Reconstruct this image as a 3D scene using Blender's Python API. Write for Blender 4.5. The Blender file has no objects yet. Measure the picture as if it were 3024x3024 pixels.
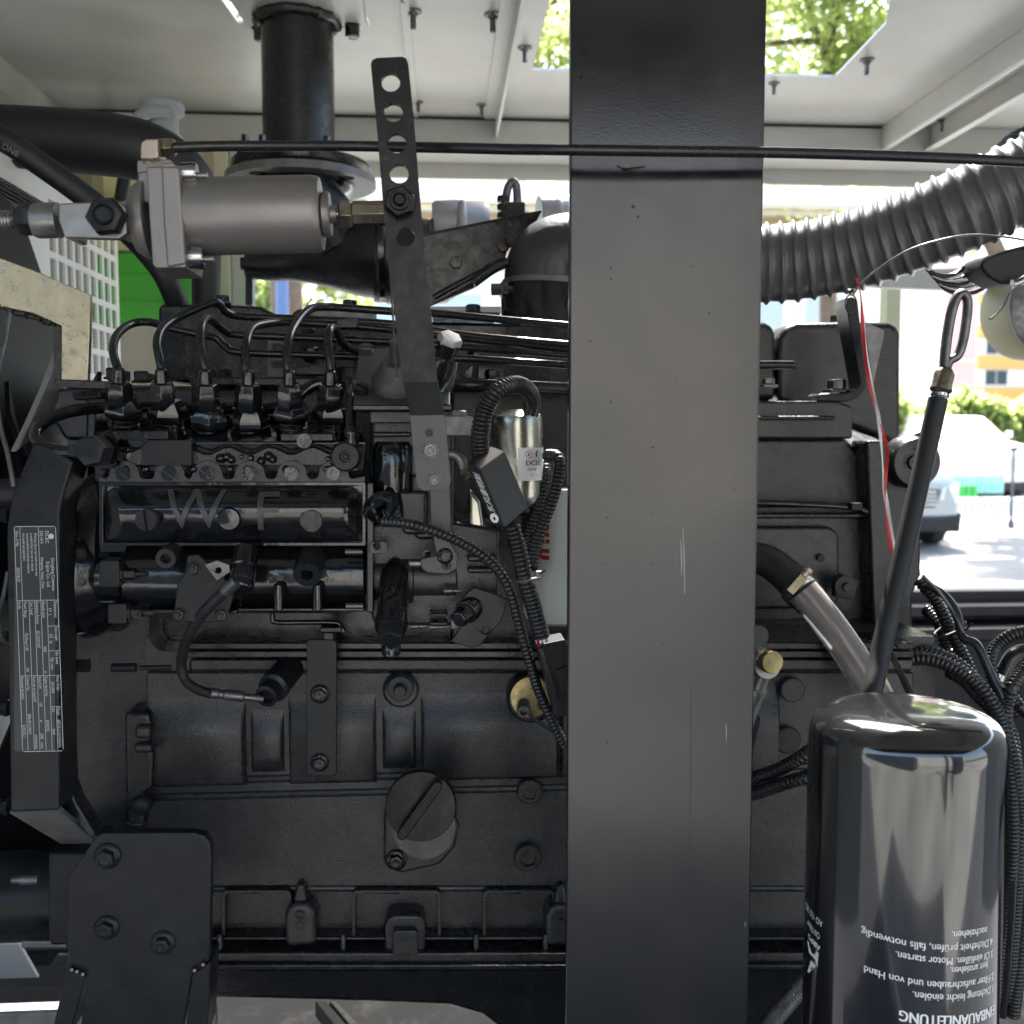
import bpy, bmesh, math, random
from mathutils import Vector, Matrix, Quaternion
from mathutils.geometry import tessellate_polygon

random.seed(7)
S = bpy.context.scene
COL = S.collection
R = math.radians

# ------------------------------------------------------------------ camera
CAMZ = 1.45
cam_d = bpy.data.cameras.new('camera')
cam = bpy.data.objects.new('camera', cam_d)
COL.objects.link(cam)
cam.location = (0, 0, CAMZ)
cam.rotation_euler = (R(90 - 4.4), 0, R(-4.0))
cam_d.lens = 36
cam_d.sensor_width = 36
cam_d.sensor_fit = 'HORIZONTAL'
cam_d.clip_start = 0.02
cam_d.clip_end = 900
cam_d.dof.use_dof = True
cam_d.dof.focus_distance = 0.74
cam_d.dof.aperture_fstop = 11
S.camera = cam

# ------------------------------------------------------------------ sky and sun
SUN_EL, SUN_AZ = 57.0, 14.0          # the sun stands behind the machine, a little to the right
w = bpy.data.worlds.new('World')
S.world = w
w.use_nodes = True
nt = w.node_tree
nt.nodes.clear()
sky = nt.nodes.new('ShaderNodeTexSky')
sky.sky_type = 'NISHITA'
sky.sun_disc = False
sky.sun_elevation = R(SUN_EL)
sky.sun_rotation = R(SUN_AZ)
sky.air_density = 1.2
sky.dust_density = 3.0
bg = nt.nodes.new('ShaderNodeBackground')
bg.inputs[1].default_value = 0.11
wo = nt.nodes.new('ShaderNodeOutputWorld')
nt.links.new(sky.outputs[0], bg.inputs[0])
nt.links.new(bg.outputs[0], wo.inputs[0])
sd = bpy.data.lights.new('sun', 'SUN')
sd.energy = 4.8
sd.angle = R(0.6)
sd.color = (1.0, 0.98, 0.94)
sun = bpy.data.objects.new('sun', sd)
COL.objects.link(sun)
sv = Vector((math.sin(R(SUN_AZ)) * math.cos(R(SUN_EL)), math.cos(R(SUN_AZ)) * math.cos(R(SUN_EL)), math.sin(R(SUN_EL))))
sun.rotation_euler = (-sv).to_track_quat('-Z', 'Y').to_euler()
S.view_settings.view_transform = 'Standard'
S.view_settings.look = 'None'
S.view_settings.gamma = 1.0
S.view_settings.exposure = 2.85
S.cycles.max_bounces = 10
S.cycles.diffuse_bounces = 5
S.cycles.glossy_bounces = 5
S.cycles.use_denoising = True
S.cycles.caustics_reflective = False
S.cycles.caustics_refractive = False
S.cycles.sample_clamp_indirect = 6.0

# ------------------------------------------------------------------ where things stand: sight lines of the surveyed picture
CR = cam.rotation_euler.to_matrix()
C0 = Vector((0, 0, CAMZ))
def ray(px, py):
    return CR @ Vector(((px - 1512) / 3024, (1512 - py) / 3024, -1))
def P(px, py, Y):
    r = ray(px, py)
    return C0 + r * (Y / r.y)
def PZ(px, py, z):
    r = ray(px, py)
    return C0 + r * ((z - CAMZ) / r.z)
def PX(px, py, x):
    r = ray(px, py)
    return C0 + r * (x / r.x)
def m(px, Y):
    return px * Y / 3024.0
YA = Vector((0, 1, 0))

# ------------------------------------------------------------------ mesh helpers
def rr(x0, y0, x1, y1, rad=8, n=4):
    out = []
    for cx, cy, a0 in ((x1 - rad, y0 + rad, -90), (x1 - rad, y1 - rad, 0), (x0 + rad, y1 - rad, 90), (x0 + rad, y0 + rad, 180)):
        for i in range(n + 1):
            a = R(a0 + 90 * i / n)
            out.append((cx + rad * math.cos(a), cy + rad * math.sin(a)))
    return out
def circ(cx, cy, r, n=24, ry=None):
    return [(cx + r * math.cos(2 * math.pi * i / n), cy + (ry or r) * math.sin(2 * math.pi * i / n)) for i in range(n)]
def sm(pts, k=6):
    """Catmull-Rom through the points (any length tuples)"""
    if len(pts) < 3:
        return [tuple(p) for p in pts]
    out = []
    n = len(pts)
    for i in range(n - 1):
        p0 = pts[max(i - 1, 0)]; p1 = pts[i]; p2 = pts[i + 1]; p3 = pts[min(i + 2, n - 1)]
        for j in range(k):
            t = j / k
            out.append(tuple(0.5 * ((2 * b) + (-a + c) * t + (2 * a - 5 * b + 4 * c - d) * t * t + (-a + 3 * b - 3 * c + d) * t ** 3)
                             for a, b, c, d in zip(p0, p1, p2, p3)))
    out.append(tuple(pts[-1]))
    return out

class MB:
    def __init__(s):
        s.v = []; s.f = []
    def add(s, vs, fs):
        o = len(s.v)
        s.v += [Vector(v) for v in vs]
        s.f += [tuple(i + o for i in f) for f in fs]
        return s
    def ext(s, pts, vec, holes=()):
        vec = Vector(vec)
        loops = [list(pts)] + [list(h) for h in holes]
        flat = [Vector(p) for l in loops for p in l]
        n = len(flat)
        fs = []
        if holes:
            tri = tessellate_polygon([[Vector(p) for p in l] for l in loops])
            fs += [tuple(t) for t in tri]
            fs += [tuple(i + n for i in reversed(t)) for t in tri]
        else:
            fs.append(tuple(range(n)))
            fs.append(tuple(reversed(range(n, 2 * n))))
        o = 0
        for l in loops:
            k = len(l)
            for i in range(k):
                j = (i + 1) % k
                fs.append((o + i, o + j, o + j + n, o + i + n))
            o += k
        return s.add(flat + [p + vec for p in flat], fs)
    def prism(s, pp, Y, d, holes=()):
        return s.ext([P(x, y, Y) for x, y in pp], (0, d, 0), [[P(x, y, Y) for x, y in h] for h in holes])
    def box(s, x0, y0, x1, y1, Y, d):
        return s.prism([(x0, y0), (x1, y0), (x1, y1), (x0, y1)], Y, d)
    def wb(s, a, b):
        x0, y0, z0 = a; x1, y1, z1 = b
        return s.ext([(x0, y0, z0), (x1, y0, z0), (x1, y0, z1), (x0, y0, z1)], (0, y1 - y0, 0))
    def para(s, o, a, b, c):
        o, a, b, c = map(Vector, (o, a, b, c))
        return s.ext([o, o + a, o + a + b, o + b], c)
    def rings(s, rs, cap=True, closed=False):
        n = len(rs[0])
        vs = [v for r_ in rs for v in r_]
        fs = []
        for i in range(len(rs) - 1):
            for j in range(n):
                k = (j + 1) % n
                fs.append((i * n + j, i * n + k, (i + 1) * n + k, (i + 1) * n + j))
        if cap:
            fs.append(tuple(reversed(range(n))))
            fs.append(tuple(range((len(rs) - 1) * n, len(rs) * n)))
        return s.add(vs, fs)
    def tube(s, pts, r, n=12, k=6, cap=True, flat=None):
        """pts: world points; r: number or list"""
        rl = r if isinstance(r, (list, tuple)) else [r] * len(pts)
        q = sm([tuple(p) + (rr_,) for p, rr_ in zip(pts, rl)], k)
        return s.path([Vector(a[:3]) for a in q], [a[3] for a in q], n, cap, flat)
    def path(s, c, rad, n=12, cap=True, flat=None):
        rs = []
        t = (c[1] - c[0]).normalized()
        up = Vector((0, 0, 1)) if abs(t.z) < .9 else Vector((0, 1, 0))
        u = t.cross(up).normalized()
        for i, p in enumerate(c):
            t2 = (c[min(i + 1, len(c) - 1)] - c[max(i - 1, 0)])
            if t2.length < 1e-9: t2 = t
            t2.normalize()
            u = (u - t2 * u.dot(t2)).normalized()
            v = t2.cross(u)
            fx = flat or (1, 1)
            rs.append([p + (u * math.cos(2 * math.pi * j / n) * fx[0] + v * math.sin(2 * math.pi * j / n) * fx[1]) * rad[i] for j in range(n)])
        return s.rings(rs, cap)
    def corr(s, pts, r, pitch, amp, n=12, prof=(0, .75, 1, .75), wob=0.0):
        """corrugated tube: r list or number"""
        rl = r if isinstance(r, (list, tuple)) else [r] * len(pts)
        q = sm([tuple(p) + (b,) for p, b in zip(pts, rl)], 16)
        L = [0]
        for a, b in zip(q, q[1:]):
            L.append(L[-1] + (Vector(b[:3]) - Vector(a[:3])).length)
        kk = len(prof)
        N = max(int(L[-1] / pitch * kk), 4)
        c, rad = [], []
        i = 0
        for j in range(N + 1):
            d = L[-1] * j / N
            while i < len(L) - 2 and L[i + 1] < d: i += 1
            t = (d - L[i]) / max(L[i + 1] - L[i], 1e-9)
            a, b = Vector(q[i]), Vector(q[i + 1])
            x = a.lerp(b, min(max(t, 0), 1))
            c.append(Vector(x[:3])); rad.append(x[3] - amp + amp * prof[j % kk])
        return s.path(c, rad, n)
    def lathe(s, c, ax, prof, n=24, rot=0.0, cap=True):
        """prof: list of (radius, height along ax)"""
        c = Vector(c); ax = Vector(ax).normalized()
        ref = Vector((0, 0, 1)) if abs(ax.z) < .9 else Vector((1, 0, 0))
        u = ax.cross(ref).normalized(); v = ax.cross(u)
        rs = [[c + ax * h + (u * math.cos(2 * math.pi * j / n + rot) + v * math.sin(2 * math.pi * j / n + rot)) * max(r_, 1e-5) for j in range(n)] for r_, h in prof]
        return s.rings(rs, cap)
    def build(s, name, mat, parent=None, bevel=0.0, ang=38, loc=None, tri=False):
        me = bpy.data.meshes.new(name)
        if loc is None:
            lo = Vector((min(v.x for v in s.v), min(v.y for v in s.v), min(v.z for v in s.v)))
            hi = Vector((max(v.x for v in s.v), max(v.y for v in s.v), max(v.z for v in s.v)))
            loc = (lo + hi) / 2
        loc = Vector(loc)
        me.from_pydata([v - loc for v in s.v], [], s.f)
        bm = bmesh.new(); bm.from_mesh(me)
        bmesh.ops.recalc_face_normals(bm, faces=bm.faces)
        bm.to_mesh(me); bm.free()
        me.polygons.foreach_set('use_smooth', [True] * len(me.polygons))
        if not bevel:
            me.set_sharp_from_angle(angle=R(ang))
        me.materials.append(mat)
        o = place(name, me, loc, parent)
        if bevel:
            b = o.modifiers.new('bevel', 'BEVEL')
            b.width = bevel; b.segments = 2; b.limit_method = 'ANGLE'; b.angle_limit = R(35)
            b.harden_normals = True
        return o

WL = {}
def place(name, me, loc, parent=None):
    o = bpy.data.objects.new(name, me)
    COL.objects.link(o)
    loc = Vector(loc)
    WL[o.name] = loc
    if parent is not None:
        o.parent = parent
        o.location = loc - WL[parent.name]
    else:
        o.location = loc
    return o
def T(name, label, cat, loc, group=None):
    o = place(name, None, loc)
    o.empty_display_size = 0.05
    return tag(o, label, cat, group)
def tag(o, label, cat, group=None):
    o['label'] = label; o['category'] = cat
    if group: o['group'] = group
    return o
def struct(o):
    o['kind'] = 'structure'
    return o

# ------------------------------------------------------------------ text, all glyph meshes made at once
TXT = {}
def prep(strings):
    obs = []
    for st in strings:
        cu = bpy.data.curves.new('t', 'FONT')
        cu.body = st; cu.size = 1.0; cu.extrude = 0.0; cu.resolution_u = 3
        o = bpy.data.objects.new('t', cu); COL.objects.link(o); obs.append((st, o, cu))
    dg = bpy.context.evaluated_depsgraph_get(); dg.update()
    for st, o, cu in obs:
        me = bpy.data.meshes.new_from_object(o.evaluated_get(dg))
        TXT[st] = ([v.co.copy() for v in me.vertices], [tuple(p.vertices) for p in me.polygons])
        bpy.data.meshes.remove(me)
    for st, o, cu in obs:
        bpy.data.objects.remove(o); bpy.data.curves.remove(cu)
def put_text(mb, st, fn, size, h=None, wscale=1.0, bold=0.0):
    """fn maps (u, v) in metres to a world point"""
    vs, fs = TXT[st]
    mb.add([fn(v.x * size * wscale, v.y * size) for v in vs], fs)
    if bold:
        mb.add([fn(v.x * size * wscale + bold, v.y * size) for v in vs], fs)
def text_w(st, size, ws=1.0):
    return max(v.x for v in TXT[st][0]) * size * ws

# ------------------------------------------------------------------ materials
def mat(name, col, rough=.5, metal=0.0, bump=0.0, bs=300.0, var=0.0, vs=20.0, coat=0.0, spec=.5, alpha=None, trans=0.0, rvar=0.0, detail=4, dust=0.0, dcol=(.16, .155, .15), bump2=0, bs2=40, ior=1.45, sss=0):
    M = bpy.data.materials.new(name)
    M.use_nodes = True
    n = M.node_tree.nodes; l = M.node_tree.links
    b = n['Principled BSDF']
    b.inputs['Base Color'].default_value = (*col, 1)
    b.inputs['Roughness'].default_value = rough
    b.inputs['Metallic'].default_value = metal
    b.inputs['Specular IOR Level'].default_value = spec
    b.inputs['Coat Weight'].default_value = coat
    b.inputs['Coat Roughness'].default_value = .12
    b.inputs['IOR'].default_value = ior
    if trans: b.inputs['Transmission Weight'].default_value = trans
    if alpha is not None: b.inputs['Alpha'].default_value = alpha
    tc = n.new('ShaderNodeNewGeometry')
    def noise(sc, det=detail, ro=.55):
        t = n.new('ShaderNodeTexNoise'); t.inputs['Scale'].default_value = sc; t.inputs['Detail'].default_value = det
        t.inputs['Roughness'].default_value = ro
        l.new(tc.outputs['Position'], t.inputs['Vector']); return t
    colout = None
    if var or dust:
        t = noise(vs, 5, .6)
        mp = n.new('ShaderNodeMapRange'); mp.inputs[1].default_value = .3; mp.inputs[2].default_value = .7
        mp.inputs[3].default_value = 1 - var; mp.inputs[4].default_value = 1 + var
        l.new(t.outputs['Fac'], mp.inputs[0])
        mx = n.new('ShaderNodeMix'); mx.data_type = 'RGBA'; mx.blend_type = 'MULTIPLY'; mx.inputs[0].default_value = 1
        mx.inputs[6].default_value = (*col, 1)
        l.new(mp.outputs[0], mx.inputs[7]); colout = mx.outputs[2]
        if dust:
            t2 = noise(vs * 3.1, 8, .7)
            r2 = n.new('ShaderNodeMapRange'); r2.inputs[1].default_value = .5; r2.inputs[2].default_value = .8
            r2.inputs[3].default_value = 0; r2.inputs[4].default_value = dust
            l.new(t2.outputs['Fac'], r2.inputs[0])
            m2 = n.new('ShaderNodeMix'); m2.data_type = 'RGBA'
            l.new(r2.outputs[0], m2.inputs[0]); l.new(colout, m2.inputs[6]); m2.inputs[7].default_value = (*dcol, 1)
            colout = m2.outputs[2]
        l.new(colout, b.inputs['Base Color'])
    if rvar:
        t = noise(vs * 1.7, 4)
        mp = n.new('ShaderNodeMapRange'); mp.inputs[1].default_value = .3; mp.inputs[2].default_value = .7
        mp.inputs[3].default_value = max(rough - rvar, .03); mp.inputs[4].default_value = min(rough + rvar, 1)
        l.new(t.outputs['Fac'], mp.inputs[0]); l.new(mp.outputs[0], b.inputs['Roughness'])
    last = None
    for (bb, ss) in ((bump, bs), (bump2, bs2)):
        if bb:
            t = noise(ss, 3, .5)
            bp = n.new('ShaderNodeBump'); bp.inputs['Strength'].default_value = 1.0; bp.inputs['Distance'].default_value = bb
            l.new(t.outputs['Fac'], bp.inputs['Height'])
            if last: l.new(last, bp.inputs['Normal'])
            last = bp.outputs['Normal']
    if last: l.new(last, b.inputs['Normal'])
    return M

K = {}
K['gloss'] = mat('black gloss paint', (.0055, .006, .0065), .12, bump=.00012, bs=260, var=.3, rvar=.1, dust=.05, vs=60, bump2=.0009, bs2=55, coat=.35)
K['paint'] = mat('black engine paint', (.010, .0106, .011), .21, bump=.00012, bs=500, var=.25, rvar=.12, dust=.04, vs=40, bump2=.0004, bs2=60, spec=.42)
K['cast'] = mat('black painted cast iron', (.022, .023, .0235), .27, bump=.00045, bs=850, var=.25, rvar=.1, dust=.03, vs=30, bump2=.0007, bs2=28, spec=.5)
K['castfine'] = mat('black painted fine casting', (.014, .0148, .0155), .25, bump=.0003, bs=900, var=.25, rvar=.1, dust=.04, vs=40, bump2=.0006, bs2=60, spec=.5)
K['plate'] = mat('black painted steel plate', (.012, .0135, .015), .33, bump=.00006, bs=700, var=.18, rvar=.08, vs=25, dust=.05, bump2=.0004, bs2=30, spec=.26)
K['post'] = mat('dark grey painted steel', (.009, .0095, .010), .19, bump=.000025, bs=700, var=.1, vs=9, rvar=.055, bump2=.00002, bs2=60, spec=.62)
K['lever'] = mat('black lever paint', (.005, .0045, .0045), .30, spec=.24, bump=.00006, bs=500, var=.3, vs=60, rvar=.1, dust=.05)
K['rubber'] = mat('black rubber', (.010, .011, .012), .55, bump=.00005, bs=900, var=.2, vs=40, dust=.06)
K['conduit'] = mat('black nylon conduit', (.018, .018, .018), .22, var=.15, vs=60, dust=.08)
K['hoseblack'] = mat('black glossy hose', (.010, .0105, .012), .27, bump=.00008, bs=300, var=.2, vs=50, dust=.06)
K['alu'] = mat('grey anodised aluminium', (.205, .19, .178), .40, metal=.55, bump=.00005, bs=1800, var=.08, vs=30)
K['castalu'] = mat('cast aluminium', (.40, .40, .40), .5, metal=.5, bump=.0003, bs=400, var=.1, vs=30)
K['zinc'] = mat('zinc plated steel', (.25, .25, .235), .38, metal=.85, bump=.00008, bs=300, var=.15, vs=80, rvar=.12)
K['steel'] = mat('bare bright steel', (.36, .36, .36), .2, metal=1, bump=.00004, bs=200, var=.1, vs=60, rvar=.08)
K['oldsteel'] = mat('dull grey steel', (.13, .13, .13), .42, metal=.8, var=.3, vs=90, rvar=.15, bump=.0001, bs=300)
K['brass'] = mat('brass', (.24, .21, .145), .30, metal=.95, var=.2, vs=90, rvar=.1)
K['pinkbrass'] = mat('forged brass', (.38, .31, .25), .38, metal=.75, var=.15, vs=150, bump=.0001, bs=400)
K['gold'] = mat('yellow zinc plating', (.24, .20, .10), .36, metal=.9, var=.35, vs=60, rvar=.15)
K['bracket'] = mat('flame cut raw steel', (.46, .40, .27), .36, metal=.8, bump=.00012, bs=700, var=.14, vs=90, rvar=.16, dust=.10, dcol=(.12, .08, .05))
K['burnt'] = mat('flame cut black edge', (.02, .018, .016), .4, bump=.0009, bs=300)
K['white'] = mat('light grey canopy paint', (.52, .52, .50), .34, bump=.0002, bs=260, var=.12, vs=3.2, dust=.42, dcol=(.45, .40, .32), bump2=.0008, bs2=8)  # tan noise: slight stain, and warm uneven shading put into the colour
K['cream'] = mat('cream painted metal', (.62, .58, .46), .5, var=.06, vs=9)
K['grille'] = mat('white perforated sheet', (.80, .80, .77), .4, bump=.0001, bs=260, var=.04)
K['rail'] = mat('dark slate frame paint', (.016, .018, .022), .5, bump=.0003, bs=260, var=.15, vs=12, dust=.12, dcol=(.2, .2, .2))
K['tank'] = mat('yellowed tank plastic', (.74, .72, .34), .35, var=.08, vs=12)
K['coolant'] = mat('green coolant', (.09, .58, .05), .3, var=.1, vs=12)
K['tankcap'] = mat('grey plastic cap', (.33, .36, .37), .4, var=.05)
K['can'] = mat('satin can metal', (.34, .335, .285), .26, metal=.92, bump=.00004, bs=240, var=.08, vs=60, rvar=.06)
K['filterwhite'] = mat('grey white filter paint', (.52, .54, .50), .3, var=.05, vs=30)
K['red'] = mat('red print', (.42, .02, .02), .4)
K['redtape'] = mat('red ribbon', (.50, .02, .02), .4)
K['whitetape'] = mat('white ribbon', (.72, .72, .70), .4)
K['print'] = mat('white print', (.80, .80, .78), .5)
K['print2'] = mat('pale nameplate print', (.50, .52, .52), .45)
K['blackprint'] = mat('black print', (.01, .01, .01), .4)
K['label'] = mat('white paper label', (.78, .76, .72), .45, var=.03)
K['redprint'] = mat('red logo print', (.55, .08, .05), .4)
K['filter'] = mat('black lacquered filter shell', (.008, .0082, .009), .05, coat=1.0, rvar=.025, dust=.03, vs=12, spec=.6, bump=.00003, bs=60, var=.1)
K['clear'] = mat('clear vinyl hose', (.44, .38, .33), .16, trans=.6, var=.1, vs=30, bump=.0003, bs=60)
K['dark'] = mat('dark recess tone', (.012, .013, .014), .5, bump=.0003, bs=200)
K['plug'] = mat('grey painted plug', (.026, .028, .03), .45, bump=.0002, bs=400)
K['box'] = mat('dark plastic module', (.022, .021, .020), .45, spec=.2, bump=.00006, bs=900)
K['nameplate'] = mat('black nameplate foil', (.022, .026, .030), .3, var=.1)
K['trunk'] = mat('tree bark', (.14, .10, .07), .8, bump=.01, bs=25, var=.3)
K['concrete'] = mat('concrete paving', (.20, .195, .18), .8, bump=.002, bs=60, var=.4, vs=.7, bump2=.004, bs2=9)
K['floorgrey'] = mat('grey floor paint', (.009, .009, .009), .95, spec=.05, var=.1, vs=10, dust=.1)
K['bighose'] = mat('black hose plastic', (.085, .086, .088), .30, var=.12, vs=50)
K['fanblack'] = mat('matt black fan plastic', (.005, .006, .008), .5, spec=.15)
K['blade'] = mat('lit fan blade', (.20, .20, .195), .4)
K['ground_dark'] = mat('dark ground tone', (.045, .046, .05), .85, bump=.003, bs=120, var=.2, vs=4)
K['lining_black'] = mat('black door lining', (.012, .012, .012), .95, bump=.004, bs=80)
K['navy'] = mat('dark navy reflection paint', (.018, .024, .036), .45)
K['plate_lit'] = mat('black paint in lit tone', (.045, .046, .045), .38, bump=.0002, bs=400, var=.15)  # lightened black: light on covers, lever foot and edges put into the colour
K['elbow'] = mat('satin black elbow rubber', (.040, .041, .043), .34, bump=.0004, bs=160)
K['flangegrey'] = mat('grey cast flange', (.13, .13, .125), .45, var=.25, vs=60)
K['carbody'] = mat('silver car paint', (.30, .32, .34), .22, metal=.3, coat=.8)
K['palepane'] = mat('pane paled by overexposure', (.5, .58, .62), .3)  # pale base colour stands in for overexposed panes
K['blue'] = mat('blue steel column', (.10, .17, .33), .4)
K['olive'] = mat('olive painted column', (.20, .19, .10), .5)

def leafmat():
    M = bpy.data.materials.new('leaves'); M.use_nodes = True
    n = M.node_tree.nodes; l = M.node_tree.links
    n.remove(n['Principled BSDF'])
    d = n.new('ShaderNodeBsdfPrincipled'); t = n.new('ShaderNodeBsdfTranslucent'); mx = n.new('ShaderNodeMixShader')
    d.inputs['Roughness'].default_value = .45
    oi = n.new('ShaderNodeNewGeometry'); cr = n.new('ShaderNodeValToRGB')
    cr.color_ramp.elements[0].color = (.07, .12, .035, 1); cr.color_ramp.elements[1].color = (.15, .20, .07, 1)
    l.new(oi.outputs['Random Per Island'], cr.inputs[0]); l.new(cr.outputs[0], d.inputs['Base Color'])
    c2 = n.new('ShaderNodeValToRGB')
    c2.color_ramp.elements[0].color = (.40, .50, .15, 1); c2.color_ramp.elements[1].color = (.66, .72, .34, 1)
    l.new(oi.outputs['Random Per Island'], c2.inputs[0]); l.new(c2.outputs[0], t.inputs[0])
    mx.inputs[0].default_value = .68
    l.new(d.outputs[0], mx.inputs[1]); l.new(t.outputs[0], mx.inputs[2]); l.new(mx.outputs[0], n['Material Output'].inputs[0])
    return M
K['leaf'] = leafmat()

# ------------------------------------------------------------------ fasteners: unit meshes that face -Y, radius 1
def unit(name, fn):
    b = MB(); fn(b)
    me = bpy.data.meshes.new(name)
    me.from_pydata(b.v, [], b.f)
    bm = bmesh.new(); bm.from_mesh(me); bmesh.ops.recalc_face_normals(bm, faces=bm.faces); bm.to_mesh(me); bm.free()
    me.polygons.foreach_set('use_smooth', [True] * len(me.polygons))
    me.set_sharp_from_angle(angle=R(30))
    return me
NY = Vector((0, -1, 0))
def f_flange(b):
    b.lathe((0, .1, 0), NY, [(1.0, 0), (1.0, .22), (.93, .32), (.72, .42)], 24)
    b.lathe((0, .1, 0), NY, [(.70, .3), (.70, .92), (.62, 1.0), (.45, 1.02), (.42, .93), (.05, .90)], 6, .3)
def f_hex(b):
    b.lathe((0, .1, 0), NY, [(1.0, 0), (1.0, .72), (.88, .84), (.3, .86)], 6, .35)
def f_nut(b):
    b.lathe((0, .1, 0), NY, [(1.0, 0), (1.0, .16), (.95, .2)], 24)
    b.lathe((0, .1, 0), NY, [(.9, .2), (.9, .85), (.78, .98), (.55, 1.0)], 6, .35)
    b.lathe((0, .1, 0), NY, [(.42, .9), (.42, 1.35), (.36, 1.42), (.1, 1.42)], 16)
def f_plug(b):
    b.lathe((0, .1, 0), NY, [(1.0, 0), (1.0, .35), (.92, .45), (.60, .45), (.56, .12), (.3, .1), (.05, .1)], 28)
def f_cup(b):
    b.lathe((0, .1, 0), NY, [(1.0, 0), (1.0, .22), (.9, .3), (.1, .3)], 28)
def f_slot(b):
    b.lathe((0, .1, 0), NY, [(1.0, 0), (1.0, .38), (.97, .40)], 28)
    for sg in (1, -1):
        pts = []
        for i in range(13):
            a = math.pi * i / 12
            x, z = .97 * math.cos(a), .97 * math.sin(a)
            z = max(z, .17)
            if i in (0, 12): x = .96 * (1 if i == 0 else -1)
            pts.append((x, -.4, z * sg))
        b.ext(pts, (0, -.35, 0))
def f_stud(b):      # washer with a short threaded stud
    b.lathe((0, .02, 0), NY, [(1.0, 0), (1.0, .12), (.55, .3), (.5, .55)], 20)
    b.lathe((0, .02, 0), NY, [(.32, .4), (.32, 1.9), (.26, 2.0)], 12)
U = {k: unit(k, f) for k, f in dict(flange=f_flange, hex=f_hex, nut=f_nut, plug=f_plug, cup=f_cup, slot=f_slot, stud=f_stud).items()}
UM = {}
def fast(kind, parent, pos, r, mk, name='bolt', d=None, spin=0.0, h=1.0):
    key = (kind, mk)
    if key not in UM:
        me = U[kind].copy(); me.name = name; me.materials.append(K[mk]); UM[key] = me
    o = place(name, UM[key], pos, parent)
    q = Quaternion((0, 1, 0), spin)
    if d is not None:
        q = NY.rotation_difference(Vector(d).normalized()) @ q
    o.rotation_mode = 'QUATERNION'; o.rotation_quaternion = q
    o.scale = (r, r * h, r)
    return o
def bolt(kind, parent, px, py, Y, rp, mk='paint', name='bolt', **kw):
    return fast(kind, parent, P(px, py, Y), m(rp, Y), mk, name, **kw)

NAMEPLATE = [  # string, distance from right border, from top, size (plate pixels)
]
prep(['W', 'F', 'EINBAUANLEITUNG', '1.Dichtung leicht einölen.', '2.Filter aufschrauben und von Hand', 'fest anziehen.',
      '3.Öl einfüllen. Motor starten.', '4.Dichtheit prüfen, falls notwendig', 'nachziehen.', 'AIRPO', 'Oil Filter', 'AO 135 302',
      'DCEC', '东风康明斯', 'CE168', 'N', 'I', 'U', 'DN8', 'Dongfeng Cummins', 'Engine Co., Ltd.', 'Xiangyang, Hubei, China', '5321414',
      'Warning: Injury may result and warranty', 'is voided if fuel rate rpm or altitude', 'exceed published maximum values for', 'this model and application.',
      'Date of Mfg.', '2024/6/25', 'Displacement', '5.9   L', 'Net weight', '435   kg', 'Idle Speed', '750  r/min', 'Altitude Limit', '3000', 'm',
      'Exemption Reason', '出口/EXPORT', 'Cert. Level', 'Power Range', '75≤Pmax<130', 'kW', 'Family', 'Shop Order', 'SO13349', 'Model', '6BT5.9-C130',
      'CPL', '3634', 'Engine Serial No.', '82402922', 'Rated kW', '110', 'at', '2300', 'r/min', 'Fuel rate at rated HP', 'mm3/stroke', 'License No.',
      '3806-0012-00412', 'Executed Standard', 'Q/DCEC-1', 'X', '37'])

# ================================================================== GROUND AND THE WORLD OUTSIDE
g = MB(); g.add([(-150, -80, 0), (150, -80, 0), (150, 300, 0), (-150, 300, 0)], [(0, 1, 2, 3)])
struct(g.build('ground', K['concrete'], loc=(0, 0, 0)))

g = MB(); g.ext([(-40, -1.3, 0.004), (40, -1.3, 0.004), (40, 1.95, 0.004), (-40, 1.95, 0.004)], (0, 0, .004))  # dark strip added so the ground mirrored in the post stays dark
struct(g.build('ground_dark_strip', K['ground_dark']))

def facade(name, x0, x1, Y, d, z1, wallm, rows, cols, wz0, dz, ww, wh, label, cat, base=None, bands=None, gl=None):
    t = T(name, label, cat, ((x0 + x1) / 2, Y, 0))
    b = MB(); b.wb((x0, Y, 0), (x1, Y + d, z1)); b.build('wall', wallm, t)
    if bands:
        for z, h, mm in bands:
            q = MB(); q.wb((x0 - .02, Y - .5, z), (x1 + .02, Y, z + h)); q.build('balcony', mm, t)
    gw = (x1 - x0) / cols
    fm = mt = None
    for i in range(rows):
        for j in range(cols):
            cx = x0 + gw * (j + .5); z = wz0 + dz * i
            f = MB()
            for a, c in (((cx - ww / 2, Y - .04, z), (cx + ww / 2, Y, z + .06)), ((cx - ww / 2, Y - .04, z + wh), (cx + ww / 2, Y, z + wh + .06)),
                         ((cx - ww / 2, Y - .04, z + .06), (cx - ww / 2 + .06, Y, z + wh)), ((cx + ww / 2 - .06, Y - .04, z + .06), (cx + ww / 2, Y, z + wh)),
                         ((cx - .03, Y - .04, z + .06), (cx + .03, Y, z + wh))):
                f.wb(a, c)
            fo = f.build('window', K['paintwhite'], t)
            p = MB(); p.wb((cx - ww / 2 + .06, Y - .015, z + .06), (cx + ww / 2 - .06, Y - .005, z + wh)); p.build('pane', K['glassdark'], fo)
    return t
K['paintwhite'] = mat('white building paint', (.78, .77, .74), .6, var=.05, vs=1)
K['peach'] = mat('peach render', (.66, .47, .33), .75, var=.05, vs=.6)
K['pinkwall'] = mat('pink tiled wall', (.62, .42, .38), .6, var=.05, vs=2)
K['orange'] = mat('orange balcony paint', (.70, .40, .12), .6)
K['glassdark'] = mat('dark window glass', (.03, .06, .08), .08)
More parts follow.
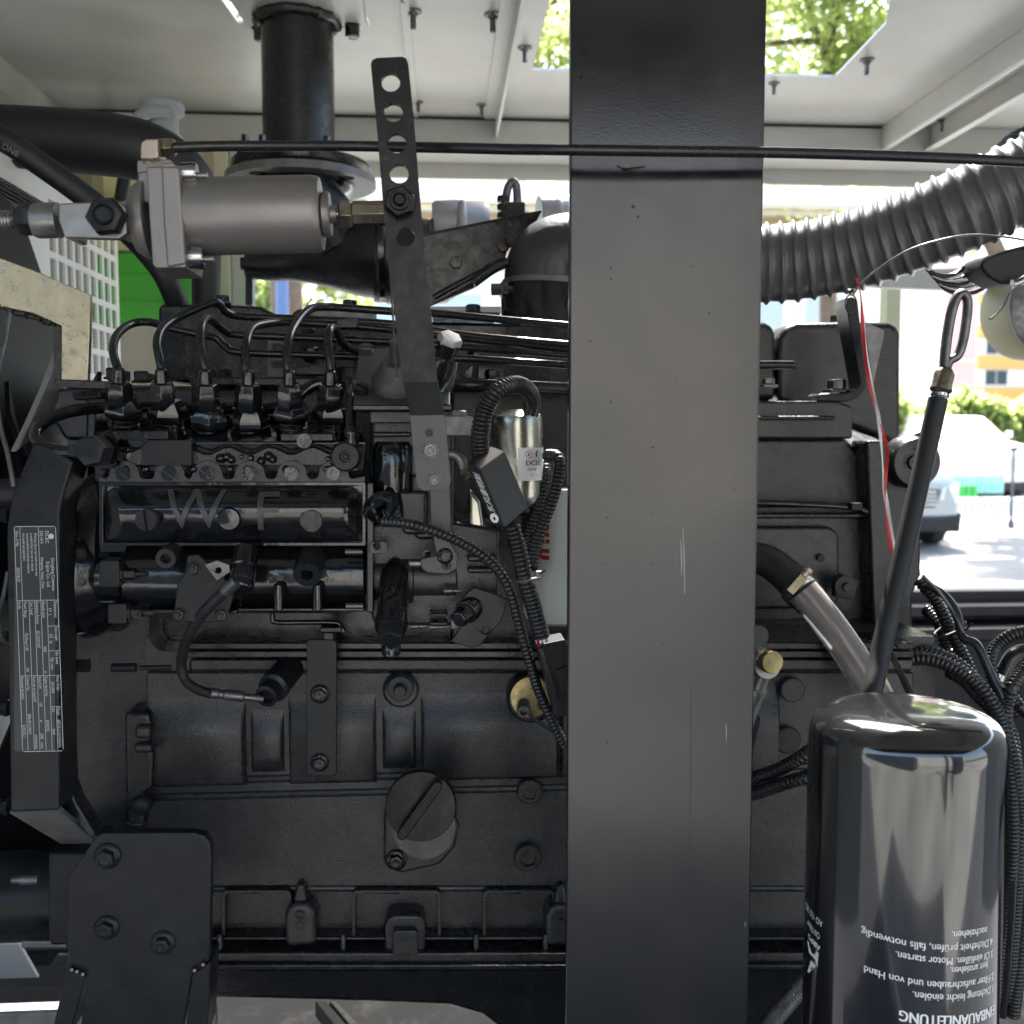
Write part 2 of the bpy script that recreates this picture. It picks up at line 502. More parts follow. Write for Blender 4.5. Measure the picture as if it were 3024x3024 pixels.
K['beigewall'] = mat('beige facade render', (.40, .38, .355), .8, var=.08, vs=.5)
K['carwhite'] = mat('white car paint', (.78, .78, .77), .2, coat=.8)
K['carsilver'] = mat('silver car trim', (.6, .62, .64), .3, metal=.6)
K['cardark'] = mat('dark car plastic', (.016, .017, .02), .5)
K['tyre'] = mat('tyre rubber', (.03, .03, .03), .8)
K['cyan'] = mat('pale cyan hoarding paint', (.30, .62, .62), .55, var=.1)
K['greenbox'] = mat('green plastic', (.05, .42, .10), .5)
K['tan'] = mat('glass with tan reflection', (.32, .27, .16), .35, var=.4, vs=6)  # tan base colour stands in for trees mirrored in the windscreen

# far side: peach commercial building across the yard
Yb = 17.0
xa, xb = P(1000, 900, Yb).x, P(2560, 900, Yb).x
za = P(1500, 560, Yb).z
t = T('commercial_building', 'low peach rendered building with pale cornice bands seen above the engine', 'building', ((xa + xb) / 2, Yb, 0))
b = MB(); b.wb((xa, Yb, 0), (xb, Yb + 8, P(1500, 800, Yb).z)); b.build('lower_wall', K['paintwhite'], t)  # white base colour stands in for overexposure of the lower facade
b = MB(); b.wb((xa, Yb - .05, P(1500, 800, Yb).z), (xb, Yb + 8, za + 1.5)); b.build('upper_wall', K['peach'], t)
for py in (612, 640, 700):
    z = P(1500, py, Yb).z
    q = MB(); q.wb((xa - .1, Yb - .4, z), (xb + .1, Yb - .05, z + .07)); q.build('cornice', K['cream'], t)
for i in range(7):
    x = xa + (xb - xa) * (i + .5) / 7; z = P(1500, 860, Yb).z
    f = MB(); f.ext([(x - .5, Yb - .03, z - 1.2), (x + .5, Yb - .03, z - 1.2), (x + .5, Yb - .03, z), (x - .5, Yb - .03, z)], (0, .03, 0),
                    [[(x - .43, Yb - .03, z - 1.13), (x - .43, Yb - .03, z - .07), (x + .43, Yb - .03, z - .07), (x + .43, Yb - .03, z - 1.13)]])
    fo = f.build('window', K['paintwhite'], t)
    p = MB(); p.wb((x - .43, Yb - .01, z - 1.13), (x + .43, Yb - .004, z - .07)); p.build('pane', K['palepane'], fo)

# right: white apartment block, pink block, orange balconies
Yo = 100.0
x0 = P(2885, 1000, Yo).x
zt = lambda py: P(2950, py, Yo).z
facade('apartment_block', x0, x0 + 30, Yo, 12, zt(780), K['paintwhite'], 4, 7, zt(1138), zt(1047) - zt(1138), 2.4, 1.5,
       'white apartment block with orange balcony bands behind the hedge', 'building',
       bands=[(zt(903), 1.1, K['orange']), (zt(998), 1.2, K['orange']), (zt(1089), 1.3, K['orange']), (zt(1182), 1.3, K['orange'])])
xq0, xq1 = P(2790, 1000, 36).x, P(2884, 1000, 36).x
t = T('pink_tower', 'narrow pink tiled block between the white walls and the balconies', 'building', ((xq0 + xq1) / 2, 36, 0))
b = MB(); b.wb((xq0, 36, 0), (xq1, 44, 14)); b.build('wall', K['pinkwall'], t)
for i in range(3):
    b = MB(); b.wb((xq0 - .03, 35.95, 4 + 3 * i), (xq1 + .03, 36, 4.12 + 3 * i)); b.build('floor_band', K['cream'], t)
xw0 = P(2225, 1000, 30).x
facade('white_building', xw0, P(2780, 1000, 30).x, 30, 6, P(2500, 838, 30).z, K['paintwhite'], 0, 4, 1.2, 3.4, 1.4, 1.5,
       'plain white building far behind the engine and beside the pink block', 'building')

# steel columns by the canopy
b = MB(); b.wb((P(2620, 900, 3.2).x, 3.2, 0), (P(2662, 900, 3.2).x, 3.26, 3.0))
t = T('olive_column', 'olive painted square column outside, above the right rocker cover', 'column', (P(2640, 900, 3.2).x, 3.23, 0))
b.build('shaft', K['olive'], t, bevel=.004)
b = MB(); xx = P(2640, 900, 3.2).x; b.wb((xx - .08, 3.13, 0), (xx + .08, 3.33, .02)); b.build('foot_plate', K['olive'], t)
c = P(833, 850, 4.6); t = T('blue_column', 'round blue steel column outside under the exhaust elbow', 'column', (c.x, 4.6, 0))
b = MB(); b.lathe((c.x, 4.6, 0), (0, 0, 1), [(.028, 0), (.028, 4)], 20); b.build('shaft', K['blue'], t)
b = MB(); b.lathe((c.x, 4.6, 0), (0, 0, 1), [(.08, 0), (.08, .02), (.03, .03)], 20); b.build('foot_plate', K['blue'], t)

# trees
def tree(name, label, base, crown_c, crown_r, nleaf, seed, trunk_r=.16, clumps=26, leaf=.05, group=None):
    rnd = random.Random(seed)
    t = T(name, label, 'tree', base, group)
    b = MB(); bx, by, bz = base; cx, cy, cz = crown_c; rx, ry, rz = crown_r
    top = Vector((cx, cy, cz + rz * .3))
    b.tube([Vector(base), Vector((bx + .05, by, cz * .35)), Vector((cx - .05, cy, cz - rz * .6)), top], [trunk_r, trunk_r * .8, trunk_r * .6, trunk_r * .2], 12)
    b.build('trunk', K['trunk'], t)
    cl = []
    lb = MB()
    for i in range(clumps):
        while True:
            v = Vector((rnd.uniform(-1, 1), rnd.uniform(-1, 1), rnd.uniform(-1, 1)))
            if .25 < v.length < 1: break
        p = Vector((cx + v.x * rx, cy + v.y * ry, cz + v.z * rz))
        cl.append((p, rnd.uniform(.28, .5) * min(rx, rz) * .75))
        if i < 14:
            s0 = Vector((cx, cy, cz - rz * .6 + rnd.uniform(0, .6) * rz))
            lb.tube([s0, (s0 + p) / 2 + Vector((0, 0, .1)), p], [trunk_r * .3, trunk_r * .2, trunk_r * .07], 6, 4)
    lb.build('limb', K['trunk'], t)
    V = []; F = []
    for i in range(nleaf):
        c_, r_ = cl[rnd.randrange(len(cl))]
        v = Vector((rnd.gauss(0, 1), rnd.gauss(0, 1), rnd.gauss(0, 1))).normalized() * r_ * (rnd.random() ** .45)
        p = c_ + v * rnd.uniform(.7, 1.15)
        s_ = leaf * rnd.uniform(.6, 1.3)
        u = Vector((rnd.uniform(-1, 1), rnd.uniform(-1, 1), rnd.uniform(-.9, .3))).normalized()
        w_ = u.cross(Vector((rnd.uniform(-1, 1), rnd.uniform(-1, 1), rnd.uniform(-1, 1)))).normalized()
        nn = u.cross(w_)
        o = len(V)
        V += [p, p + u * s_ * .5 + w_ * s_ * .32 + nn * s_ * .08, p + u * s_ * 1.25, p + u * s_ * .5 - w_ * s_ * .32 + nn * s_ * .08]
        F += [(o, o + 1, o + 2), (o, o + 2, o + 3)]
    me = bpy.data.meshes.new('crown'); me.from_pydata([v - Vector(crown_c) for v in V], [], F); me.materials.append(K['leaf'])
    o = place('crown', me, crown_c, t); o['kind'] = 'stuff'
    return t
c1 = P(1600, 90, 7.0)
tree('shade_tree', 'leafy tree seen through the small roof opening left of the post', (c1.x - .1, 7.2, 0), (c1.x - .1, 7.2, 4.55), (1.05, 1.0, 1.25), 20000, 3, .07, 44)
c2 = P(2450, 90, 7.0)
tree('shade_tree', 'leafy tree seen through the large roof opening right of the post', (c2.x, 7.0, 0), (c2.x + .05, 7.0, 4.45), (1.6, 1.2, 1.35), 34000, 5, .08, 64)
c3 = P(900, 860, 9)
tree('shade_tree', 'small pale tree behind the blue column', (c3.x, 9.2, 0), (c3.x - .05, 9.2, 2.75), (.62, .5, .55), 5000, 8, .06, 20, leaf=.07)
c4 = P(640, 0, 6.5)
tree('shade_tree', 'tree glimpsed through the narrow roof slots beside the exhaust pipe', (c4.x + .3, 6.8, 0), (c4.x + .35, 6.8, 4.9), (.95, .8, .9), 16000, 9, .14, 30)
tree('shade_tree', 'street tree whose crown shades the yard beyond the parked cars', (9.4, 15.2, 0), (8.0, 15.0, 5.7), (3.2, 2.4, 1.3), 9000, 12, .2, 34, leaf=.15)
# hedge
hx0, hx1 = P(2560, 1210, 24).x, P(3060, 1210, 24).x
hz0, hz1 = 0.0, P(2800, 1190, 24).z
hb = []; hf = []
rnd = random.Random(4)
for i in range(16000):
    x = rnd.uniform(hx0, hx1); z = rnd.uniform(hz0, hz1 + .22 * math.sin(x * 3.1) + .12 * math.sin(x * 7.7)); y = 24 + rnd.uniform(-.5, .3)
    u = Vector((rnd.uniform(-1, 1), rnd.uniform(-1, 1), rnd.uniform(-1, 1))).normalized() * .13
    v = u.cross(Vector((rnd.uniform(-1, 1), rnd.uniform(-1, 1), .3))).normalized() * .07
    p = Vector((x, y, z)); o = len(hb); hb += [p, p + u + v, p + 2 * u, p + u - v]; hf.append((o, o + 1, o + 2, o + 3))
me = bpy.data.meshes.new('hedge'); hc = Vector(((hx0 + hx1) / 2, 24, 0)); me.from_pydata([v - hc for v in hb], [], hf); me.materials.append(K['leaf'])
tag(place('hedge', me, hc), 'bright green hedge below the balconies, behind the parked cars', 'hedge')

# parked cars: body built from cross sections, seen nose on
def car(name, label, x, y, s, hgt, roofh, width, glassm, trimm, length=4.3, paint='carwhite'):
    t = T(name, label, 'car', (x, y, 0), 'cars parked across the yard')
    h = width / 2
    def sect(yy, zb, zt_, wb_, wt):
        return [(x - wb_, yy, zb), (x - h * 1.0 * wb_ / h, yy, zb + (zt_ - zb) * .35), (x - wt, yy, zt_ - .03), (x - wt * .85, yy, zt_), (x + wt * .85, yy, zt_), (x + wt, yy, zt_ - .03),
                (x + wb_, yy, zb + (zt_ - zb) * .35), (x + wb_, yy, zb)]
    b = MB()
    st = [(0, .42, hgt * .80, h * .84, h * .72), (.10, .32, hgt * .90, h * .95, h * .86), (.35, .30, hgt * .98, h, h * .92), (1.15, .30, hgt * 1.06, h, h * .95),
          (1.25, .30, hgt * 1.07, h, h * .95), (length - .3, .30, hgt * 1.08, h, h * .94), (length, .40, hgt * .95, h * .92, h * .85)]
    b.rings([[Vector(v) for v in sect(y + a, zb, zt_, wb_, wt)] for a, zb, zt_, wb_, wt in st])
    b.build('body', K[paint], t, bevel=.02)
    b = MB()
    z0 = hgt * 1.06
    cs = [(1.0, z0, z0 + .02, h * .90, h * .88), (1.75, z0, roofh - .05, h * .93, h * .72), (2.2, z0, roofh, h * .93, h * .74), (length - .9, z0, roofh - .02, h * .92, h * .74), (length - .3, z0, z0 + .05, h * .90, h * .86)]
    b.rings([[Vector((x - wb_, y + a, zb)), Vector((x - wt, y + a, zt_)), Vector((x + wt, y + a, zt_)), Vector((x + wb_, y + a, zb))] for a, zb, zt_, wb_, wt in cs])
    b.build('cabin', K[paint], t, bevel=.03)
    b = MB()
    A = [Vector((x - h * .84, y + 1.04, z0 + .05)), Vector((x + h * .84, y + 1.04, z0 + .05)), Vector((x + h * .66, y + 1.70, roofh - .10)), Vector((x - h * .66, y + 1.70, roofh - .10))]
    b.ext(A, (0, -.03, .02)); b.build('windscreen', glassm, t)
    b = MB(); b.ext([(x - h * .55, y - .02, hgt * .52), (x + h * .55, y - .02, hgt * .52), (x + h * .62, y - .02, hgt * .74), (x - h * .62, y - .02, hgt * .74)], (0, .06, 0)); go = b.build('grille', trimm, t, bevel=.008)
    for i in range(4):
        q = MB(); z = hgt * (.55 + .05 * i); q.wb((x - h * .55, y - .05, z), (x + h * .55, y - .02, z + .018)); q.build('grille_bar', K['carsilver'], go)
    for sg in (-1, 1):
        b = MB(); b.ext([(x + sg * h * .62, y - .01, hgt * .60), (x + sg * h * .90, y + .04, hgt * .64), (x + sg * h * .92, y + .06, hgt * .82), (x + sg * h * .66, y - .01, hgt * .76)], (0, .08, 0)); b.build('headlight', K['carsilver'], t, bevel=.01)
        for yy in (.75, length - .85):
            b = MB(); b.lathe((x + sg * (h - .20), y + yy, .32), (sg, 0, 0), [(.22, 0), (.32, .02), (.33, .1), (.32, .18), (.20, .2)], 28)
            wo_ = b.build('wheel', K['tyre'], t)
            b = MB(); b.lathe((x + sg * (h - .03), y + yy, .32), (sg, 0, 0), [(.19, 0), (.19, .04), (.05, .05)], 20); b.build('rim', K['carsilver'], wo_)
    b = MB(); b.ext([(x - h * .90, y - .02, .22), (x + h * .90, y - .02, .22), (x + h * .94, y + .02, .46), (x + h * .6, y - .04, .40), (x - h * .6, y - .04, .40), (x - h * .94, y + .02, .46)], (0, .3, 0)); b.build('bumper', K['cardark'], t, bevel=.02)
    for sg in (-1, 1):
        b = MB(); b.wb((x + sg * h - .05 + sg * .10, y + 1.25, hgt * 1.08), (x + sg * h + .05 + sg * .10, y + 1.4, hgt * 1.2)); b.build('mirror', K[paint], t, bevel=.02)
    return t
cp = P(2825, 1620, 12.6)
car('parked_car', 'silver sport utility car with barred grille parked just beyond the dipstick tube', cp.x - .98, 12.3, 1, 1.02, 1.62, 1.9, K['glassdark'], K['cardark'], paint='carbody')
cp = P(2960, 1400, 19)
car('parked_car', 'white van with tan reflecting windscreen behind the white railing', P(2930, 1400, 21).x, 21, 1, 1.25, P(2950, 1225, 22.5).z, 2.0, K['tan'], K['carsilver'])
# low awning / hoarding and railing
Yh = 19.0
hx0, hx1 = P(2770, 1450, Yh).x, P(2965, 1450, Yh).x
t = T('cyan_hoarding', 'pale cyan corrugated hoarding behind the railing, beside the parked cars', 'hoarding', ((hx0 + hx1) / 2, Yh, 0))
nr = 14
for i in range(nr):
    xa_ = hx0 + (hx1 - hx0) * i / nr; xb_ = hx0 + (hx1 - hx0) * (i + 1) / nr - .012
    b = MB(); b.ext([(xa_, Yh, .3), (xb_, Yh, .3), (xb_ - .015, Yh - .03, .3), (xa_ + .015, Yh - .03, .3)], (0, 0, P(2850, 1405, Yh).z - .3)); b.build('panel', K['cyan'], t)
for i in range(4):
    b = MB(); xx = P(2822 + 18 * i, 1440, Yh - .3).x
    b.wb((xx - .04, Yh - .35, 0.0), (xx + .05, Yh - .2, P(2850, 1432, Yh - .3).z))
    tag(b.build('green_crate', K['greenbox'], bevel=.01), ('leftmost', 'second from left', 'third from left', 'rightmost')[i] + ' of the small green boxes before the cyan hoarding', 'box', 'green boxes before the hoarding')
Yf = 17.0
fx0, fx1 = P(2815, 1500, Yf).x, P(3060, 1500, Yf).x
t = T('white_railing', 'low white railing with upright balusters on a kerb beyond the cars', 'railing', ((fx0 + fx1) / 2, Yf, 0))
zt_, zb_ = P(2900, 1478, Yf).z, P(2900, 1532, Yf).z
b = MB(); b.wb((fx0, Yf, zt_), (fx1, Yf + .05, zt_ + .05)); b.build('top_rail', K['paintwhite'], t)
b = MB(); b.wb((fx0, Yf, zb_ - .05), (fx1, Yf + .05, zb_)); b.build('bottom_rail', K['paintwhite'], t)
for i in range(13):
    x = fx0 + (fx1 - fx0) * (i + .5) / 13
    b = MB(); b.wb((x - .03, Yf + .005, zb_), (x + .03, Yf + .045, zt_)); b.build('baluster', K['paintwhite'], t)
b = MB(); b.wb((fx0, Yf - .2, 0.004), (fx1, Yf + .2, zb_ - .12)); struct(b.build('kerb', K['paintwhite'], bevel=.01))
b = MB(); b.wb((fx0, Yf + .25, 0), (fx1, Yf + .45, zt_ - .04)); tag(b.build('railing_backing', K['dark'], bevel=.01), 'low dark backing added so the gaps of the white railing look dark', 'wall')  # dark box added so the railing gaps read dark
lp = P(2995, 1300, 15)
t = T('lamp_post', 'thin grey pole standing before the white van', 'post', (lp.x, 15, 0))
b = MB(); b.lathe((lp.x, 15, 0), (0, 0, 1), [(.05, 0), (.05, .1), (.022, .14), (.02, P(2995, 1335, 15).z)], 14); b.build('pole', K['oldsteel'], t)
b = MB(); b.lathe((lp.x, 15, P(2995, 1335, 15).z), (0, 0, 1), [(.02, 0), (.07, .03), (.06, .08), (.02, .1)], 14); b.build('head', K['oldsteel'], t)
# low wall panel far left, building face behind the camera that the gloss parts mirror
facade('opposite_building', -3.4, 16, -17, -8, 6.4, K['beigewall'], 2, 10, .9, 2.9, 1.6, 1.5,
       'beige rendered building across the yard behind the photographer, mirrored in the filter', 'building')

# ================================================================== THE CANOPY (sheet steel enclosure of the machine)
ZR = P(1400, 348, 1.85).z
YR = 1.85
XL = P(186, 294, YR).x
XW = P(352, 900, YR).x
YGR = 1.45
XG = P(352, 900, YGR).x          # perforated guard wall
canopy = T('machine_canopy', 'light grey sheet steel canopy over the engine with roof openings and a perforated end wall', 'canopy', (0, 1.85, .5))
XR1 = P(2603, 379, YR).x
hole = lambda pts: [PZ(x, y, ZR) for x, y in pts]
r1 = PZ(1570, 205, ZR); r2 = PZ(2458, 235, ZR)
Yh2 = PZ(1570, 207, ZR).y
b = MB()
# central and side roof sheets with cut openings
xo0, xo1 = PZ(1572, 205, ZR).x, PZ(2458, 236, ZR).x
outer = [(XL - .9, -.15, ZR), (XR1 + .9, -.15, ZR), (XR1 + .9, YR, ZR), (XL - .9, YR, ZR)]
h1 = [(xo0, 1.02, ZR), (xo0, Yh2, ZR), (xo1, Yh2, ZR), PZ(2615, 72, ZR), PZ(2622, 76, ZR), PZ(2635, 0, ZR), (PZ(2640, 0, ZR).x, 1.02, ZR)]
h2 = [PZ(720, 66, ZR), PZ(706, 72, ZR), PZ(640, -20, ZR), PZ(668, -20, ZR)]
h3 = [PZ(1093, 86, ZR), PZ(1088, 60, ZR), PZ(1052, -20, ZR), PZ(1062, -20, ZR)]
b.ext(outer, (0, 0, .004), [h1, h2, h3])
b.build('roof_sheet', K['white'], canopy)
# unseen door panel and black lining, added to darken post reflections and block sky
b = MB(); b.ext([(XL - .9, -.17, ZR + .006), (XR1 + .9, -.17, ZR + .006), (XR1 + .9, -.94, ZR + .092), (XL - .9, -.94, ZR + .092)], (0, 0, .005)); b.build('dark_lining', K['lining_black'], canopy)
b = MB(); b.ext([(XL - .9, -.16, ZR + .012), (XR1 + .9, -.16, ZR + .012), (XR1 + .9, -.95, ZR + .10), (XL - .9, -.95, ZR + .10)], (0, 0, .012)); b.build('unseen_door', K['white'], canopy)
b = MB(); b.wb((XL, YR - .004, ZR - .004), (XR1, YR - .0005, ZR - .0005)); b.build('sealant_line', K['rubber'], canopy)
# thin seams where sheets overlap
def rib(ax, ay, bx_, by_, w_, h_, name='roof_rib'):
    a = PZ(ax, ay, ZR); c = PZ(bx_, by_, ZR)
    d = (c - a).normalized(); s_ = Vector((d.y, -d.x, 0)) * w_
    b = MB(); b.ext([a, c, c + s_, a + s_], (0, 0, -h_)); return b.build(name, K['white'], canopy)
rib(1183, 0, 1196, 158, .006, .004)
rib(1187, -60, 1225, 345, .006, .003)
a = PZ(1506, -80, ZR); c = PZ(1463, 345, ZR)
b = MB(); xr = c.x; b.wb((xr, .9, ZR - .035), (xr + .004, YR, ZR)); b.build('roof_rib', K['white'], canopy)
b = MB(); b.wb((xr - .02, .9, ZR - .003), (xr, YR, ZR)); b.build('roof_flange', K['white'], canopy)
# second sheet corner upper right that overlaps
a = PZ(2640, 75, ZR - .006)
b = MB(); b.ext([PZ(2614, 76, ZR - .004), PZ(2635, -40, ZR - .004), PZ(2760, -40, ZR - .004), PZ(2708, 0, ZR - .004), PZ(2626, 76, ZR - .004)], (0, 0, -.002)); b.build('patch_sheet', K['white'], canopy)
# long ribs on the right and beam on the left
for px, py, dp in ((2603, 379, .042), (2747, 390, .042)):
    x = P(px, py, YR).x
    b = MB(); b.wb((x, .2, ZR - dp), (x + .004, YR, ZR)); b.build('side_rib', K['white'], canopy, bevel=.0012)
    b = MB(); b.wb((x - .012 if px > 2700 else x + .004, .2, ZR - dp), (x if px > 2700 else x + .012, YR, ZR - dp + .003)); b.build('rib_lip', K['white'], canopy)
b = MB(); b.wb((XL - .05, .2, ZR - .05), (XL, YR, ZR)); b.build('side_rib', K['white'], canopy, bevel=.002)
b = MB(); b.wb((XL - .35, .2, ZR - .02), (XL - .05, YR, ZR - .016)); b.build('side_ceiling', K['white'], canopy)
# rear headers
zz = lambda py, Y: P(1400, py, Y).z
b = MB(); b.wb((XW - .02, YR, zz(437, YR)), (XR1 + .8, YR + .003, ZR + .0)); b.build('rear_header', K['white'], canopy)
b = MB(); b.wb((XW - .02, YR + .003, zz(440, YR)), (XR1 + .8, YR + .10, zz(437, YR))); b.build('header_flange', K['white'], canopy)
b = MB(); b.wb((XW - .02, YR + .10, zz(528, 1.95)), (XR1 + .8, YR + .103, zz(440, 1.95) + .05)); b.build('inner_header', K['white'], canopy)
b = MB(); b.wb((P(1080, 560, 2.2).x, 2.2, zz(590, 2.2)), (XR1 + .8, 2.24, zz(533, 2.2))); b.build('outer_rail', K['grille'], canopy, bevel=.004)
b = MB(); b.wb((P(1080, 560, 2.2).x, 2.24, zz(606, 2.2)), (XR1 + .8, 2.25, zz(592, 2.2))); b.build('rail_lip', K['cream'], canopy)
# rear wall left of the door opening
x1w = P(737, 850, YR).x
b = MB(); b.wb((XW, YR - .004, .78), (P(640, 850, YR).x, YR, zz(440, YR))); b.build('rear_panel', K['cream'], canopy)
b = MB(); b.wb((P(646, 850, YR).x, YR - .03, .78), (P(690, 850, YR).x, YR, zz(440, YR))); b.build('door_post', K['olivelight'] if 'olivelight' in K else K['cream'], canopy, bevel=.002)
b = MB(); b.wb((P(692, 850, YR).x, YR - .02, .78), (x1w, YR, zz(440, YR))); b.build('door_frame', K['white'], canopy, bevel=.002)
b = MB(); b.wb((x1w, YR - .02, .78), (x1w + .008, YR + .01, zz(500, YR))); b.build('door_seal', K['rubber'], canopy)
# lower rear wall and sill
b = MB(); zs = P(2900, 1762, 1.75).z
b.wb((-1.3, 1.75, .47), (-.30, 1.77, zs - .035)); b.build('lower_panel', K['rail'], canopy)
b = MB(); b.wb((-.30, 1.75, .20), (1.9, 1.77, zs - .035)); b.build('lower_panel', K['rail'], canopy)
b = MB(); b.wb((.25, 1.70, zs - .028), (1.9, 1.74, zs - .008)); b.build('sill_edge', K['rail'], canopy, bevel=.004)
b = MB(); b.wb((.25, 1.742, zs - .036), (1.9, 1.80, zs + .012)); b.build('sill', K['rail'], canopy, bevel=.004)
b = MB(); b.wb((.30, 1.66, zs - .062), (1.9, 1.748, zs - .040)); b.build('sill_step', K['rail'], canopy, bevel=.004)
# left end wall: perforated sheet seen from inside
b = MB()
yA, yB = .80, YGR
ztop, zbot = P(352, 672, YGR).z, P(10, 2500, 1.0).z
holes = []
cw, rh = .0270, .0325
ny = int((yB - yA - .02) / cw)
tri_cells = []
y = yB - .012
cols_ = []
while y - cw > 1.19:
    cols_.append((y - cw + .0075, y)); y -= cw
z = P(200, 668, 1.6).z
zs_ = []
zc = P(345, 690, YGR).z - .008
while zc - rh > .9:
    zs_.append((zc - rh + .0075, zc)); zc -= rh
outer = [(XG, yA, zbot), (XG, yB, zbot), (XG, yB, ztop), (XG, yA, ztop)]
hs = [[(XG, a_, c_), (XG, b_, c_), (XG, b_, d_), (XG, a_, d_)] for a_, b_ in cols_ for c_, d_ in zs_]
# build as bars so every opening is real: vertical bars and cross bars
ys = [1.10] + sorted([v for c_ in cols_ for v in c_]) + [yB]
b.wb((XG - .003, yA, zbot), (XG, cols_[-1][0], ztop))
b.build('end_panel', K['grille'], canopy)
b = MB(); b.wb((XG - .003, cols_[-1][0], zs_[0][1]), (XG, yB, ztop)); b.build('end_panel', K['grille'], canopy)
edges = sorted(cols_)
b = MB(); b.wb((XG - .003, edges[-1][1], zbot), (XG, yB, zs_[0][1])); b.build('end_panel', K['grille'], canopy)
for i in range(len(edges) - 1):
    b = MB(); b.wb((XG - .003, edges[i][1], zbot), (XG, edges[i + 1][0], zs_[0][1])); b.build('grille_bar', K['grille'], canopy)
for i in range(len(zs_) - 1):
    b = MB(); b.wb((XG - .0032, edges[0][0], zs_[i + 1][1]), (XG + .0002, edges[-1][1], zs_[i][0])); b.build('cross_bar', K['grille'], canopy)
# louvres above
for i in range(5):
    zq = P(60, 560 + 12 * i, 1.12).z
    b = MB(); b.ext([(XG + .001, 1.02, zq), (XG + .001, 1.18, zq), (XG + .010, 1.18, zq - .006), (XG + .010, 1.02, zq - .006)], (.0015, 0, .001)); b.build('louvre', K['rail'], canopy)
# upper left slanting edge panel
zt_ = ztop
b = MB(); b.wb((XG - .04, .5, zt_), (XG + .002, YGR, zt_ + .003)); b.build('top_flange', K['grille'], canopy)
b = MB(); b.wb((XL - .36, .2, .6), (XL - .35, YR, ZR)); b.build('side_wall', K['white'], canopy)
b = MB(); b.wb((XL - .36, YR, .6), (XW, YR + .003, ZR)); b.build('rear_corner_panel', K['white'], canopy)
# hanging studs
for px, py, sc in ((1220, 33, 1.15), (1455, 43, 1.15), (1550, 140, 1.05), (1235, 300, .9), (1422, 308, .9), (2560, 176, 1.1), (2286, 245, .9), (10, 262, 1), (2784, 354, 1)):
    fast('stud', canopy, PZ(px, py, ZR - (.016 if px < 20 else 0)), .0102 * sc, 'oldsteel', 'stud', d=(0, 0, -1), spin=px)
# right end wall
b = MB(); b.wb((1.9, .1, .5), (1.92, 1.8, ZR)); b.build('right_end_wall', K['white'], canopy)
# floor frame rails
t = T('base_frame', 'dark grey steel base frame rails under the engine', 'frame', (0, 1.2, .6))
b = MB(); q0 = P(-100, 2996, 1.0); b.wb((-1.2, 1.0, q0.z - .2), (P(640, 2992, 1.0).x, 1.006, q0.z)); b.build('cross_rail', K['flangegrey'], t, bevel=.004)
b = MB(); q1 = P(100, 2940, 1.5); b.wb((-1.2, 1.55, q1.z - .018), (.2, 1.60, q1.z + .02)); b.build('rear_rail', K['rail'], t, bevel=.003)
b = MB(); q2 = P(900, 2990, 1.25); b.wb((-.32, 1.0, q2.z - .06), (1.9, 1.75, q2.z - .03)); b.build('floor_sheet', K['floorgrey'], t)

# unseen dark boxes and bars, added so the black paint mirrors dark tones
def unseen_box(label, x0, x1, y0, y1, h, k):
    t = T('reflected_dark_box', label, 'container', ((x0 + x1) / 2, (y0 + y1) / 2, 0), 'unseen dark boxes added for the reflections')
    b = MB(); b.wb((x0, y0, .15), (x1, y1, h)); b.build('body', K[k], t, bevel=.02)
    n_ = max(int((x1 - x0) / 1.2), 1)
    for i in range(n_):
        a_ = x0 + (x1 - x0) * (i + .06) / n_; c_ = x0 + (x1 - x0) * (i + .94) / n_
        b = MB(); b.wb((a_, y1, .3), (c_, y1 + .02, h - .15)); b.build('door', K[k], t, bevel=.005)
    for xx in (x0 + .2, x1 - .3):
        b = MB(); b.wb((xx, y0 + .1, .01), (xx + .1, y1 - .1, .15)); b.build('foot', K['rail'], t)
unseen_box('unseen dark blue box added at the left to darken the reflections', -13, -1.2, -6.6, -4.4, 2.75, 'navy')
unseen_box('unseen narrow dark box added at the right for a dark reflected streak', 2.55, 3.5, -4.0, -3.2, 2.6, 'navy')
for x, lab in ((1.55, 'unseen slim dark bar added for a reflected streak, farther from the narrow box'), (2.2, 'unseen slim dark bar added for a reflected streak, close beside the narrow box')):  # unseen bars added for upright streaks in the oil filter's reflection
    b = MB(); b.wb((x, -3.2, 0), (x + (.22 if x < 2 else .10), -3.0, 3.0)); tag(b.build('streak_bar', K['rail'], bevel=.01), lab, 'pillar', 'unseen bars added for reflected streaks')

# ================================================================== FRONT POST
PY = .62
xl, xr_ = P(1680, 1280, PY).x, P(2242, 1280, PY).x
t = T('canopy_post', 'wide dark grey flat steel post standing upright in front of the engine', 'post', ((xl + xr_) / 2, PY, .6))
b = MB(); b.wb((xl, PY, .55), (xr_, PY + .008, ZR - .006)); b.build('web', K['post'], t, bevel=.0014)
b = MB(); b.tube([P(2040, 2000, PY), P(2039, 2250, PY), P(2037, 2520, PY)], [.0001, .00025, .0001], 5); b.build('seam', K['post'], t)
rnd = random.Random(11)
for k in range(46):
    px, py = rnd.uniform(1700, 2190), rnd.uniform(40, 2950)
    b = MB(); b.lathe(P(px, py, PY + .0002), NY, [(m(rnd.uniform(1.5, 4.5), PY), 0), (m(1.5, PY), .0004), (m(.5, PY), .0005)], 7); b.build('paint_nib', K['post'], t)
for px, py, rp in ((1723, 157, 7), (1715, 227, 7), (1870, 610, 5), (1885, 640, 4)):
    b = MB(); c = P(px, py, PY + .0002); b.lathe(c, NY, [(m(rp, PY), 0), (m(rp, PY), .0004), (m(rp * .5, PY), .0011), (m(rp * .2, PY), .0011)], 8); b.build('weld_pip', K['post'], t)
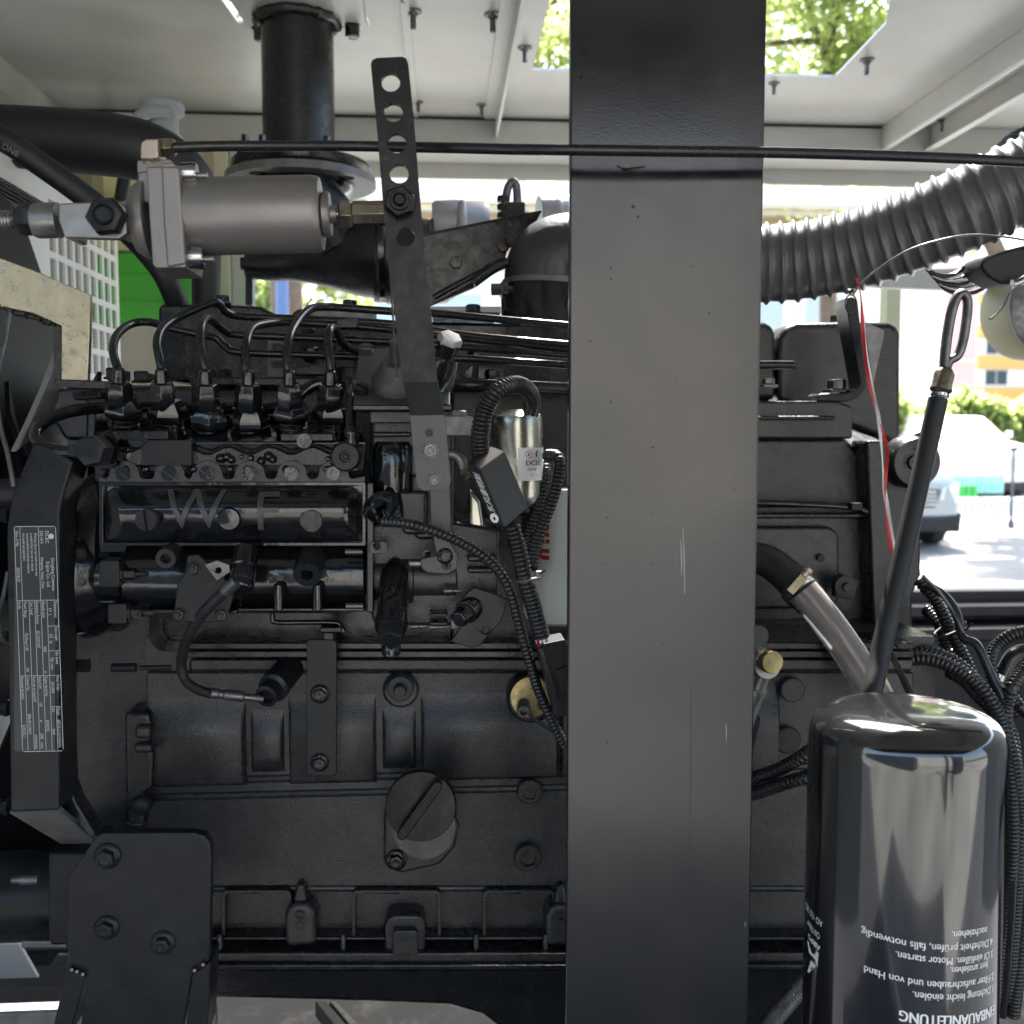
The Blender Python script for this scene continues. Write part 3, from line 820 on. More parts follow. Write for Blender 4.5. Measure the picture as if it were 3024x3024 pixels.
for pts in (((2016, 1556), (2020, 1650), (2022, 1755)), ((2010, 1590), (2012, 1640), (2013, 1700)), ((2143, 2136), (2145, 2160), (2144, 2192)), ((2200, 2722), (2201, 2730), (2201, 2737))):
    b = MB(); b.tube([P(x, y, PY) for x, y in pts], [.00008, .00022, .00008], 5); b.build('scratch', K['print2'], t)
b = MB(); q = [P(x, y, PY) for x, y in ((1822, 488), (1835, 500), (1850, 503), (1866, 500), (1905, 492))]
b.tube(q, [.0004, .0012, .0014, .0012, .0004], 6); b.build('weld_pip', K['post'], t)

# ================================================================== ENGINE
E = T('diesel_engine', 'black painted six cylinder diesel engine with row of fuel lines, nameplate and oil cap', 'engine', P(1000, 2900, .95))
# --- block
YB = .90
blk = MB()
blk.box(430, 1880, 2760, 2860, YB + .006, .22)
block = blk.build('engine_block', K['cast'], E)
# face layer with recesses
h_slots = [rr(722, 2010, 858, 2268, 45, 6), rr(1112, 2010, 1246, 2265, 45, 6), ]
b = MB(); b.prism([(430, 1985), (2700, 1985), (2700, 2620), (430, 2620)], YB, .006)
b.build('block_face', K['cast'], block, bevel=.0022)
# belly bulges of the cylinders that catch the light
def bulge(x0, x1, y0, y1, dep, name='cylinder_bulge'):
    b = MB(); rs = []
    n = 12
    a0 = P(x0, (y0 + y1) / 2, YB); a1 = P(x1, (y0 + y1) / 2, YB)
    H = (P(x0, y0, YB) - P(x0, y1, YB)).length / 2
    for xx, sc in ((a0.x, .2), (a0.x + .006, .8), (a0.x + .014, 1), (a1.x - .014, 1), (a1.x - .006, .8), (a1.x, .2)):
        ring = [Vector((xx, YB + .004 - dep * sc * math.sin(math.pi * i / n), a0.z + H * math.cos(math.pi * i / n))) for i in range(n + 1)]
        ring.append(Vector((xx, YB + .03, a0.z)))
        rs.append(ring)
    b.rings(rs); return b.build(name, K['cast'], block)
def belly(x0, x1, y1, dep, top0=2040, top1=2150, low=16, name='cylinder_bulge', mk='cast'):
    # rounded shoulder, flat belly, rounded foot: one profile swept along the engine, ends drawn in
    ys = [top0 + (top1 - top0) * i / 9 for i in range(10)] + [y1 - low * 1.2 + low * 1.2 * i / 5 for i in range(6)]
    def dp(y):
        if y <= top1: f = (y - top0) / (top1 - top0); return dep * f * f * (3 - 2 * f)
        if y > y1 - low * 1.2: f = (y1 - y) / (low * 1.2); return dep * max(math.sin(max(f, 0) * math.pi / 2), .0)
        return dep
    rs = []
    for ex, k in ((0, .0), (3, .5), (7, .85), (13, 1.0)):
        rs.append((x0 + ex, k))
    for ex, k in ((13, 1.0), (7, .85), (3, .5), (0, .0)):
        rs.append((x1 - ex, k))
    b = MB(); R_ = []
    for xx, k in rs:
        X = P(xx, 2200, YB).x
        ring = [Vector((X, YB - dp(y) * k - .0003, P(1500, y, YB).z)) for y in ys]
        ring += [Vector((X, YB + .003, ring[-1].z)), Vector((X, YB + .003, ring[0].z))]
        R_.append(ring)
    b.rings(R_); return b.build(name, K[mk], block, ang=60)
belly(440, 728, 2300, .009); belly(854, 1112, 2300, .009); belly(1244, 1648, 2300, .009); belly(1652, 2300, 2300, .009)
belly(742, 840, 2262, .007, 2080, 2170, 40, 'window_boss'); belly(1130, 1228, 2260, .007, 2080, 2170, 40, 'window_boss')

# top ledge with machined edge
b = MB(); b.ext([P(560, 1946, YB - .016), P(560, 1982, YB - .016), P(560, 1990, YB), P(560, 1946, YB + .02)], P(2700, 1946, YB - .016) - P(560, 1946, YB - .016)); b.build('deck_ledge', K['cast'], block, bevel=.0025)
b = MB(); b.box(555, 1898, 2700, 1919, YB - .022, .05); b.build('gasket_rail', K['paint'], block, bevel=.0015)
b = MB(); b.box(545, 1922, 2700, 1944, YB - .020, .05); b.build('gasket_rail', K['paint'], block, bevel=.0015)
# side cover (tappet cover) panel with rounded frame
b = MB(); b.prism(rr(440, 1700, 1700, 1925, 50, 6), YB + .0, .02, [rr(478, 1700 + 6, 1690, 1893, 40, 6)]); b.build('cover_frame', K['paint'], block, bevel=.003)
b = MB(); b.prism(rr(474, 1600, 1694, 1897, 40, 6), YB + .008, .01); b.build('tappet_cover', K['paint'], block, bevel=.002)
# long ribs
for y0, y1 in ((2298, 2318), (2344, 2366)):
    b = MB(); a = P(440, (y0 + y1) / 2, YB); c = P(2700, (y0 + y1) / 2, YB)
    b.lathe(a + Vector((0, .002, 0)), (1, 0, 0), [(.0005, -.002), (m(14, YB), .004), (m(14, YB), (c - a).x)], 14); b.build('long_rib', K['cast'], block)
# lower apron
def framed(pts, dep, name='apron_panel', mm='castfine', Y=YB - .004):
    b = MB(); b.prism(pts, Y, dep); return b.build(name, K[mm], block, bevel=.0035)
framed([(430, 2615), (2700, 2615), (2700, 2638), (430, 2638)], .01, 'apron_lip', Y=YB + .0005)
for x0, x1 in ((655, 860), (1040, 1302), (1425, 1640), (1830, 2090)):
    b = MB(); b.prism(rr(x0, 2630, x1, 2775, 16, 4), YB - .0075, .012, [rr(x0 + 9, 2640, x1 - 9, 2766, 12, 4)])
    b.build('apron_frame', K['cast'], block, bevel=.0035)
b = MB(); b.prism([(1135, 2815), (1135, 2735), (1142, 2715), (1160, 2703), (1235, 2703), (1250, 2715), (1257, 2735), (1257, 2815)], YB - .018, .03); b.build('apron_arch', K['castfine'], block, bevel=.004)
b = MB(); b.prism([(1158, 2822), (1160, 2755), (1168, 2748), (1225, 2748), (1233, 2755), (1235, 2822)], YB - .026, .02); b.build('apron_arch', K['castfine'], block, bevel=.003)
b = MB(); b.box(430, 2768, 2700, 2778, YB - .012, .03); b.build('apron_lip', K['castfine'], block, bevel=.002)
b = MB(); b.box(430, 2814, 2700, 2846, YB - .024, .05); b.build('pan_flange', K['castfine'], block, bevel=.002)
b = MB(); b.box(430, 2849, 2700, 2866, YB - .030, .05); b.build('pan_flange', K['paint'], block, bevel=.0015)
for x in (1014, 1406, 650, 1610, 1990):
    b = MB(); a = P(x, 2790, YB - .016); b.lathe(a + Vector((0, 0, -.011)), (0, 0, 1), [(m(9, YB), 0), (m(9, YB), .018), (m(5, YB), .021)], 12); b.build('dowel', K['castfine'], block)
# bosses beside the apron
for x, y in ((885, 2700), (1655, 2705)):
    b = MB(); b.prism([(x - 45, 2800), (x - 45, y + 5), (x - 30, y - 30), (x + 20, y - 34), (x + 48, y - 10), (x + 50, 2795)], YB - .018, .03); b.build('lug', K['cast'], block, bevel=.006)
    b = MB(); b.prism([(x - 22, y - 25), (x - 10, y - 88), (x + 14, y - 88), (x + 26, y - 20)], YB - .012, .02); b.build('lug_rib', K['cast'], block, bevel=.004)
    bolt('plug', block, x, y + 2, YB - .018, 15, 'dark', 'tapped_hole'); bolt('cup', block, x + 2, y + 32, YB - .018, 14, 'dark', 'tapped_hole')  # near black discs: the shade inside the holes is put into the colour
# plugs and bosses on the face
def recess(x, y, r, mk, Y=YB + .001, kind='cup', ring=None):
    if ring:
        bolt('plug', block, x, y, Y, ring, 'dark', 'recess_ring')
    return bolt(kind, block, x, y, Y - .001, r, mk, 'core_plug')
bolt('cup', block, 1567, 2175, YB - .005, 42, 'plug', 'core_plug')
bolt('plug', block, 1563, 2335, YB - .010, 38, 'castfine', 'boss')
b = MB(); b.lathe(P(1563, 2335, YB), NY, [(m(39, YB), 0), (m(39, YB), .012)], 24); b.build('boss', K['castfine'], block)
bolt('plug', block, 1558, 2530, YB - .006, 42, 'castfine', 'boss')
bolt('cup', block, 2340, 2037, YB - .008, 38, 'plug', 'core_plug')
bolt('cup', block, 2236, 1878, YB - .02, 36, 'plug', 'core_plug')
bolt('cup', block, 2325, 2185, YB - .004, 42, 'dark', 'core_plug')
b = MB(); b.lathe(P(1185, 2030, YB + .004), NY, [(m(54, YB), 0), (m(54, YB), .008), (m(46, YB), .011)], 26); b.build('plug_seat', K['cast'], block)
b = MB(); b.lathe(P(1183, 2020, YB - .006), (.0, -1, -.12), [(m(40, YB), 0), (m(40, YB), .010), (m(36, YB), .012), (m(20, YB), .012), (m(19, YB), .018), (m(16, YB), .020)], 26); b.build('oil_gallery_plug', K['plug'], block)
# cast digits
for st, px, py in (('X', 722, 2580), ('37', 832, 2570)):
    b = MB(); c = P(px, py, YB - .0008); put_text(b, st, lambda u, v: c + Vector((u, 0, v)), .010); b.build('cast_lettering', K['cast'], block)
# left end step of the block
b = MB(); b.prism([(365, 2105), (440, 2105), (452, 2160), (440, 2200), (452, 2230), (448, 2330), (425, 2345), (425, 2440), (370, 2440)], YB - .014, .05); b.build('front_lug', K['castfine'], block, bevel=.004)
b = MB(); b.box(395, 2145, 445, 2185, YB - .022, .02); b.build('front_lug', K['cast'], block, bevel=.004)
b = MB(); b.box(392, 2197, 448, 2228, YB - .022, .02); b.build('front_lug', K['cast'], block, bevel=.004)
b = MB(); b.lathe(P(420, 2372, YB - .01), NY, [(m(30, YB), 0), (m(30, YB), .006), (m(20, YB), .010), (m(8, YB), .011)], 20); b.build('front_lug', K['dark'], block)
# oil cap
YC = .83
d = Vector((-.05, -1, .10)).normalized()
b = MB(); b.prism([(1133, 2400), (1133, 2545), (1150, 2572), (1190, 2580), (1300, 2555), (1345, 2500), (1355, 2440), (1340, 2400), (1240, 2330)], YB - .010, .012); fl = b.build('filler_flange', K['castfine'], E, bevel=.003)
c = P(1262, 2400, YB - .008)
b = MB(); b.lathe(c, d, [(m(88, YB), 0), (m(86, YB), .03), (m(90, YB), .033), (m(90, YB), .045)], 40); b.build('filler_neck', K['paint'], fl)
c = P(1245, 2371, YC + .012)
b = MB(); b.lathe(c, d, [(m(104, YC), 0), (m(107, YC), .004), (m(107, YC), .010), (m(104, YC), .012), (m(60, YC), .0125)], 48)
cap = b.build('oil_filler_cap', K['lever'], E)
u = (P(1300, 2275, YC) - P(1180, 2440, YC)).normalized()
v = d.cross(u).normalized()
cf = c + d * .0123
L = m(104, YC); W_ = m(15, YC)
prof = [cf + u * (L - W_) * 1 + (u * math.cos(a) + v * math.sin(a)) * W_ for a in [R(x) for x in range(-90, 91, 18)]] + [cf - u * (L - W_) - (u * math.cos(a) + v * math.sin(a)) * W_ for a in [R(x) for x in range(-90, 91, 18)]]
b = MB(); b.ext(prof, d * .014); b.build('cap_grip', K['lever'], cap, bevel=.001)
bolt('flange', fl, 1170, 2538, YB - .010, 33, 'paint')
# strap plate
b = MB(); b.prism(rr(905, 1889, 994, 2292, 14, 4), YB - .046, .005); st = b.build('strap_plate', K['plate'], E, bevel=.0008)
bolt('flange', st, 945, 2049, YB - .046, 29, 'paint'); bolt('flange', st, 944, 2251, YB - .046, 28, 'paint')
b = MB(); b.box(930, 1915, 975, 1990, YB - .041, .03); b.build('spacer', K['paint'], st)
b = MB(); b.box(925, 2235, 975, 2275, YB - .041, .05); b.build('spacer', K['paint'], st)
b = MB(); b.box(945, 1853, 1008, 1868, YB - .05, .02); b.box(955, 1868, 985, 1892, YB - .045, .01); b.build('spacer', K['castfine'], st, bevel=.001)
# pipe clip tube above the strap
b = MB(); b.tube([P(805, 1812, .86), P(806, 1830, .86), P(825, 1838, .86), P(980, 1838, .86), P(1005, 1848, .86), P(1015, 1866, .86)], .0022, 10); b.build('drain_line', K['gloss'], E)

# oil pan
b = MB()
rs = []
for px, bot in ((420, 2925), (500, 2930), (750, 2936), (1100, 2945), (1330, 2955), (1430, 2985), (1500, 3040), (1560, 3120), (2400, 3150)):
    a = P(px, 2862, YB - .018); z2 = P(px, bot, YB + .032).z
    x = a.x
    ring = [Vector((x, YB - .020, a.z)), Vector((x, YB - .016, a.z - .004))]
    hh = a.z - z2
    for k in range(1, 7):
        ang = math.pi / 2 * k / 6
        ring.append(Vector((x, YB - .006 + .045 * (1 - math.cos(ang)), a.z - .006 - (hh - .006) * math.sin(ang) ** .8)))
    ring += [Vector((x, YB + .25, z2)), Vector((x, YB + .25, a.z))]
    rs.append(ring)
b.rings(rs); opan = b.build('oil_pan', K['paint'], E)
b = MB(); b.tube([P(x_, y_, YB + .035) for x_, y_ in ((640, 2930), (750, 2935), (1000, 2943), (1200, 2949), (1330, 2957), (1420, 2980), (1490, 3030), (1540, 3100))], .0022, 10); b.build('pan_edge_line', K['plate_lit'], opan)  # pale tube put in for the bright line along the pan edge

# --- mounting bracket, bottom left
YM = .72
b = MB(); b.prism([(200, 2850), (200, 2592), (238, 2540), (276, 2482), (300, 2461), (570, 2459), (602, 2466), (620, 2490), (624, 2530), (618, 2835), (590, 2862), (566, 2880), (535, 3060), (235, 3060), (255, 2880)], YM, .010)
mb_ = b.build('mounting_bracket', K['plate'], E, bevel=.0012)
b = MB(); b.ext([P(200, 2848, YM + .001), P(256, 2880, YM + .001), P(205, 3060, YM + .001), P(150, 3060, YM + .001)], (0, .03, 0)); b.build('gusset', K['plate'], mb_, bevel=.001)
b = MB(); b.ext([P(622, 2838, YM + .001), P(566, 2880, YM + .001), P(545, 3060, YM + .001), P(612, 3060, YM + .001)], (0, .03, 0)); b.build('gusset', K['plate'], mb_, bevel=.001)
for x, y, r_ in ((318, 2527, 40), (316, 2738, 37), (482, 2783, 37)):
    bolt('flange', mb_, x, y, YM, r_, 'plate', spin=x)
for x, y in ((230, 2865), (247, 2873), (600, 2845), (575, 2862), (215, 2860)):
    b = MB(); b.lathe(P(x, y, YM - .0005), (.2, -1, .3), [(m(8, YM), 0), (m(9, YM), .002), (m(5, YM), .005)], 8); b.build('weld_bead', K['gloss'], mb_)

# --- starter motor, far left
b = MB(); a = P(-60, 2650, .86); e = P(210, 2650, .86)
b.lathe(a, (1, 0, 0), [(m(128, .86), 0), (m(130, .86), (e - a).x * .5), (m(120, .86), (e - a).x * .8), (m(126, .86), (e - a).x)], 36); stt = b.build('starter_motor', K['plate'], E)
b = MB(); b.box(140, 2520, 262, 2800, .80, .06); b.build('end_housing', K['plate'], stt, bevel=.003)
b = MB(); a = P(36, 2598, .76); b.lathe(a, (1, 0, -.02), [(m(11, .76), 0), (m(11, .76), .006), (m(15, .76), .0065), (m(15, .76), m(76, .76))], 14); b.build('terminal', K['oldsteel'], stt)
b = MB(); b.box(60, 2778, 200, 2804, .80, .03); b.build('foot', K['oldsteel'], stt, bevel=.002)

# --- gear housing with nameplate
YG = .74
b = MB(); b.prism([(98, 1306), (150, 1322), (217, 1362), (190, 1450), (177, 1510), (174, 2394), (30, 2400), (24, 2000), (20, 1760), (19, 1560), (27, 1505), (40, 1442), (86, 1338)], YG, .035)
gh = b.build('gear_housing', K['plate'], E, bevel=.002)
b = MB(); b.prism([(180, 1500), (200, 1510), (203, 2310), (225, 2370), (285, 2468), (270, 2480), (200, 2400), (178, 2395)], YG + .032, .02); b.build('housing_rim', K['castfine'], gh, bevel=.002)
b = MB(); b.ext([P(28, 2401, YG), P(174, 2395, YG), P(290, 2490, YG + .07), P(180, 2492, YG + .07)], (0, .004, .002)); b.build('lower_chamfer', K['flangegrey'], gh)  # paler than the housing: light from the ground put into the colour
for y in (1523, 1886, 2092, 2382):
    b = MB(); a = P(26, y, YG + .06); b.lathe(a, (-1, 0, 0), [(m(24, .8), 0), (m(24, .8), .003), (m(20, .8), .0035), (m(20, .8), .014)], 6); b.build('bolt', K['plate'], gh)
b = MB(); b.lathe(P(10, 1460, .84), (1, 0, 0), [(m(45, .84), -.05), (m(45, .84), .02)], 20); b.build('idler_boss', K['rubber'], gh)
b = MB(); b.wb((P(205, 1500, .92).x, .92, P(205, 2480, .92).z), (P(470, 1500, .92).x, .95, P(205, 1300, .92).z)); b.build('case_wall', K['cast'], gh)
# pump drive flange
xa_, xb_ = P(214, 1640, .78).x, P(280, 1640, .78).x
b = MB(); cc = Vector((xa_, .845, P(214, 1652, .78).z)); b.lathe(cc, (1, 0, 0), [(.050, -.02), (.064, 0), (.066, .003), (.066, xb_ - xa_), (.060, xb_ - xa_ + .002)], 56); b.build('drive_flange', K['castfine'], gh)
# name plate: foil with print
NP0 = P(42, 1554, YG - .0006); NPX = P(164, 1554, YG - .0006); NPY = P(36, 2219, YG - .0006)
b = MB(); b.prism(rr(42, 1554, 163, 2219, 8, 4), YG - .0008, .0008); npl = b.build('nameplate', K['nameplate'], gh)
npw = (NPX - NP0).x; nph = (NP0 - NPY).z
def npf(a, c):   # a: 0..1 down the plate, c: 0..1 leftwards from the right edge
    return Vector((NPX.x - c * npw, YG - .0011, NP0.z - a * nph))
b = MB()
def line(a0, c0, a1, c1, wd=.0003):
    p, q = npf(a0, c0), npf(a1, c1)
    dx = Vector((wd, 0, 0)) if abs(p.x - q.x) < 1e-6 else Vector((0, 0, -wd))
    b.add([p, q, q + dx, p + dx], [(0, 1, 2, 3)])
for cc_ in (.0, 1.0): line(.005, cc_, .995, cc_, .00035)
line(0, .02, 0, .98, .0004); line(1, .02, 1, .98, .0004)
line(.0, .42, .325, .42); line(.0, .865, .995, .865)
line(.325, 0, .325, 1); line(.66, 0, .66, 1); line(.325, .27, .995, .27); line(.325, .42, .995, .42); line(.325, .57, .995, .57); line(.325, .71, .995, .71)
line(.80, .13, .995, .13); line(.44, 0, .44, .27); line(.55, 0, .55, .27); line(.80, 0, .80, .27)
def nt_(s, a, c, h, ws=.9, bold=.0):
    o = npf(a, c)
    put_text(b, s, lambda u_, v_: o + Vector((v_, 0, -u_)), h * npw * 1.35, wscale=ws, bold=bold)
nt_('Dongfeng Cummins', .14, .13, .085); nt_('Engine Co., Ltd.', .155, .25, .085); nt_('Xiangyang, Hubei, China', .135, .38, .075, .8)
nt_('5321414', .02, .38, .085, .8); nt_('DCEC', .02, .25, .09, 1.0)
for i, s_ in enumerate(('Warning: Injury may result and warranty', 'is voided if fuel rate rpm or altitude', 'exceed published maximum values for', 'this model and application.')):
    nt_(s_, .03, .52 + .095 * i, .068, .72)
nt_('Date of Mfg.', .02, .97, .075, .8); nt_('2024/6/25', .18, .97, .085, .8)
for s_, a, c in (('Displacement', .33, .10), ('5.9   L', .36, .23), ('Net weight', .445, .10), ('435   kg', .475, .23), ('Idle Speed', .555, .10), ('750  r/min', .58, .23),
                 ('Altitude Limit', .33, .39), ('3000', .53, .39), ('m', .64, .39), ('Exemption Reason', .33, .54), ('出口/EXPORT', .46, .54), ('Cert. Level', .33, .68), ('Power Range', .33, .83),
                 ('75≤Pmax<130', .47, .83), ('kW', .625, .83), ('Family', .33, .97), ('Shop Order', .665, .10), ('SO13349', .69, .23), ('Model', .805, .11), ('6BT5.9-C130', .86, .11),
                 ('CPL', .805, .24), ('3634', .90, .24), ('Engine Serial No.', .665, .39), ('82402922', .86, .39), ('Rated kW', .665, .54), ('110', .78, .54), ('at', .86, .54), ('2300', .92, .54), ('r/min', .96, .54),
                 ('Fuel rate at rated HP', .665, .68), ('mm3/stroke', .925, .68), ('License No.', .665, .83), ('3806-0012-00412', .83, .83), ('Executed Standard', .665, .97), ('Q/DCEC-1', .88, .97)):
    nt_(s_, a, c, .078, .72)
o = npf(.045, .11)
b.lathe(o, NY, [(.0019, 0), (.0019, .00005)], 16)
b.build('lettering', K['print2'], npl)
for i, (a, c) in enumerate(((.0, .42),)):
    bolt('cup', npl, 118, 1545, YG, 6, 'plate', 'rivet')
b = MB(); q = [npf(.90, .03), npf(.985, .04), npf(.985, .10), npf(.95, .12)]; b.add(q, [(0, 1, 2, 3)]); b.build('clear_patch', K['oldsteel'], npl)

# --- injection pump
pump = MB()
YP = .745
a = P(300, 1705, YP + .030); e = P(1085, 1705, YP + .030)
Lp = (e - a).x
pump.lathe(a, (1, 0, 0), [(m(100, YP) * .8, 0), (m(100, YP) * .8, .018), (m(108, YP), .022), (m(112, YP), .03), (m(112, YP), Lp)], 40)
pump.prism([(290, 1600), (1082, 1600), (1082, 1790), (1030, 1812), (430, 1812), (400, 1760), (290, 1740)], YP + .028, .06)
pump.prism([(285, 1420), (1084, 1420), (1084, 1606), (300, 1606)], YP + .016, .08)
inj = pump.build('injection_pump', K['gloss'], E, bevel=.0015)
# head with sloping top
b = MB()
s0 = [P(278, 1305, YP + .004), P(278, 1425, YP + .012), P(278, 1428, YP + .09), P(278, 1215, YP + .09), P(278, 1225, YP + .055)]
b.ext(s0, (P(1088, 1305, YP) - P(278, 1305, YP)).x * Vector((1, 0, 0)))
b.build('pump_head', K['gloss'], inj, bevel=.0015)
# scalloped clamping strip with slotted screws
xs = (366, 500, 612, 738, 862, 985)
up = []
x = 295
pts = [(290, 1424), (290, 1405)]
for i, cx in enumerate(xs):
    pts += [(cx - 54, 1414), (cx - 47, 1408)]
    for k in range(9):
        an = math.pi * (1 - k / 8)
        pts.append((cx + 44 * math.cos(an), 1396 - 36 * math.sin(an)))
    pts += [(cx + 47, 1408), (cx + 54, 1414)]
pts += [(1078, 1405), (1078, 1424)]
b = MB(); b.prism(pts, YP + .001, .010); sc_ = b.build('scalloped_strip', K['castfine'], inj, bevel=.0008)
for i, cx in enumerate(xs):
    bolt('slot', sc_, cx, 1398, YP + .001, 21, 'gloss', 'screw', spin=(.8, .6, .7, -.55, .1, -.7)[i])
# wavy gasket line
wp = []
for k in range(61):
    x = 300 + 760 * k / 60
    wp.append(P(x, 1328 + 11 * math.cos((x - 612) / 124 * 2 * math.pi), YP + .0008))
b = MB(); b.path(wp, [.0008] * len(wp), 6); b.build('gasket_edge', K['gloss'], inj)
b = MB(); b.prism([(x_, y_) for x_, y_ in ((300, 1372), (300, 1334))] + [(300 + 760 * k / 40, 1334 + 11 * math.cos((300 + 760 * k / 40 - 612) / 124 * 2 * math.pi)) for k in range(41)] + [(1060, 1372)], YP + .003, .01); b.build('seal_strip', K['castfine'], inj)
rnd = random.Random(2)
for k in range(26):
    x = rnd.uniform(310, 1050); y = rnd.uniform(1342, 1366) if rnd.random() < .6 else 1385
    b = MB(); b.lathe(P(x, y, YP + .002), NY, [(m(rnd.uniform(8, 16), YP), 0), (m(7, YP), .0025), (m(3, YP), .003)], 9); b.build('paint_clot', K['gloss'], inj)
# clips with screws, blank plate
b = MB(); b.prism([(330, 1272), (496, 1272), (496, 1298), (330, 1300)], YP - .004, .012); cl_ = b.build('clamp_bar', K['paint'], inj, bevel=.001)
bolt('slot', cl_, 408, 1296, YP - .004, 25, 'gloss', 'screw', spin=.1)
b = MB(); b.prism([(828, 1280), (984, 1280), (984, 1303), (828, 1303)], YP - .004, .012); cl_ = b.build('clamp_bar', K['paint'], inj, bevel=.001)
bolt('slot', cl_, 900, 1302, YP - .004, 22, 'gloss', 'screw', spin=.05)
b = MB(); b.prism(rr(417, 1300, 565, 1374, 3, 2), YP - .0045, .004); b.build('blank_plate', K['plate'], inj, bevel=.0004)
# side cover: framed pressed sheet
b = MB(); b.prism(rr(292, 1424, 1080, 1612, 5, 2), YP + .001, .01, [rr(304, 1433, 1070, 1603, 5, 2)]); b.build('cover_frame', K['gloss'], inj, bevel=.0009)
b = MB(); n = 14; rs = []
for px, sc in ((303, .1), (316, .3), (345, .8), (368, 1), (1010, 1), (1034, .8), (1056, .3), (1071, .1)):
    x = P(px, 1518, YP).x; zt, zb_ = P(700, 1433, YP).z, P(700, 1603, YP).z
    ring = []
    for k in range(n + 1):
        f = k / n
        bulg = .5 * (1 - math.cos(min(f / .42, 1) * math.pi)) * .011 if f < .42 else .011 * (1 - .9 * ((f - .42) / .58) ** 2)
        ring.append(Vector((x, YP + .005 - bulg * sc, zt + (zb_ - zt) * f)))
    ring += [Vector((x, YP + .014, zb_)), Vector((x, YP + .014, zt))]
    rs.append(ring)
b.rings(rs); cov = b.build('side_cover', K['gloss'], inj)
for st, x, yy in (('W', 486, 1560), ('F', 748, 1566)):
    b = MB(); vs, fs = TXT[st]; c = P(x, yy, YP - .0068); sz = m(118 / .73, YP)
    tm = bpy.data.meshes.new('tmp'); tm.from_pydata([(v_.x * sz * 1.02, 0, v_.y * sz) for v_ in vs], [], fs)
    bm = bmesh.new(); bm.from_mesh(tm)
    for kz in range(1, 16):
        bmesh.ops.bisect_plane(bm, geom=bm.verts[:] + bm.edges[:] + bm.faces[:], plane_co=(0, 0, kz * .0019), plane_no=(0, 0, 1))
    bm.verts.ensure_lookup_table(); bm.verts.index_update()
    zt, zb_ = P(700, 1433, YP).z, P(700, 1603, YP).z
    def covy(z):
        f = min(max((zt - z) / (zt - zb_), 0), 1)
        return YP + .005 - (.5 * (1 - math.cos(min(f / .42, 1) * math.pi)) * .011 if f < .42 else .011 * (1 - .9 * ((f - .42) / .58) ** 2))
    fr = [Vector((c.x + q_.co.x, covy(c.z + q_.co.z) - .0018, c.z + q_.co.z)) for q_ in bm.verts]
    fs = [tuple(q_.index for q_ in f_.verts) for f_ in bm.faces]
    bm.free(); bpy.data.meshes.remove(tm)
    o = len(fr)
    ed = {}
    for f in fs:
        for i in range(len(f)):
            e_ = (f[i], f[(i + 1) % len(f)])
            ed[e_] = ed.get(e_, 0) + 1
    sides = [(a_, b_, b_ + o, a_ + o) for (a_, b_) in ed if (b_, a_) not in ed]
    b.add(fr + [p_ + Vector((0, .004, 0)) for p_ in fr], list(fs) + sides); b.build('raised_letter', K['plate_lit'], cov, ang=50)  # letters paler than the cover: edge highlights put into their colour
bolt('slot', cov, 438, 1534, YP - .006, 32, 'plate', 'screw', spin=1.45); bolt('slot', cov, 921, 1537, YP - .006, 32, 'paint', 'screw', spin=-.75)
b = MB(); b.lathe(P(679, 1532, YP - .004), NY, [(m(34, YP), 0), (m(34, YP), .003), (m(30, YP), .0045), (m(12, YP), .0052)], 26); b.build('cover_plug', K['gloss'], cov)
# delivery valve holders and nuts
nuts = ((353, 1165), (482, 1168), (608, 1172), (733, 1173), (855, 1172), (977, 1172))
bases = ((366, 1228), (498, 1240), (618, 1262), (738, 1262), (860, 1238), (982, 1240))
YN = .772
for i, ((nx, ny_), (bx_, by_)) in enumerate(zip(nuts, bases)):
    axn = (P(nx, ny_, YN - .006) - P(bx_, by_ + 6, YN + .014)); axn = Vector((axn.x, -.010, abs(axn.z) + .012)).normalized()
    b = MB(); c = P(bx_, by_ + 18, YN + .004)
    b.lathe(c - axn * .004, axn, [(m(44, YN), -.004), (m(46, YN), .001), (m(46, YN), .004), (m(43, YN), .0045), (m(45, YN), .005), (m(45, YN), .008)], 30)
    b.lathe(c + axn * .001, axn, [(m(52, YN), .004), (m(58, YN), .006), (m(58, YN), .011), (m(36, YN), .0195), (m(30, YN), .020)], 6, .25 + i * .5)
    h_ = b.build('valve_holder', K['gloss'], inj, bevel=.0007)
    b = MB(); c = P(nx, ny_ + 50, YN - .002)
    b.lathe(c, axn, [(m(34, YN), .002), (m(40, YN), .004), (m(40, YN), .017), (m(33, YN), .0225), (m(26, YN), .023)], 6, .5 + i * .7)
    b.lathe(c, axn, [(m(22, YN), .01), (m(18, YN), .027), (m(16, YN), .032), (m(12, YN), .033)], 18)
    b.build('union_nut', K['gloss'], h_, bevel=.0009)
# pump lower details
b = MB(); b.lathe(P(495, 1645, YP - .012), (0, -1, -.1), [(m(30, YP), -.02), (m(30, YP), .004), (m(28, YP), .0055), (m(15, YP), .0055), (m(14, YP), -.004)], 26); b.build('pump_boss', K['plate'], inj)
b = MB(); b.lathe(P(911, 1680, YP - .008), (0, -1, -.35), [(m(42, YP), -.03), (m(40, YP), .008), (m(37, YP), .0095), (m(18, YP), .0095), (m(17, YP), -.004)], 28); b.build('pump_boss', K['plate'], inj)
b = MB(); b.prism([(552, 1640), (585, 1638), (660, 1700), (690, 1760), (668, 1828), (650, 1838), (525, 1838), (512, 1815), (522, 1730), (545, 1690)], YP - .012, .005); fp = b.build('feed_pump_cover', K['plate'], inj, bevel=.0012)
for x, y in ((572, 1678), (530, 1813), (655, 1814)):
    bolt('nut', fp, x, y, YP - .012, 20, 'paint', 'nut')
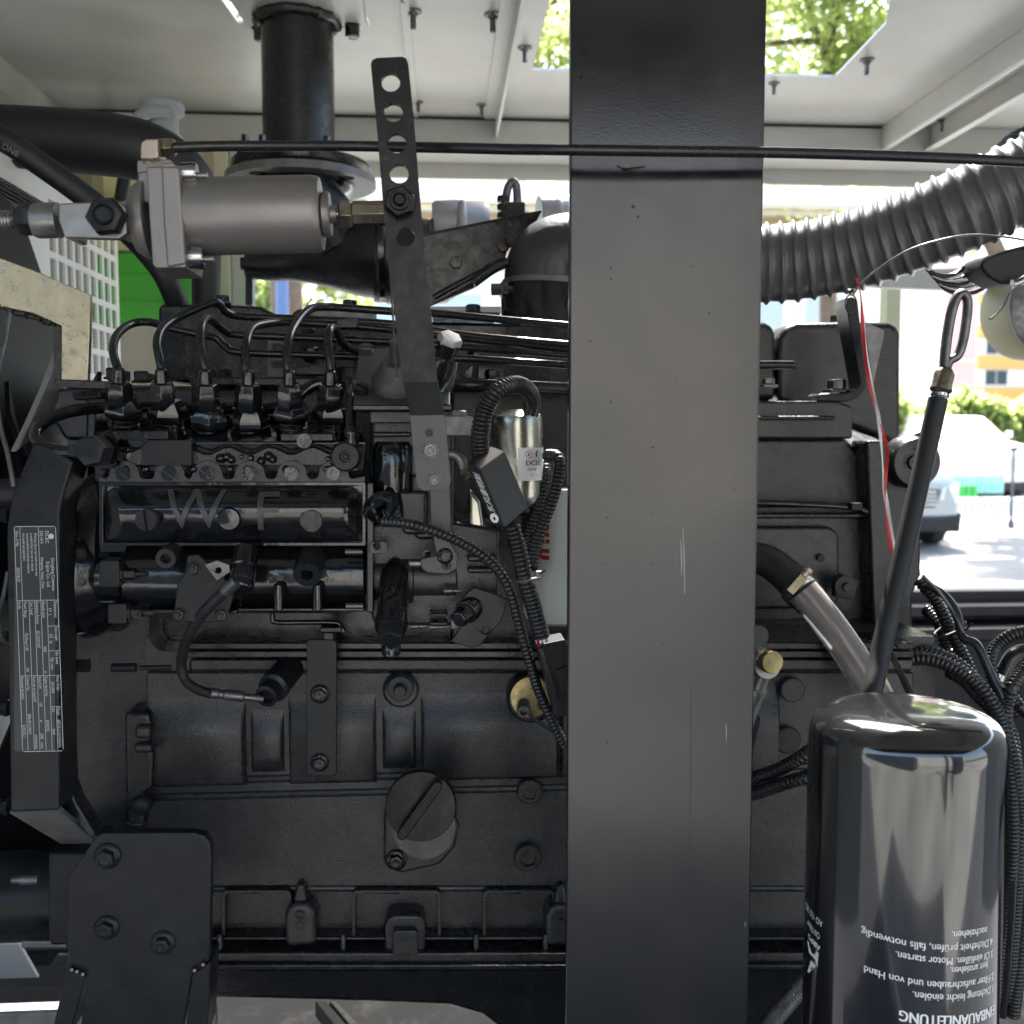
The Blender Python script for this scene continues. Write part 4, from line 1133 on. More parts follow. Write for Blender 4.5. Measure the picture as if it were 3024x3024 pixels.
b = MB(); b.prism([(603, 1668), (640, 1655), (678, 1668), (680, 1690), (640, 1716)], YP - .024, .003, [circ(645, 1684, 9, 10)]); b.build('clip_tab', K['oldsteel'], fp, bevel=.0005)
for x in (823, 938):
    b = MB(); a = P(x, 1800, YP - .004); b.lathe(a, (0, 0, 1), [(m(17, YP), 0), (m(17, YP), .014), (m(14, YP), .018), (m(6, YP), .0195)], 16); b.build('dowel_boss', K['gloss'], inj)
b = MB(); b.box(700, 1796, 1075, 1806, YP - .004, .03); b.box(430, 1800, 700, 1812, YP + .002, .03); b.build('pump_foot', K['gloss'], inj, bevel=.001)
for y in (1790,):
    b = MB(); a = P(1022, y, YP - .006); b.lathe(a, (1, 0, 0), [(m(9, YP), 0), (m(9, YP), m(50, YP))], 14); b.build('bolt', K['oldsteel'], inj)
b = MB(); a = P(1020, 1630, YP - .004); b.lathe(a, (1, 0, 0), [(m(9, YP), 0), (m(9, YP), m(50, YP))], 14); b.build('bolt', K['oldsteel'], inj)
# nose: neck, nuts and flange stubs between gear case and pump
for x0, y0, x1, y1 in ((292, 1656, 352, 1734), (318, 1784, 374, 1842)):
    b = MB(); b.prism(rr(x0, y0, x1, y1, 5, 2), YP - .004, .05); b.build('flange_nut', K['plate'], inj, bevel=.001)
    b = MB(); a = P(x1 + 6, (y0 + y1) / 2 - (0 if y0 < 1700 else 4), YP + .002); b.lathe(a, (1, 0, 0), [(m(24, YP), 0), (m(24, YP), .002), (m(18, YP), .0025), (m(18, YP), .010), (m(8, YP), .0102), (m(8, YP), .018)], 6, .5); b.build('bolt', K['paint'], inj)
b = MB(); b.tube([P(295, 1450, .78), P(318, 1520, .775), P(330, 1600, .78)], [.004, .006, .004], 10); b.tube([P(325, 1460, .775), P(345, 1530, .77), P(345, 1590, .775)], [.003, .0045, .003], 10); b.build('nose_rib', K['gloss'], inj)
b = MB(); a = P(560, 1705, .835); b.lathe(P(262, 1690, .82), (1, 0, 0), [(.052, 0), (.050, .01), (.040, .024), (.034, .05)], 30); b.build('pump_nose', K['gloss'], inj)
for y, x0, x1 in ((1966, 218, 262), (1972, 330, 400), (1972, 415, 503)):
    b = MB(); a = P(x0, y, .80); b.lathe(a, (1, 0, 0), [(m(20 if x0 < 300 else 13 if x0 < 400 else 7, .8), 0), (m(20 if x0 < 300 else 13 if x0 < 400 else 7, .8), m(x1 - x0, .8))], 6 if x0 < 300 else 14); b.build('stud_bolt', K['plate'], E)

# right end plate and governor housing
b = MB(); b.box(1082, 1425, 1104, 1810, YP - .006, .10); b.build('end_plate', K['paint'], inj, bevel=.0012)
gov = MB(); gov.prism([(1092, 1208), (1330, 1208), (1345, 1240), (1345, 1540), (1480, 1560), (1480, 1800), (1400, 1850), (1104, 1850), (1092, 1800)], YP + .012, .10)
gv = gov.build('governor_housing', K['castfine'], E, bevel=.004)
b = MB(); a = P(1104, 1705, YP + .034); b.lathe(a, (1, 0, 0), [(m(105, YP), 0), (m(105, YP), .02), (m(112, YP), .021), (m(112, YP), .03), (m(100, YP), .031), (m(100, YP), .062), (m(70, YP), .066), (m(60, YP), .085)], 40); b.build('governor_barrel', K['castfine'], gv)
# upper cover with cone hub
b = MB(); b.ext([P(1043, 1195, YP - .01), P(1052, 1118, YP + .035), P(1060, 1030, YP + .06), P(1190, 1026, YP + .06), P(1330, 1090, YP + .05), P(1330, 1195, YP - .01)], (0, .004, -.004))
gc = b.build('governor_cover', K['plate_lit'], E, bevel=.0012)  # sky light on the sloping cover is put into its colour
b = MB(); b.box(1040, 1195, 1335, 1213, YP - .011, .08); b.build('cover_gasket', K['paint'], gc, bevel=.0012)
b = MB(); b.box(1092, 1213, 1330, 1250, YP - .002, .08); b.build('cover_skirt', K['castfine'], gc, bevel=.0012)
cx_ = P(1172, 1135, YP + .014); axh = Vector((0, -.58, .81)).normalized()
b = MB(); b.lathe(cx_ - axh * .004, axh, [(m(78, YP), 0), (m(74, YP), .010), (m(54, YP), .016), (m(42, YP), .024), (m(18, YP), .024), (m(18, YP), .040)], 36); b.build('lever_hub', K['plate_lit'], gc)
fast('slot', gc, P(1081, 1040, YP + .045), m(22, YP), 'oldsteel', 'screw', d=axh, spin=.1, h=1.2)
fast('slot', gc, P(1068, 1157, YP + .008), m(22, YP), 'plate', 'screw', d=axh, spin=.7, h=1.2)
b = MB(); b.tube([P(1272, 1170, .76), P(1302, 1130, .765), P(1320, 1070, .77)], [.012, .011, .009], 14); b.box(1300, 1060, 1330, 1200, .765, .02); b.build('linkage_boss', K['gloss'], gc)
# the slanting plug with bright cap, upper right of the hub
ax1 = (P(1335, 985, .735) - P(1300, 1075, .75)).normalized()
b = MB(); c = P(1302, 1075, .75); b.lathe(c, ax1, [(m(30, .75), -.015), (m(32, .75), .006), (m(27, .75), .008), (m(30, .75), .012), (m(30, .75), .019)], 24); pl_ = b.build('stop_plug', K['paint'], E)
b = MB(); b.lathe(P(1325, 1013, .742), ax1, [(m(38, .74), 0), (m(38, .74), .004), (m(34, .74), .006), (m(10, .74), .0065)], 6, .4); b.build('hex_cap', K['castalu'], pl_, bevel=.0006)

# governor front details
b = MB(); b.lathe(P(1128, 1500, YP - .006), (.35, -1, .25), [(m(46, YP), -.02), (m(48, YP), .006), (m(44, YP), .010), (m(34, YP), .010), (m(30, YP), .002)], 28); so = b.build('wire_socket', K['gloss'], gv)
for dx, dy in ((-12, 5), (8, -8), (5, 16)):
    b = MB(); b.tube([P(1128 + dx, 1495 + dy, YP - .006), P(1126 + dx, 1520 + dy, YP - .022), P(1138 + dx, 1545, YP - .02), P(1150, 1548, YP - .02)], .0016, 8); b.build('wire', K['gloss'], so)
b = MB(); b.lathe(P(1146, 1345, YP + .004), NY, [(m(12, YP), 0), (m(12, YP), .004), (m(6, YP), .0045)], 14); b.build('boss', K['gloss'], gv)
b = MB(); b.prism([(1103, 1312), (1200, 1312), (1200, 1326), (1128, 1345), (1103, 1345)], YP + .008, .008); b.build('cover_lip', K['castfine'], gv, bevel=.001)
b = MB(); b.prism([(1100, 1275), (1215, 1275), (1215, 1290), (1100, 1292)], YP + .004, .02); b.build('cover_lip', K['castfine'], gv, bevel=.002)
b = MB(); a = P(1160, 1352, YP + .014); b.lathe(a, (0, 0, -1), [(m(50, YP), -.012), (m(60, YP), -.008), (m(60, YP), .024), (m(52, YP), .032), (m(40, YP), .036)], 30); b.build('governor_neck', K['gloss'], gv)
b = MB(); b.prism(rr(1090, 1600, 1145, 1635, 12, 3), YP - .010, .01, [circ(1113, 1612, 11, 12)]); b.build('eye_lug', K['paint'], gv, bevel=.001)
# adjusting lever (vertical strap under the throttle lever) with bolt
b = MB(); b.prism([(1268, 1430), (1330, 1430), (1332, 1540), (1330, 1600), (1352, 1640), (1350, 1680), (1322, 1696), (1262, 1692), (1245, 1680), (1242, 1652), (1290, 1640), (1272, 1560)], YP - .028, .004); al = b.build('adjusting_arm', K['plate_lit'], E, bevel=.0008)
bolt('flange', al, 1314, 1642, YP - .029, 24, 'paint', spin=.4); bolt('plug', al, 1319, 1670, YP - .028, 14, 'dark', 'pivot')
b = MB(); b.box(1204, 1655, 1250, 1676, YP - .018, .012); b.build('link_pin', K['oldsteel'], al, bevel=.002)
b = MB(); b.prism([(1215, 1400), (1330, 1400), (1332, 1590), (1235, 1596), (1205, 1560)], YP + .006, .01); b.build('governor_plate', K['castfine'], gv, bevel=.003)
b = MB(); b.prism([(1174, 1450), (1262, 1450), (1262, 1580), (1190, 1580)], YP - .004, .012); b.build('governor_plate', K['castfine'], gv, bevel=.003)
b = MB(); b.box(1380, 1640, 1470, 1660, YP - .002, .02); b.box(1380, 1676, 1460, 1694, YP, .02); b.build('fin', K['castfine'], gv, bevel=.002)
for x, y, r_ in ((1297, 1456, 20), (1197, 1480, 9), (1260, 1635, 12)):
    bolt('plug', gv, x, y, YP - .002, r_, 'gloss', 'boss')
for y0 in (1812, 1838):
    b = MB(); b.box(1268, y0, 1322, y0 + 9, YP - .006, .03); b.build('fin', K['castfine'], gv, bevel=.001)
b = MB(); b.box(1330, 1825, 1368, 1860, YP + .002, .02); b.build('spacer_block', K['oldsteel'], gv, bevel=.001)
for x, y in ((1210, 1850), (1270, 1852), (1310, 1745)):
    b = MB(); b.lathe(P(x, y, YP - .002), (1, 0, 0), [(m(9, YP), 0), (m(9, YP), .006), (m(6, YP), .0065), (m(6, YP), .012)], 10); b.build('bolt', K['oldsteel'], gv)
# slanting shut-down cylinder: sleeve, slotted screw, big hex bolt
ax2 = (P(1155, 1868, YP - .035) - P(1166, 1690, YP + .005)).normalized()
b = MB(); c = P(1166, 1690, YP + .005); b.lathe(c, ax2, [(m(20, YP), -.010), (m(40, YP), 0), (m(44, YP), .012), (m(44, YP), .05)], 30); sl = b.build('stop_cylinder', K['paint'], E)
b = MB(); b.lathe(P(1157, 1820, YP - .022), ax2, [(m(45, YP), 0), (m(47, YP), .002), (m(47, YP), .010), (m(43, YP), .012)], 30); b.build('collar', K['gloss'], sl)
b = MB(); b.lathe(P(1155, 1862, YP - .032), (-.02, -.75, -.66), [(m(40, YP), -.008), (m(40, YP), .006), (m(35, YP), .009), (m(10, YP), .0095)], 6, .5); b.build('hex_bolt', K['plate'], sl, bevel=.0006)
fast('slot', sl, P(1153, 1752, YP - .036), m(21, YP), 'paint', 'screw', d=(0, -.9, -.4), spin=-.55, h=1.4)
b = MB(); b.lathe(P(1155, 1905, YP - .01), (0, -.5, -.85), [(m(28, YP), 0), (m(28, YP), .006), (m(18, YP), .010)], 20); b.build('drain_cap', K['gloss'], sl)
# bracket with hex, lower right
b = MB(); b.prism([(1400, 1735), (1478, 1760), (1500, 1770), (1480, 1835), (1420, 1905), (1390, 1915), (1330, 1895), (1372, 1835), (1352, 1790), (1380, 1750)], YP - .012, .004, [circ(1435, 1862, 11, 10)]); br_ = b.build('fuel_bracket', K['plate'], E, bevel=.0008)
b = MB(); b.lathe(P(1385, 1800, YP - .012), (-.45, -.85, -.25), [(m(36, YP), -.012), (m(36, YP), .004), (m(34, YP), .006)], 24); b.lathe(P(1385, 1800, YP - .012), (-.45, -.85, -.25), [(m(28, YP), .006), (m(28, YP), .016), (m(22, YP), .018)], 6); b.build('bolt', K['gloss'], br_, bevel=.0006)

# --- feed line and bleed line
b = MB(); b.tube([P(215, 1336, .745), P(165, 1333, .745), (P(118, 1312, .75)), P(104, 1280, .76), P(135, 1243, .77), P(210, 1215, .785), P(330, 1203, .80), P(520, 1203, .80), P(780, 1205, .80), P(860, 1190, .80), P(905, 1150, .80), P(950, 1132, .80), P(1040, 1130, .80)], .0046, 14)
b.build('bleed_line', K['gloss'], E)
b = MB(); b.tube([P(1012, 1132, .80), P(1030, 1140, .79), P(1036, 1175, .76), P(1036, 1260, .742), P(1036, 1300, .740)], .0040, 14); fl_ = b.build('feed_line', K['gloss'], E)
b = MB(); b.lathe(P(1035, 1268, .742), (0, 0, -1), [(m(19, .74), 0), (m(20, .74), .001), (m(20, .74), .012)], 20); b.build('sleeve', K['gloss'], fl_)
b = MB(); b.lathe(P(1022, 1348, .742), NY, [(m(44, .74), -.012), (m(44, .74), .003), (m(40, .74), .006), (m(38, .74), .0066), (m(18, .74), .0066), (m(16, .74), .001), (m(9, .74), .001), (m(6, .74), .004)], 36); b.build('banjo', K['plate'], fl_)
b = MB(); b.lathe(P(292, 1335, .73), (-.1, -1, .0), [(m(62, .73), -.035), (m(62, .73), -.02), (m(52, .73), -.018), (m(50, .73), -.004)], 30); bj = b.build('banjo', K['gloss'], E)
b = MB(); b.lathe(P(278, 1332, .72), (-.12, -1, .02), [(m(48, .72), -.008), (m(48, .72), .004), (m(44, .72), .008), (m(36, .72), .0085)], 6, .2); b.build('banjo_bolt', K['plate'], bj, bevel=.0008)
b = MB(); b.prism([(200, 1316), (245, 1310), (250, 1352), (200, 1350)], .738, .01); b.build('banjo_arm', K['plate'], bj, bevel=.001)

# --- six injector lines
LN = [
 [(353, 1130, .768), (346, 1085, .768), (334, 1035, .775), (345, 990, .80), (385, 958, .83), (440, 951, .84), (500, 968, .85), (590, 988, .855), (638, 998, .86), (668, 1024, .86), (712, 1040, .86), (960, 1050, .87), (1200, 1058, .875), (1400, 1060, .88), (1760, 1085, .89)],
 [(482, 1132, .768), (474, 1075, .768), (464, 1015, .775), (478, 972, .79), (520, 940, .81), (580, 912, .82), (630, 892, .83), (650, 900, .835), (668, 922, .84), (715, 934, .85), (880, 942, .86), (1160, 957, .87), (1400, 992, .88), (1760, 1024, .89)],
 [(608, 1134, .768), (602, 1075, .768), (592, 1015, .772), (594, 965, .78), (608, 941, .80), (630, 950, .82), (666, 978, .84), (705, 988, .85), (960, 1000, .862), (1250, 1016, .87), (1500, 1035, .88), (1760, 1056, .89)],
 [(732, 1136, .768), (724, 1080, .768), (728, 1010, .775), (745, 970, .80), (780, 957, .82), (850, 952, .84), (1000, 960, .85), (1165, 975, .86), (1400, 1002, .88), (1760, 1040, .89)],
 [(855, 1135, .768), (847, 1075, .768), (852, 1005, .775), (878, 950, .80), (912, 915, .82), (945, 906, .83), (1000, 908, .84), (1165, 920, .85), (1300, 926, .86), (1500, 945, .87), (1760, 968, .88)],
 [(977, 1134, .768), (975, 1075, .768), (968, 1010, .772), (974, 974, .78), (986, 968, .80), (1004, 995, .815), (1022, 1022, .83), (1060, 1038, .85), (1110, 1042, .87)],
]
for L_ in LN:
    b = MB(); b.tube([P(*q) for q in L_], .0032, 14, 8); b.build('injector_line', K['hoseblack'], E)
b = MB(); b.prism(rr(993, 940, 1055, 968, 4, 2), .845, .02); b.build('line_clamp', K['paint'], E, bevel=.001)
b = MB(); b.tube([P(1335, 1137, .86), P(1440, 1138, .86), P(1760, 1150, .88)], .0058, 14); b.build('fuel_rail_pipe', K['paint'], E)

# --- upper engine: intake cover, manifold, exhaust, turbo
# long black intake cover behind the lines
b = MB(); b.prism([(466, 915), (470, 898), (482, 897), (700, 900), (770, 905), (840, 940), (1050, 945), (1760, 960), (1760, 1140), (640, 1140), (466, 1120)], 1.0, .12)
b.build('intake_cover', K['paint'], E, bevel=.004)
b = MB(); b.prism([(860, 922), (880, 912), (1100, 906), (1108, 945), (860, 945)], 1.02, .06); b.build('rocker_cover', K['paint'], E, bevel=.004)
b = MB(); b.prism([(925, 915), (1110, 912), (1110, 950), (900, 948)], 1.0, .015); b.build('cover_plate', K['oldsteel'], E, bevel=.002)
b = MB(); b.box(1275, 922, 1470, 936, .98, .1); b.build('cover_gasket', K['paint'], E, bevel=.001)
for x, y in ((657, 889), (1397, 915), (1033, 902)):
    b = MB(); b.lathe(P(x, y + 12, 1.0), (0, 0, 1), [(m(28, 1), 0), (m(28, 1), .002), (m(22, 1), .0025), (m(22, 1), .008), (m(18, 1), .009)], 6, .3); b.build('bolt', K['paint'], E, bevel=.0006)
# bolts along the top of the head between the lines
for x, y in ((620, 1108), (665, 1108), (530, 1108), (418, 1116), (338, 1106), (912, 990), (918, 1045), (1400, 1055), (1455, 1110)):
    b = MB(); b.lathe(P(x, y + 14, .90), (0, -.1, 1), [(m(30, .9), 0), (m(30, .9), .002), (m(22, .9), .0025), (m(22, .9), .009), (m(19, .9), .010)], 6, x); b.build('bolt', K['paint'], E, bevel=.0006)
b = MB(); b.prism([(560, 1112), (1330, 1116), (1330, 1145), (560, 1140)], .885, .05); b.build('head_rail', K['paint'], E, bevel=.002)
b = MB(); b.prism([(255, 1142), (560, 1140), (1760, 1150), (2200, 1170), (2200, 1900), (1000, 1900), (1000, 1500), (240, 1500)], .92, .2); b.build('cylinder_head', K['castfine'], E, bevel=.004)
b = MB(); b.prism([(1330, 1150), (1760, 1156), (1760, 1900), (1330, 1900)], .90, .2); b.build('head_side', K['castfine'], E, bevel=.004)
b = MB(); b.prism([(790, 1005), (838, 1008), (836, 1112), (790, 1110)], .93, .004, [rr(803, 1014, 860 - 24, 1040, 9, 3), rr(800, 1064, 836, 1088, 9, 3)]); b.build('slotted_bracket', K['flangegrey'], E)
b = MB(); b.prism([(840, 1000), (990, 1005), (990, 1110), (840, 1110)], .94, .03, [circ(918, 1000 + 50, 22, 12)]); b.build('wiring_bracket', K['paint'], E, bevel=.002)
b = MB(); b.prism([(992, 1020), (1045, 1035), (1050, 1080), (992, 1082)], .91, .02, [circ(1018, 1040, 16, 14)]); b.build('bracket', K['castfine'], E, bevel=.001)
b = MB(); b.prism([(1368, 1100), (1400, 1070), (1395, 1110), (1390, 1125)], .89, .01); b.box(1410, 1075, 1490, 1130, .91, .02); b.build('bracket', K['paint'], E, bevel=.001)
b = MB(); b.prism([(150, 1150), (300, 1135), (560, 1140), (560, 1300), (190, 1300), (150, 1230)], .93, .2); b.build('front_casting', K['castfine'], E, bevel=.004)
b = MB(); b.prism([(210, 1155), (300, 1150), (300, 1178), (215, 1182)], .86, .04); b.build('front_tab', K['paint'], E, bevel=.002)

# exhaust stack with flanges
Ye = 1.42
t = T('exhaust_stack', 'upright black exhaust pipe through the roof with bolted round flanges', 'exhaust pipe', P(895, 560, Ye))
c0 = P(884, 470, Ye); zt = ZR + .2
b = MB(); r_ = m(101, Ye); b.lathe((c0.x, Ye, c0.z), (0, 0, 1), [(r_, -.01), (r_, zt - c0.z)], 44); b.build('pipe', K['castfine'], t)
fc = P(889, 490, Ye)
b = MB(); b.lathe((fc.x, Ye, fc.z - .012), (0, 0, 1), [(m(192, Ye), 0), (m(196, Ye), .003), (m(196, Ye), .012), (m(192, Ye), .014), (r_, .0145)], 52); b.build('upper_flange', K['paint'], t)
z3 = fc.z - .016
outer = [(fc.x + m(212, Ye) * math.cos(a), Ye + m(212, Ye) * math.sin(a), z3) for a in [2 * math.pi * i / 52 for i in range(52)]]
hl = []
for k in range(4):
    a = R(45 + 90 * k) + .15
    cx, cy = fc.x + m(165, Ye) * math.cos(a), Ye + m(165, Ye) * math.sin(a)
    hl.append([(cx + .012 * math.cos(2 * math.pi * i / 14) * (1.4 if 0 else 1), cy + .012 * math.sin(2 * math.pi * i / 14), z3) for i in range(14)])
inner = [(fc.x + m(95, Ye) * math.cos(2 * math.pi * i / 30), Ye + m(95, Ye) * math.sin(2 * math.pi * i / 30), z3) for i in range(30)]
b = MB(); b.ext(outer, (0, 0, -.010), hl + [inner]); b.build('lower_flange', K['flangegrey'], t)
b = MB(); b.lathe((fc.x, Ye, z3 - .008), (0, 0, -1), [(m(150, Ye), 0), (m(152, Ye), .004), (m(140, Ye), .012), (m(105, Ye), .018)], 40); b.build('neck_ring', K['gloss'], t)
for px, py in ((724, 408), (774, 398), (966, 400)):
    p = P(px, py + 30, Ye - .055); b = MB(); b.lathe((p.x, p.y, fc.z), (0, 0, 1), [(m(27, Ye), 0), (m(27, Ye), .003), (m(21, Ye), .0035), (m(21, Ye), .014), (m(11, Ye), .015), (m(11, Ye), .024)], 6, .3); b.build('bolt', K['gloss'], t, bevel=.0006)
# roof plate and weld bead round the pipe
pl = ZR - .004
b = MB(); b.ext([PZ(748, 96, pl), PZ(1082, 86, pl), PZ(1065, -60, pl), PZ(640, -60, pl)], (0, 0, -.003), [[(c0.x + (r_ + .001) * math.cos(2 * math.pi * i / 30), Ye + (r_ + .001) * math.sin(2 * math.pi * i / 30), pl) for i in range(30)]]); b.build('roof_plate', K['white'], t)
rnd = random.Random(6); q = []
for i in range(49):
    a = 2 * math.pi * i / 48; q.append(Vector((c0.x + (r_ + .004) * math.cos(a), Ye + (r_ + .004) * math.sin(a), pl - .006 - rnd.uniform(0, .002))))
b = MB(); b.path(q, [rnd.uniform(.004, .0085) for _ in q], 8); b.build('weld_bead', K['burnt'], t)
for px, py, w_ in ((770, 78, 15), (1040, 70, 25)):
    p = PZ(px, py, pl); b = MB(); b.lathe(p, (0, 0, -1), [(m(28, 1.4), 0), (m(28, 1.4), .003), (m(22, 1.4), .0035), (m(21, 1.4), .017), (m(18, 1.4), .018)], 18); b.build('bolt', K['gloss'], t)

# exhaust elbow of the turbocharger
Yx = 1.39
t = T('exhaust_elbow', 'big black cast exhaust elbow with joint ring behind the air cylinder', 'exhaust elbow', P(1000, 880, Yx))
b = MB(); b.tube([P(728, 778, Yx), P(800, 782, Yx), P(870, 775, Yx), P(960, 768, Yx), P(1050, 760, Yx), P(1128, 752, Yx)], [m(42, Yx), m(46, Yx), m(54, Yx), m(78, Yx), m(112, Yx), m(130, Yx)], 30); b.build('elbow', K['castfine'], t)
b = MB(); b.tube([P(895, 560, Yx), P(915, 600, Yx), P(960, 660, Yx), P(1010, 740, Yx)], [m(105, Yx), m(100, Yx), m(95, Yx), m(100, Yx)], 30); b.build('riser', K['castfine'], t)
b = MB(); b.lathe(P(1118, 752, Yx), (1, 0, 0), [(m(134, Yx), 0), (m(140, Yx), .003), (m(140, Yx), .010), (m(134, Yx), .012)], 44); b.build('joint_ring', K['gloss'], t)
b = MB(); b.lathe(P(1140, 765, Yx), (1, 0, -.1), [(m(128, Yx), -.01), (m(125, Yx), .05), (m(105, Yx), .085), (m(60, Yx), .11)], 36); b.build('turbine_housing', K['castfine'], t)
b = MB(); b.lathe(P(712, 778, Yx), (1, 0, 0), [(m(18, Yx), 0), (m(18, Yx), .010), (m(34, Yx), .0105), (m(36, Yx), .017)], 20); b.build('flange_bolt', K['paint'], t)
b = MB(); b.box(724, 755, 746, 900, Yx - .01, .02); b.build('stay', K['paint'], t, bevel=.001)

# turbo / alternator silver housings and heat shield
t = T('turbocharger', 'silver cast aluminium turbocharger housing behind the black heat shield', 'turbocharger', P(1370, 690, 1.25))
b = MB(); a = P(1276, 665, 1.25); b.lathe(a, (1, 0, 0), [(m(62, 1.25), 0), (m(68, 1.25), .004), (m(72, 1.25), .030), (m(68, 1.25), .036), (m(68, 1.25), .060), (m(60, 1.25), .068)], 32); b.build('housing', K['castalu'], t)
b = MB(); b.lathe(P(1365, 600, 1.22), (0, 0, -1), [(m(8, 1.2), -.003), (m(13, 1.2), 0), (m(15, 1.2), .02), (m(18, 1.2), .03)], 14); b.build('lug', K['castalu'], t)
b = MB(); b.prism([(1262, 655), (1278, 640), (1285, 700), (1262, 700)], 1.22, .04); b.build('inlet', K['castfine'], t, bevel=.002)
b = MB(); a = P(1590, 640, 1.2); b.lathe(a, (1, .1, .02), [(m(60, 1.2), 0), (m(64, 1.2), .004), (m(64, 1.2), .016), (m(67, 1.2), .018), (m(67, 1.2), .022), (m(63, 1.2), .024), (m(66, 1.2), .05), (m(68, 1.2), .055), (m(60, 1.2), .07)], 32); b.build('compressor_housing', K['castalu'], t)
Yh_ = 1.06
t = T('heat_shield', 'black folded heat shield plate sloping up to the intake elbow', 'shield', P(1350, 900, Yh_))
b = MB(); b.prism([(1225, 700), (1600, 625), (1560, 700), (1500, 735), (1488, 780), (1400, 850), (1270, 905), (1225, 905)], Yh_, .006); b.build('shield_plate', K['paint'], t, bevel=.001)
b = MB(); b.ext([P(1225, 694, Yh_), P(1600, 619, Yh_), P(1600, 626, Yh_), P(1225, 702, Yh_)], (0, .05, .004)); b.build('shield_edge', K['plate'], t, bevel=.0008)
for x, y in ((1346, 776), (1487, 728)):
    bolt('hex', t, x, y, Yh_, 20, 'paint', spin=.2)
b = MB(); b.tube([P(1280, 880, 1.03), P(1400, 815, 1.03), P(1500, 770, 1.03)], .0035, 10); b.build('stay_rod', K['paint'], t)
b = MB(); b.tube([P(1395, 835, 1.03), P(1450, 795, 1.03), P(1495, 772, 1.03)], .006, 10); b.build('rod_sleeve', K['paint'], t)
b = MB(); b.box(1272, 905, 1480, 924, 1.02, .03); b.build('shield_foot', K['castalu'], t, bevel=.001)
# loop hose with black square fitting
t = T('oil_supply_loop', 'short bent dark pipe rising from a black square fitting behind the shield', 'pipe', P(1520, 650, 1.15))
b = MB(); b.tube([P(1490, 650, 1.15), P(1492, 600, 1.15), P(1500, 555, 1.15), P(1512, 538, 1.15), P(1524, 545, 1.15), P(1528, 600, 1.15), P(1528, 640, 1.15)], .0045, 14); b.build('pipe', K['oldsteel'], t)
b = MB(); b.prism(rr(1494, 596, 1551, 650, 4, 2), 1.12, .02); b.build('fitting', K['rubber'], t, bevel=.001)
for yy in (588, 612, 636):
    b = MB(); b.lathe(P(1486, yy, 1.15), (0, 0, 1), [(.0065, -.003), (.007, 0), (.0065, .003)], 14); b.build('ferrule', K['rubber'], t)

# intake elbow with clamp and riser
Yi = 1.05
t = T('intake_elbow', 'satin black rubber intake elbow clamped on a wide pipe left of the post', 'elbow', P(1600, 1120, Yi))
b = MB(); ri = m(110, Yi); b.tube([P(1600, 880, Yi), P(1600, 820, Yi), P(1612, 775, Yi), P(1648, 750, Yi), P(1720, 742, Yi), P(1850, 748, Yi), P(2100, 772, Yi - .02)], [ri] * 7, 36); b.build('elbow', K['elbow'] if 'elbow' in K else K['rubber'], t)
b = MB(); b.lathe(P(1598, 1125, Yi), (0, 0, 1), [(m(120, Yi), 0), (m(118, Yi), .095), (m(112, Yi), .10)], 40); b.build('riser_pipe', K['paint'], t)
b = MB(); b.lathe(P(1600, 868, Yi), (0, 0, 1), [(m(114, Yi), 0), (m(117, Yi), .001), (m(117, Yi), .013), (m(114, Yi), .014)], 40); cl = b.build('hose_clamp', K['flangegrey'], t)
b = MB(); b.lathe(P(1452, 855, Yi - .07), (1, -.2, 0), [(m(18, 1), 0), (m(18, 1), .010), (m(10, 1), .012), (m(10, 1), .02)], 6); b.build('clamp_bolt', K['oldsteel'], cl)
b = MB(); b.box(1478, 832, 1502, 870, Yi - .075, .02); b.build('clamp_lug', K['paint'], cl, bevel=.001)

# right part of the engine behind the post
R2 = MB(); R2.prism([(2000, 1290), (2500, 1290), (2540, 1340), (2640, 1345), (2724, 1360), (2724, 1700), (2700, 1760), (2700, 1960), (2000, 1960)], 1.0, .18)
rb = R2.build('flywheel_housing', K['castfine'], E, bevel=.006)
b = MB(); b.prism([(2000, 1185), (2470, 1183), (2520, 1200), (2520, 1296), (2000, 1296)], .98, .12); b.build('rear_head_plate', K['castfine'], rb, bevel=.003)
b = MB(); b.box(2000, 1228, 2468, 1240, .97, .05); b.build('plate_step', K['castfine'], rb, bevel=.002)
b = MB(); b.box(2000, 1486, 2620, 1500, .985, .03); b.box(2000, 1515, 2560, 1532, .985, .03); b.build('casting_rib', K['paint'], rb, bevel=.003)
b = MB(); b.prism(rr(2100, 1555, 2480, 1800, 40, 5), .988, .02); b.build('casting_pad', K['castfine'], rb, bevel=.004)
b = MB(); b.box(2000, 1905, 2580, 1945, .985, .03); b.build('casting_rib', K['paint'], rb, bevel=.003)
b = MB(); b.prism([(2560, 1300), (2620, 1300), (2640, 1700), (2600, 1850), (2580, 1850)], .97, .04); b.build('casting_rib', K['castfine'], rb, bevel=.006)
for x0, x1, yt in ((2080, 2294, 948), (2296, 2664, 950)):
    b = MB(); b.prism([(x0, 1185), (x0 + 2, yt + 50), (x0 + 22, yt + 14), (x0 + 60, yt), (x1 - 34, yt), (x1 - 10, yt + 10), (x1, yt + 34), (x1, 1185 if x1 < 2400 else 1320)], 1.08, .14); rc = b.build('rocker_cover', K['castfine'], E, bevel=.008)
    cx = (x0 + x1) / 2 - 5
    b = MB(); b.lathe(P(cx, yt + 2, 1.15), (0, 0, 1), [(m(24, 1.1), 0), (m(24, 1.1), .007), (m(21, 1.1), .008)], 6, .3); b.build('cover_bolt', K['gloss'], rc)
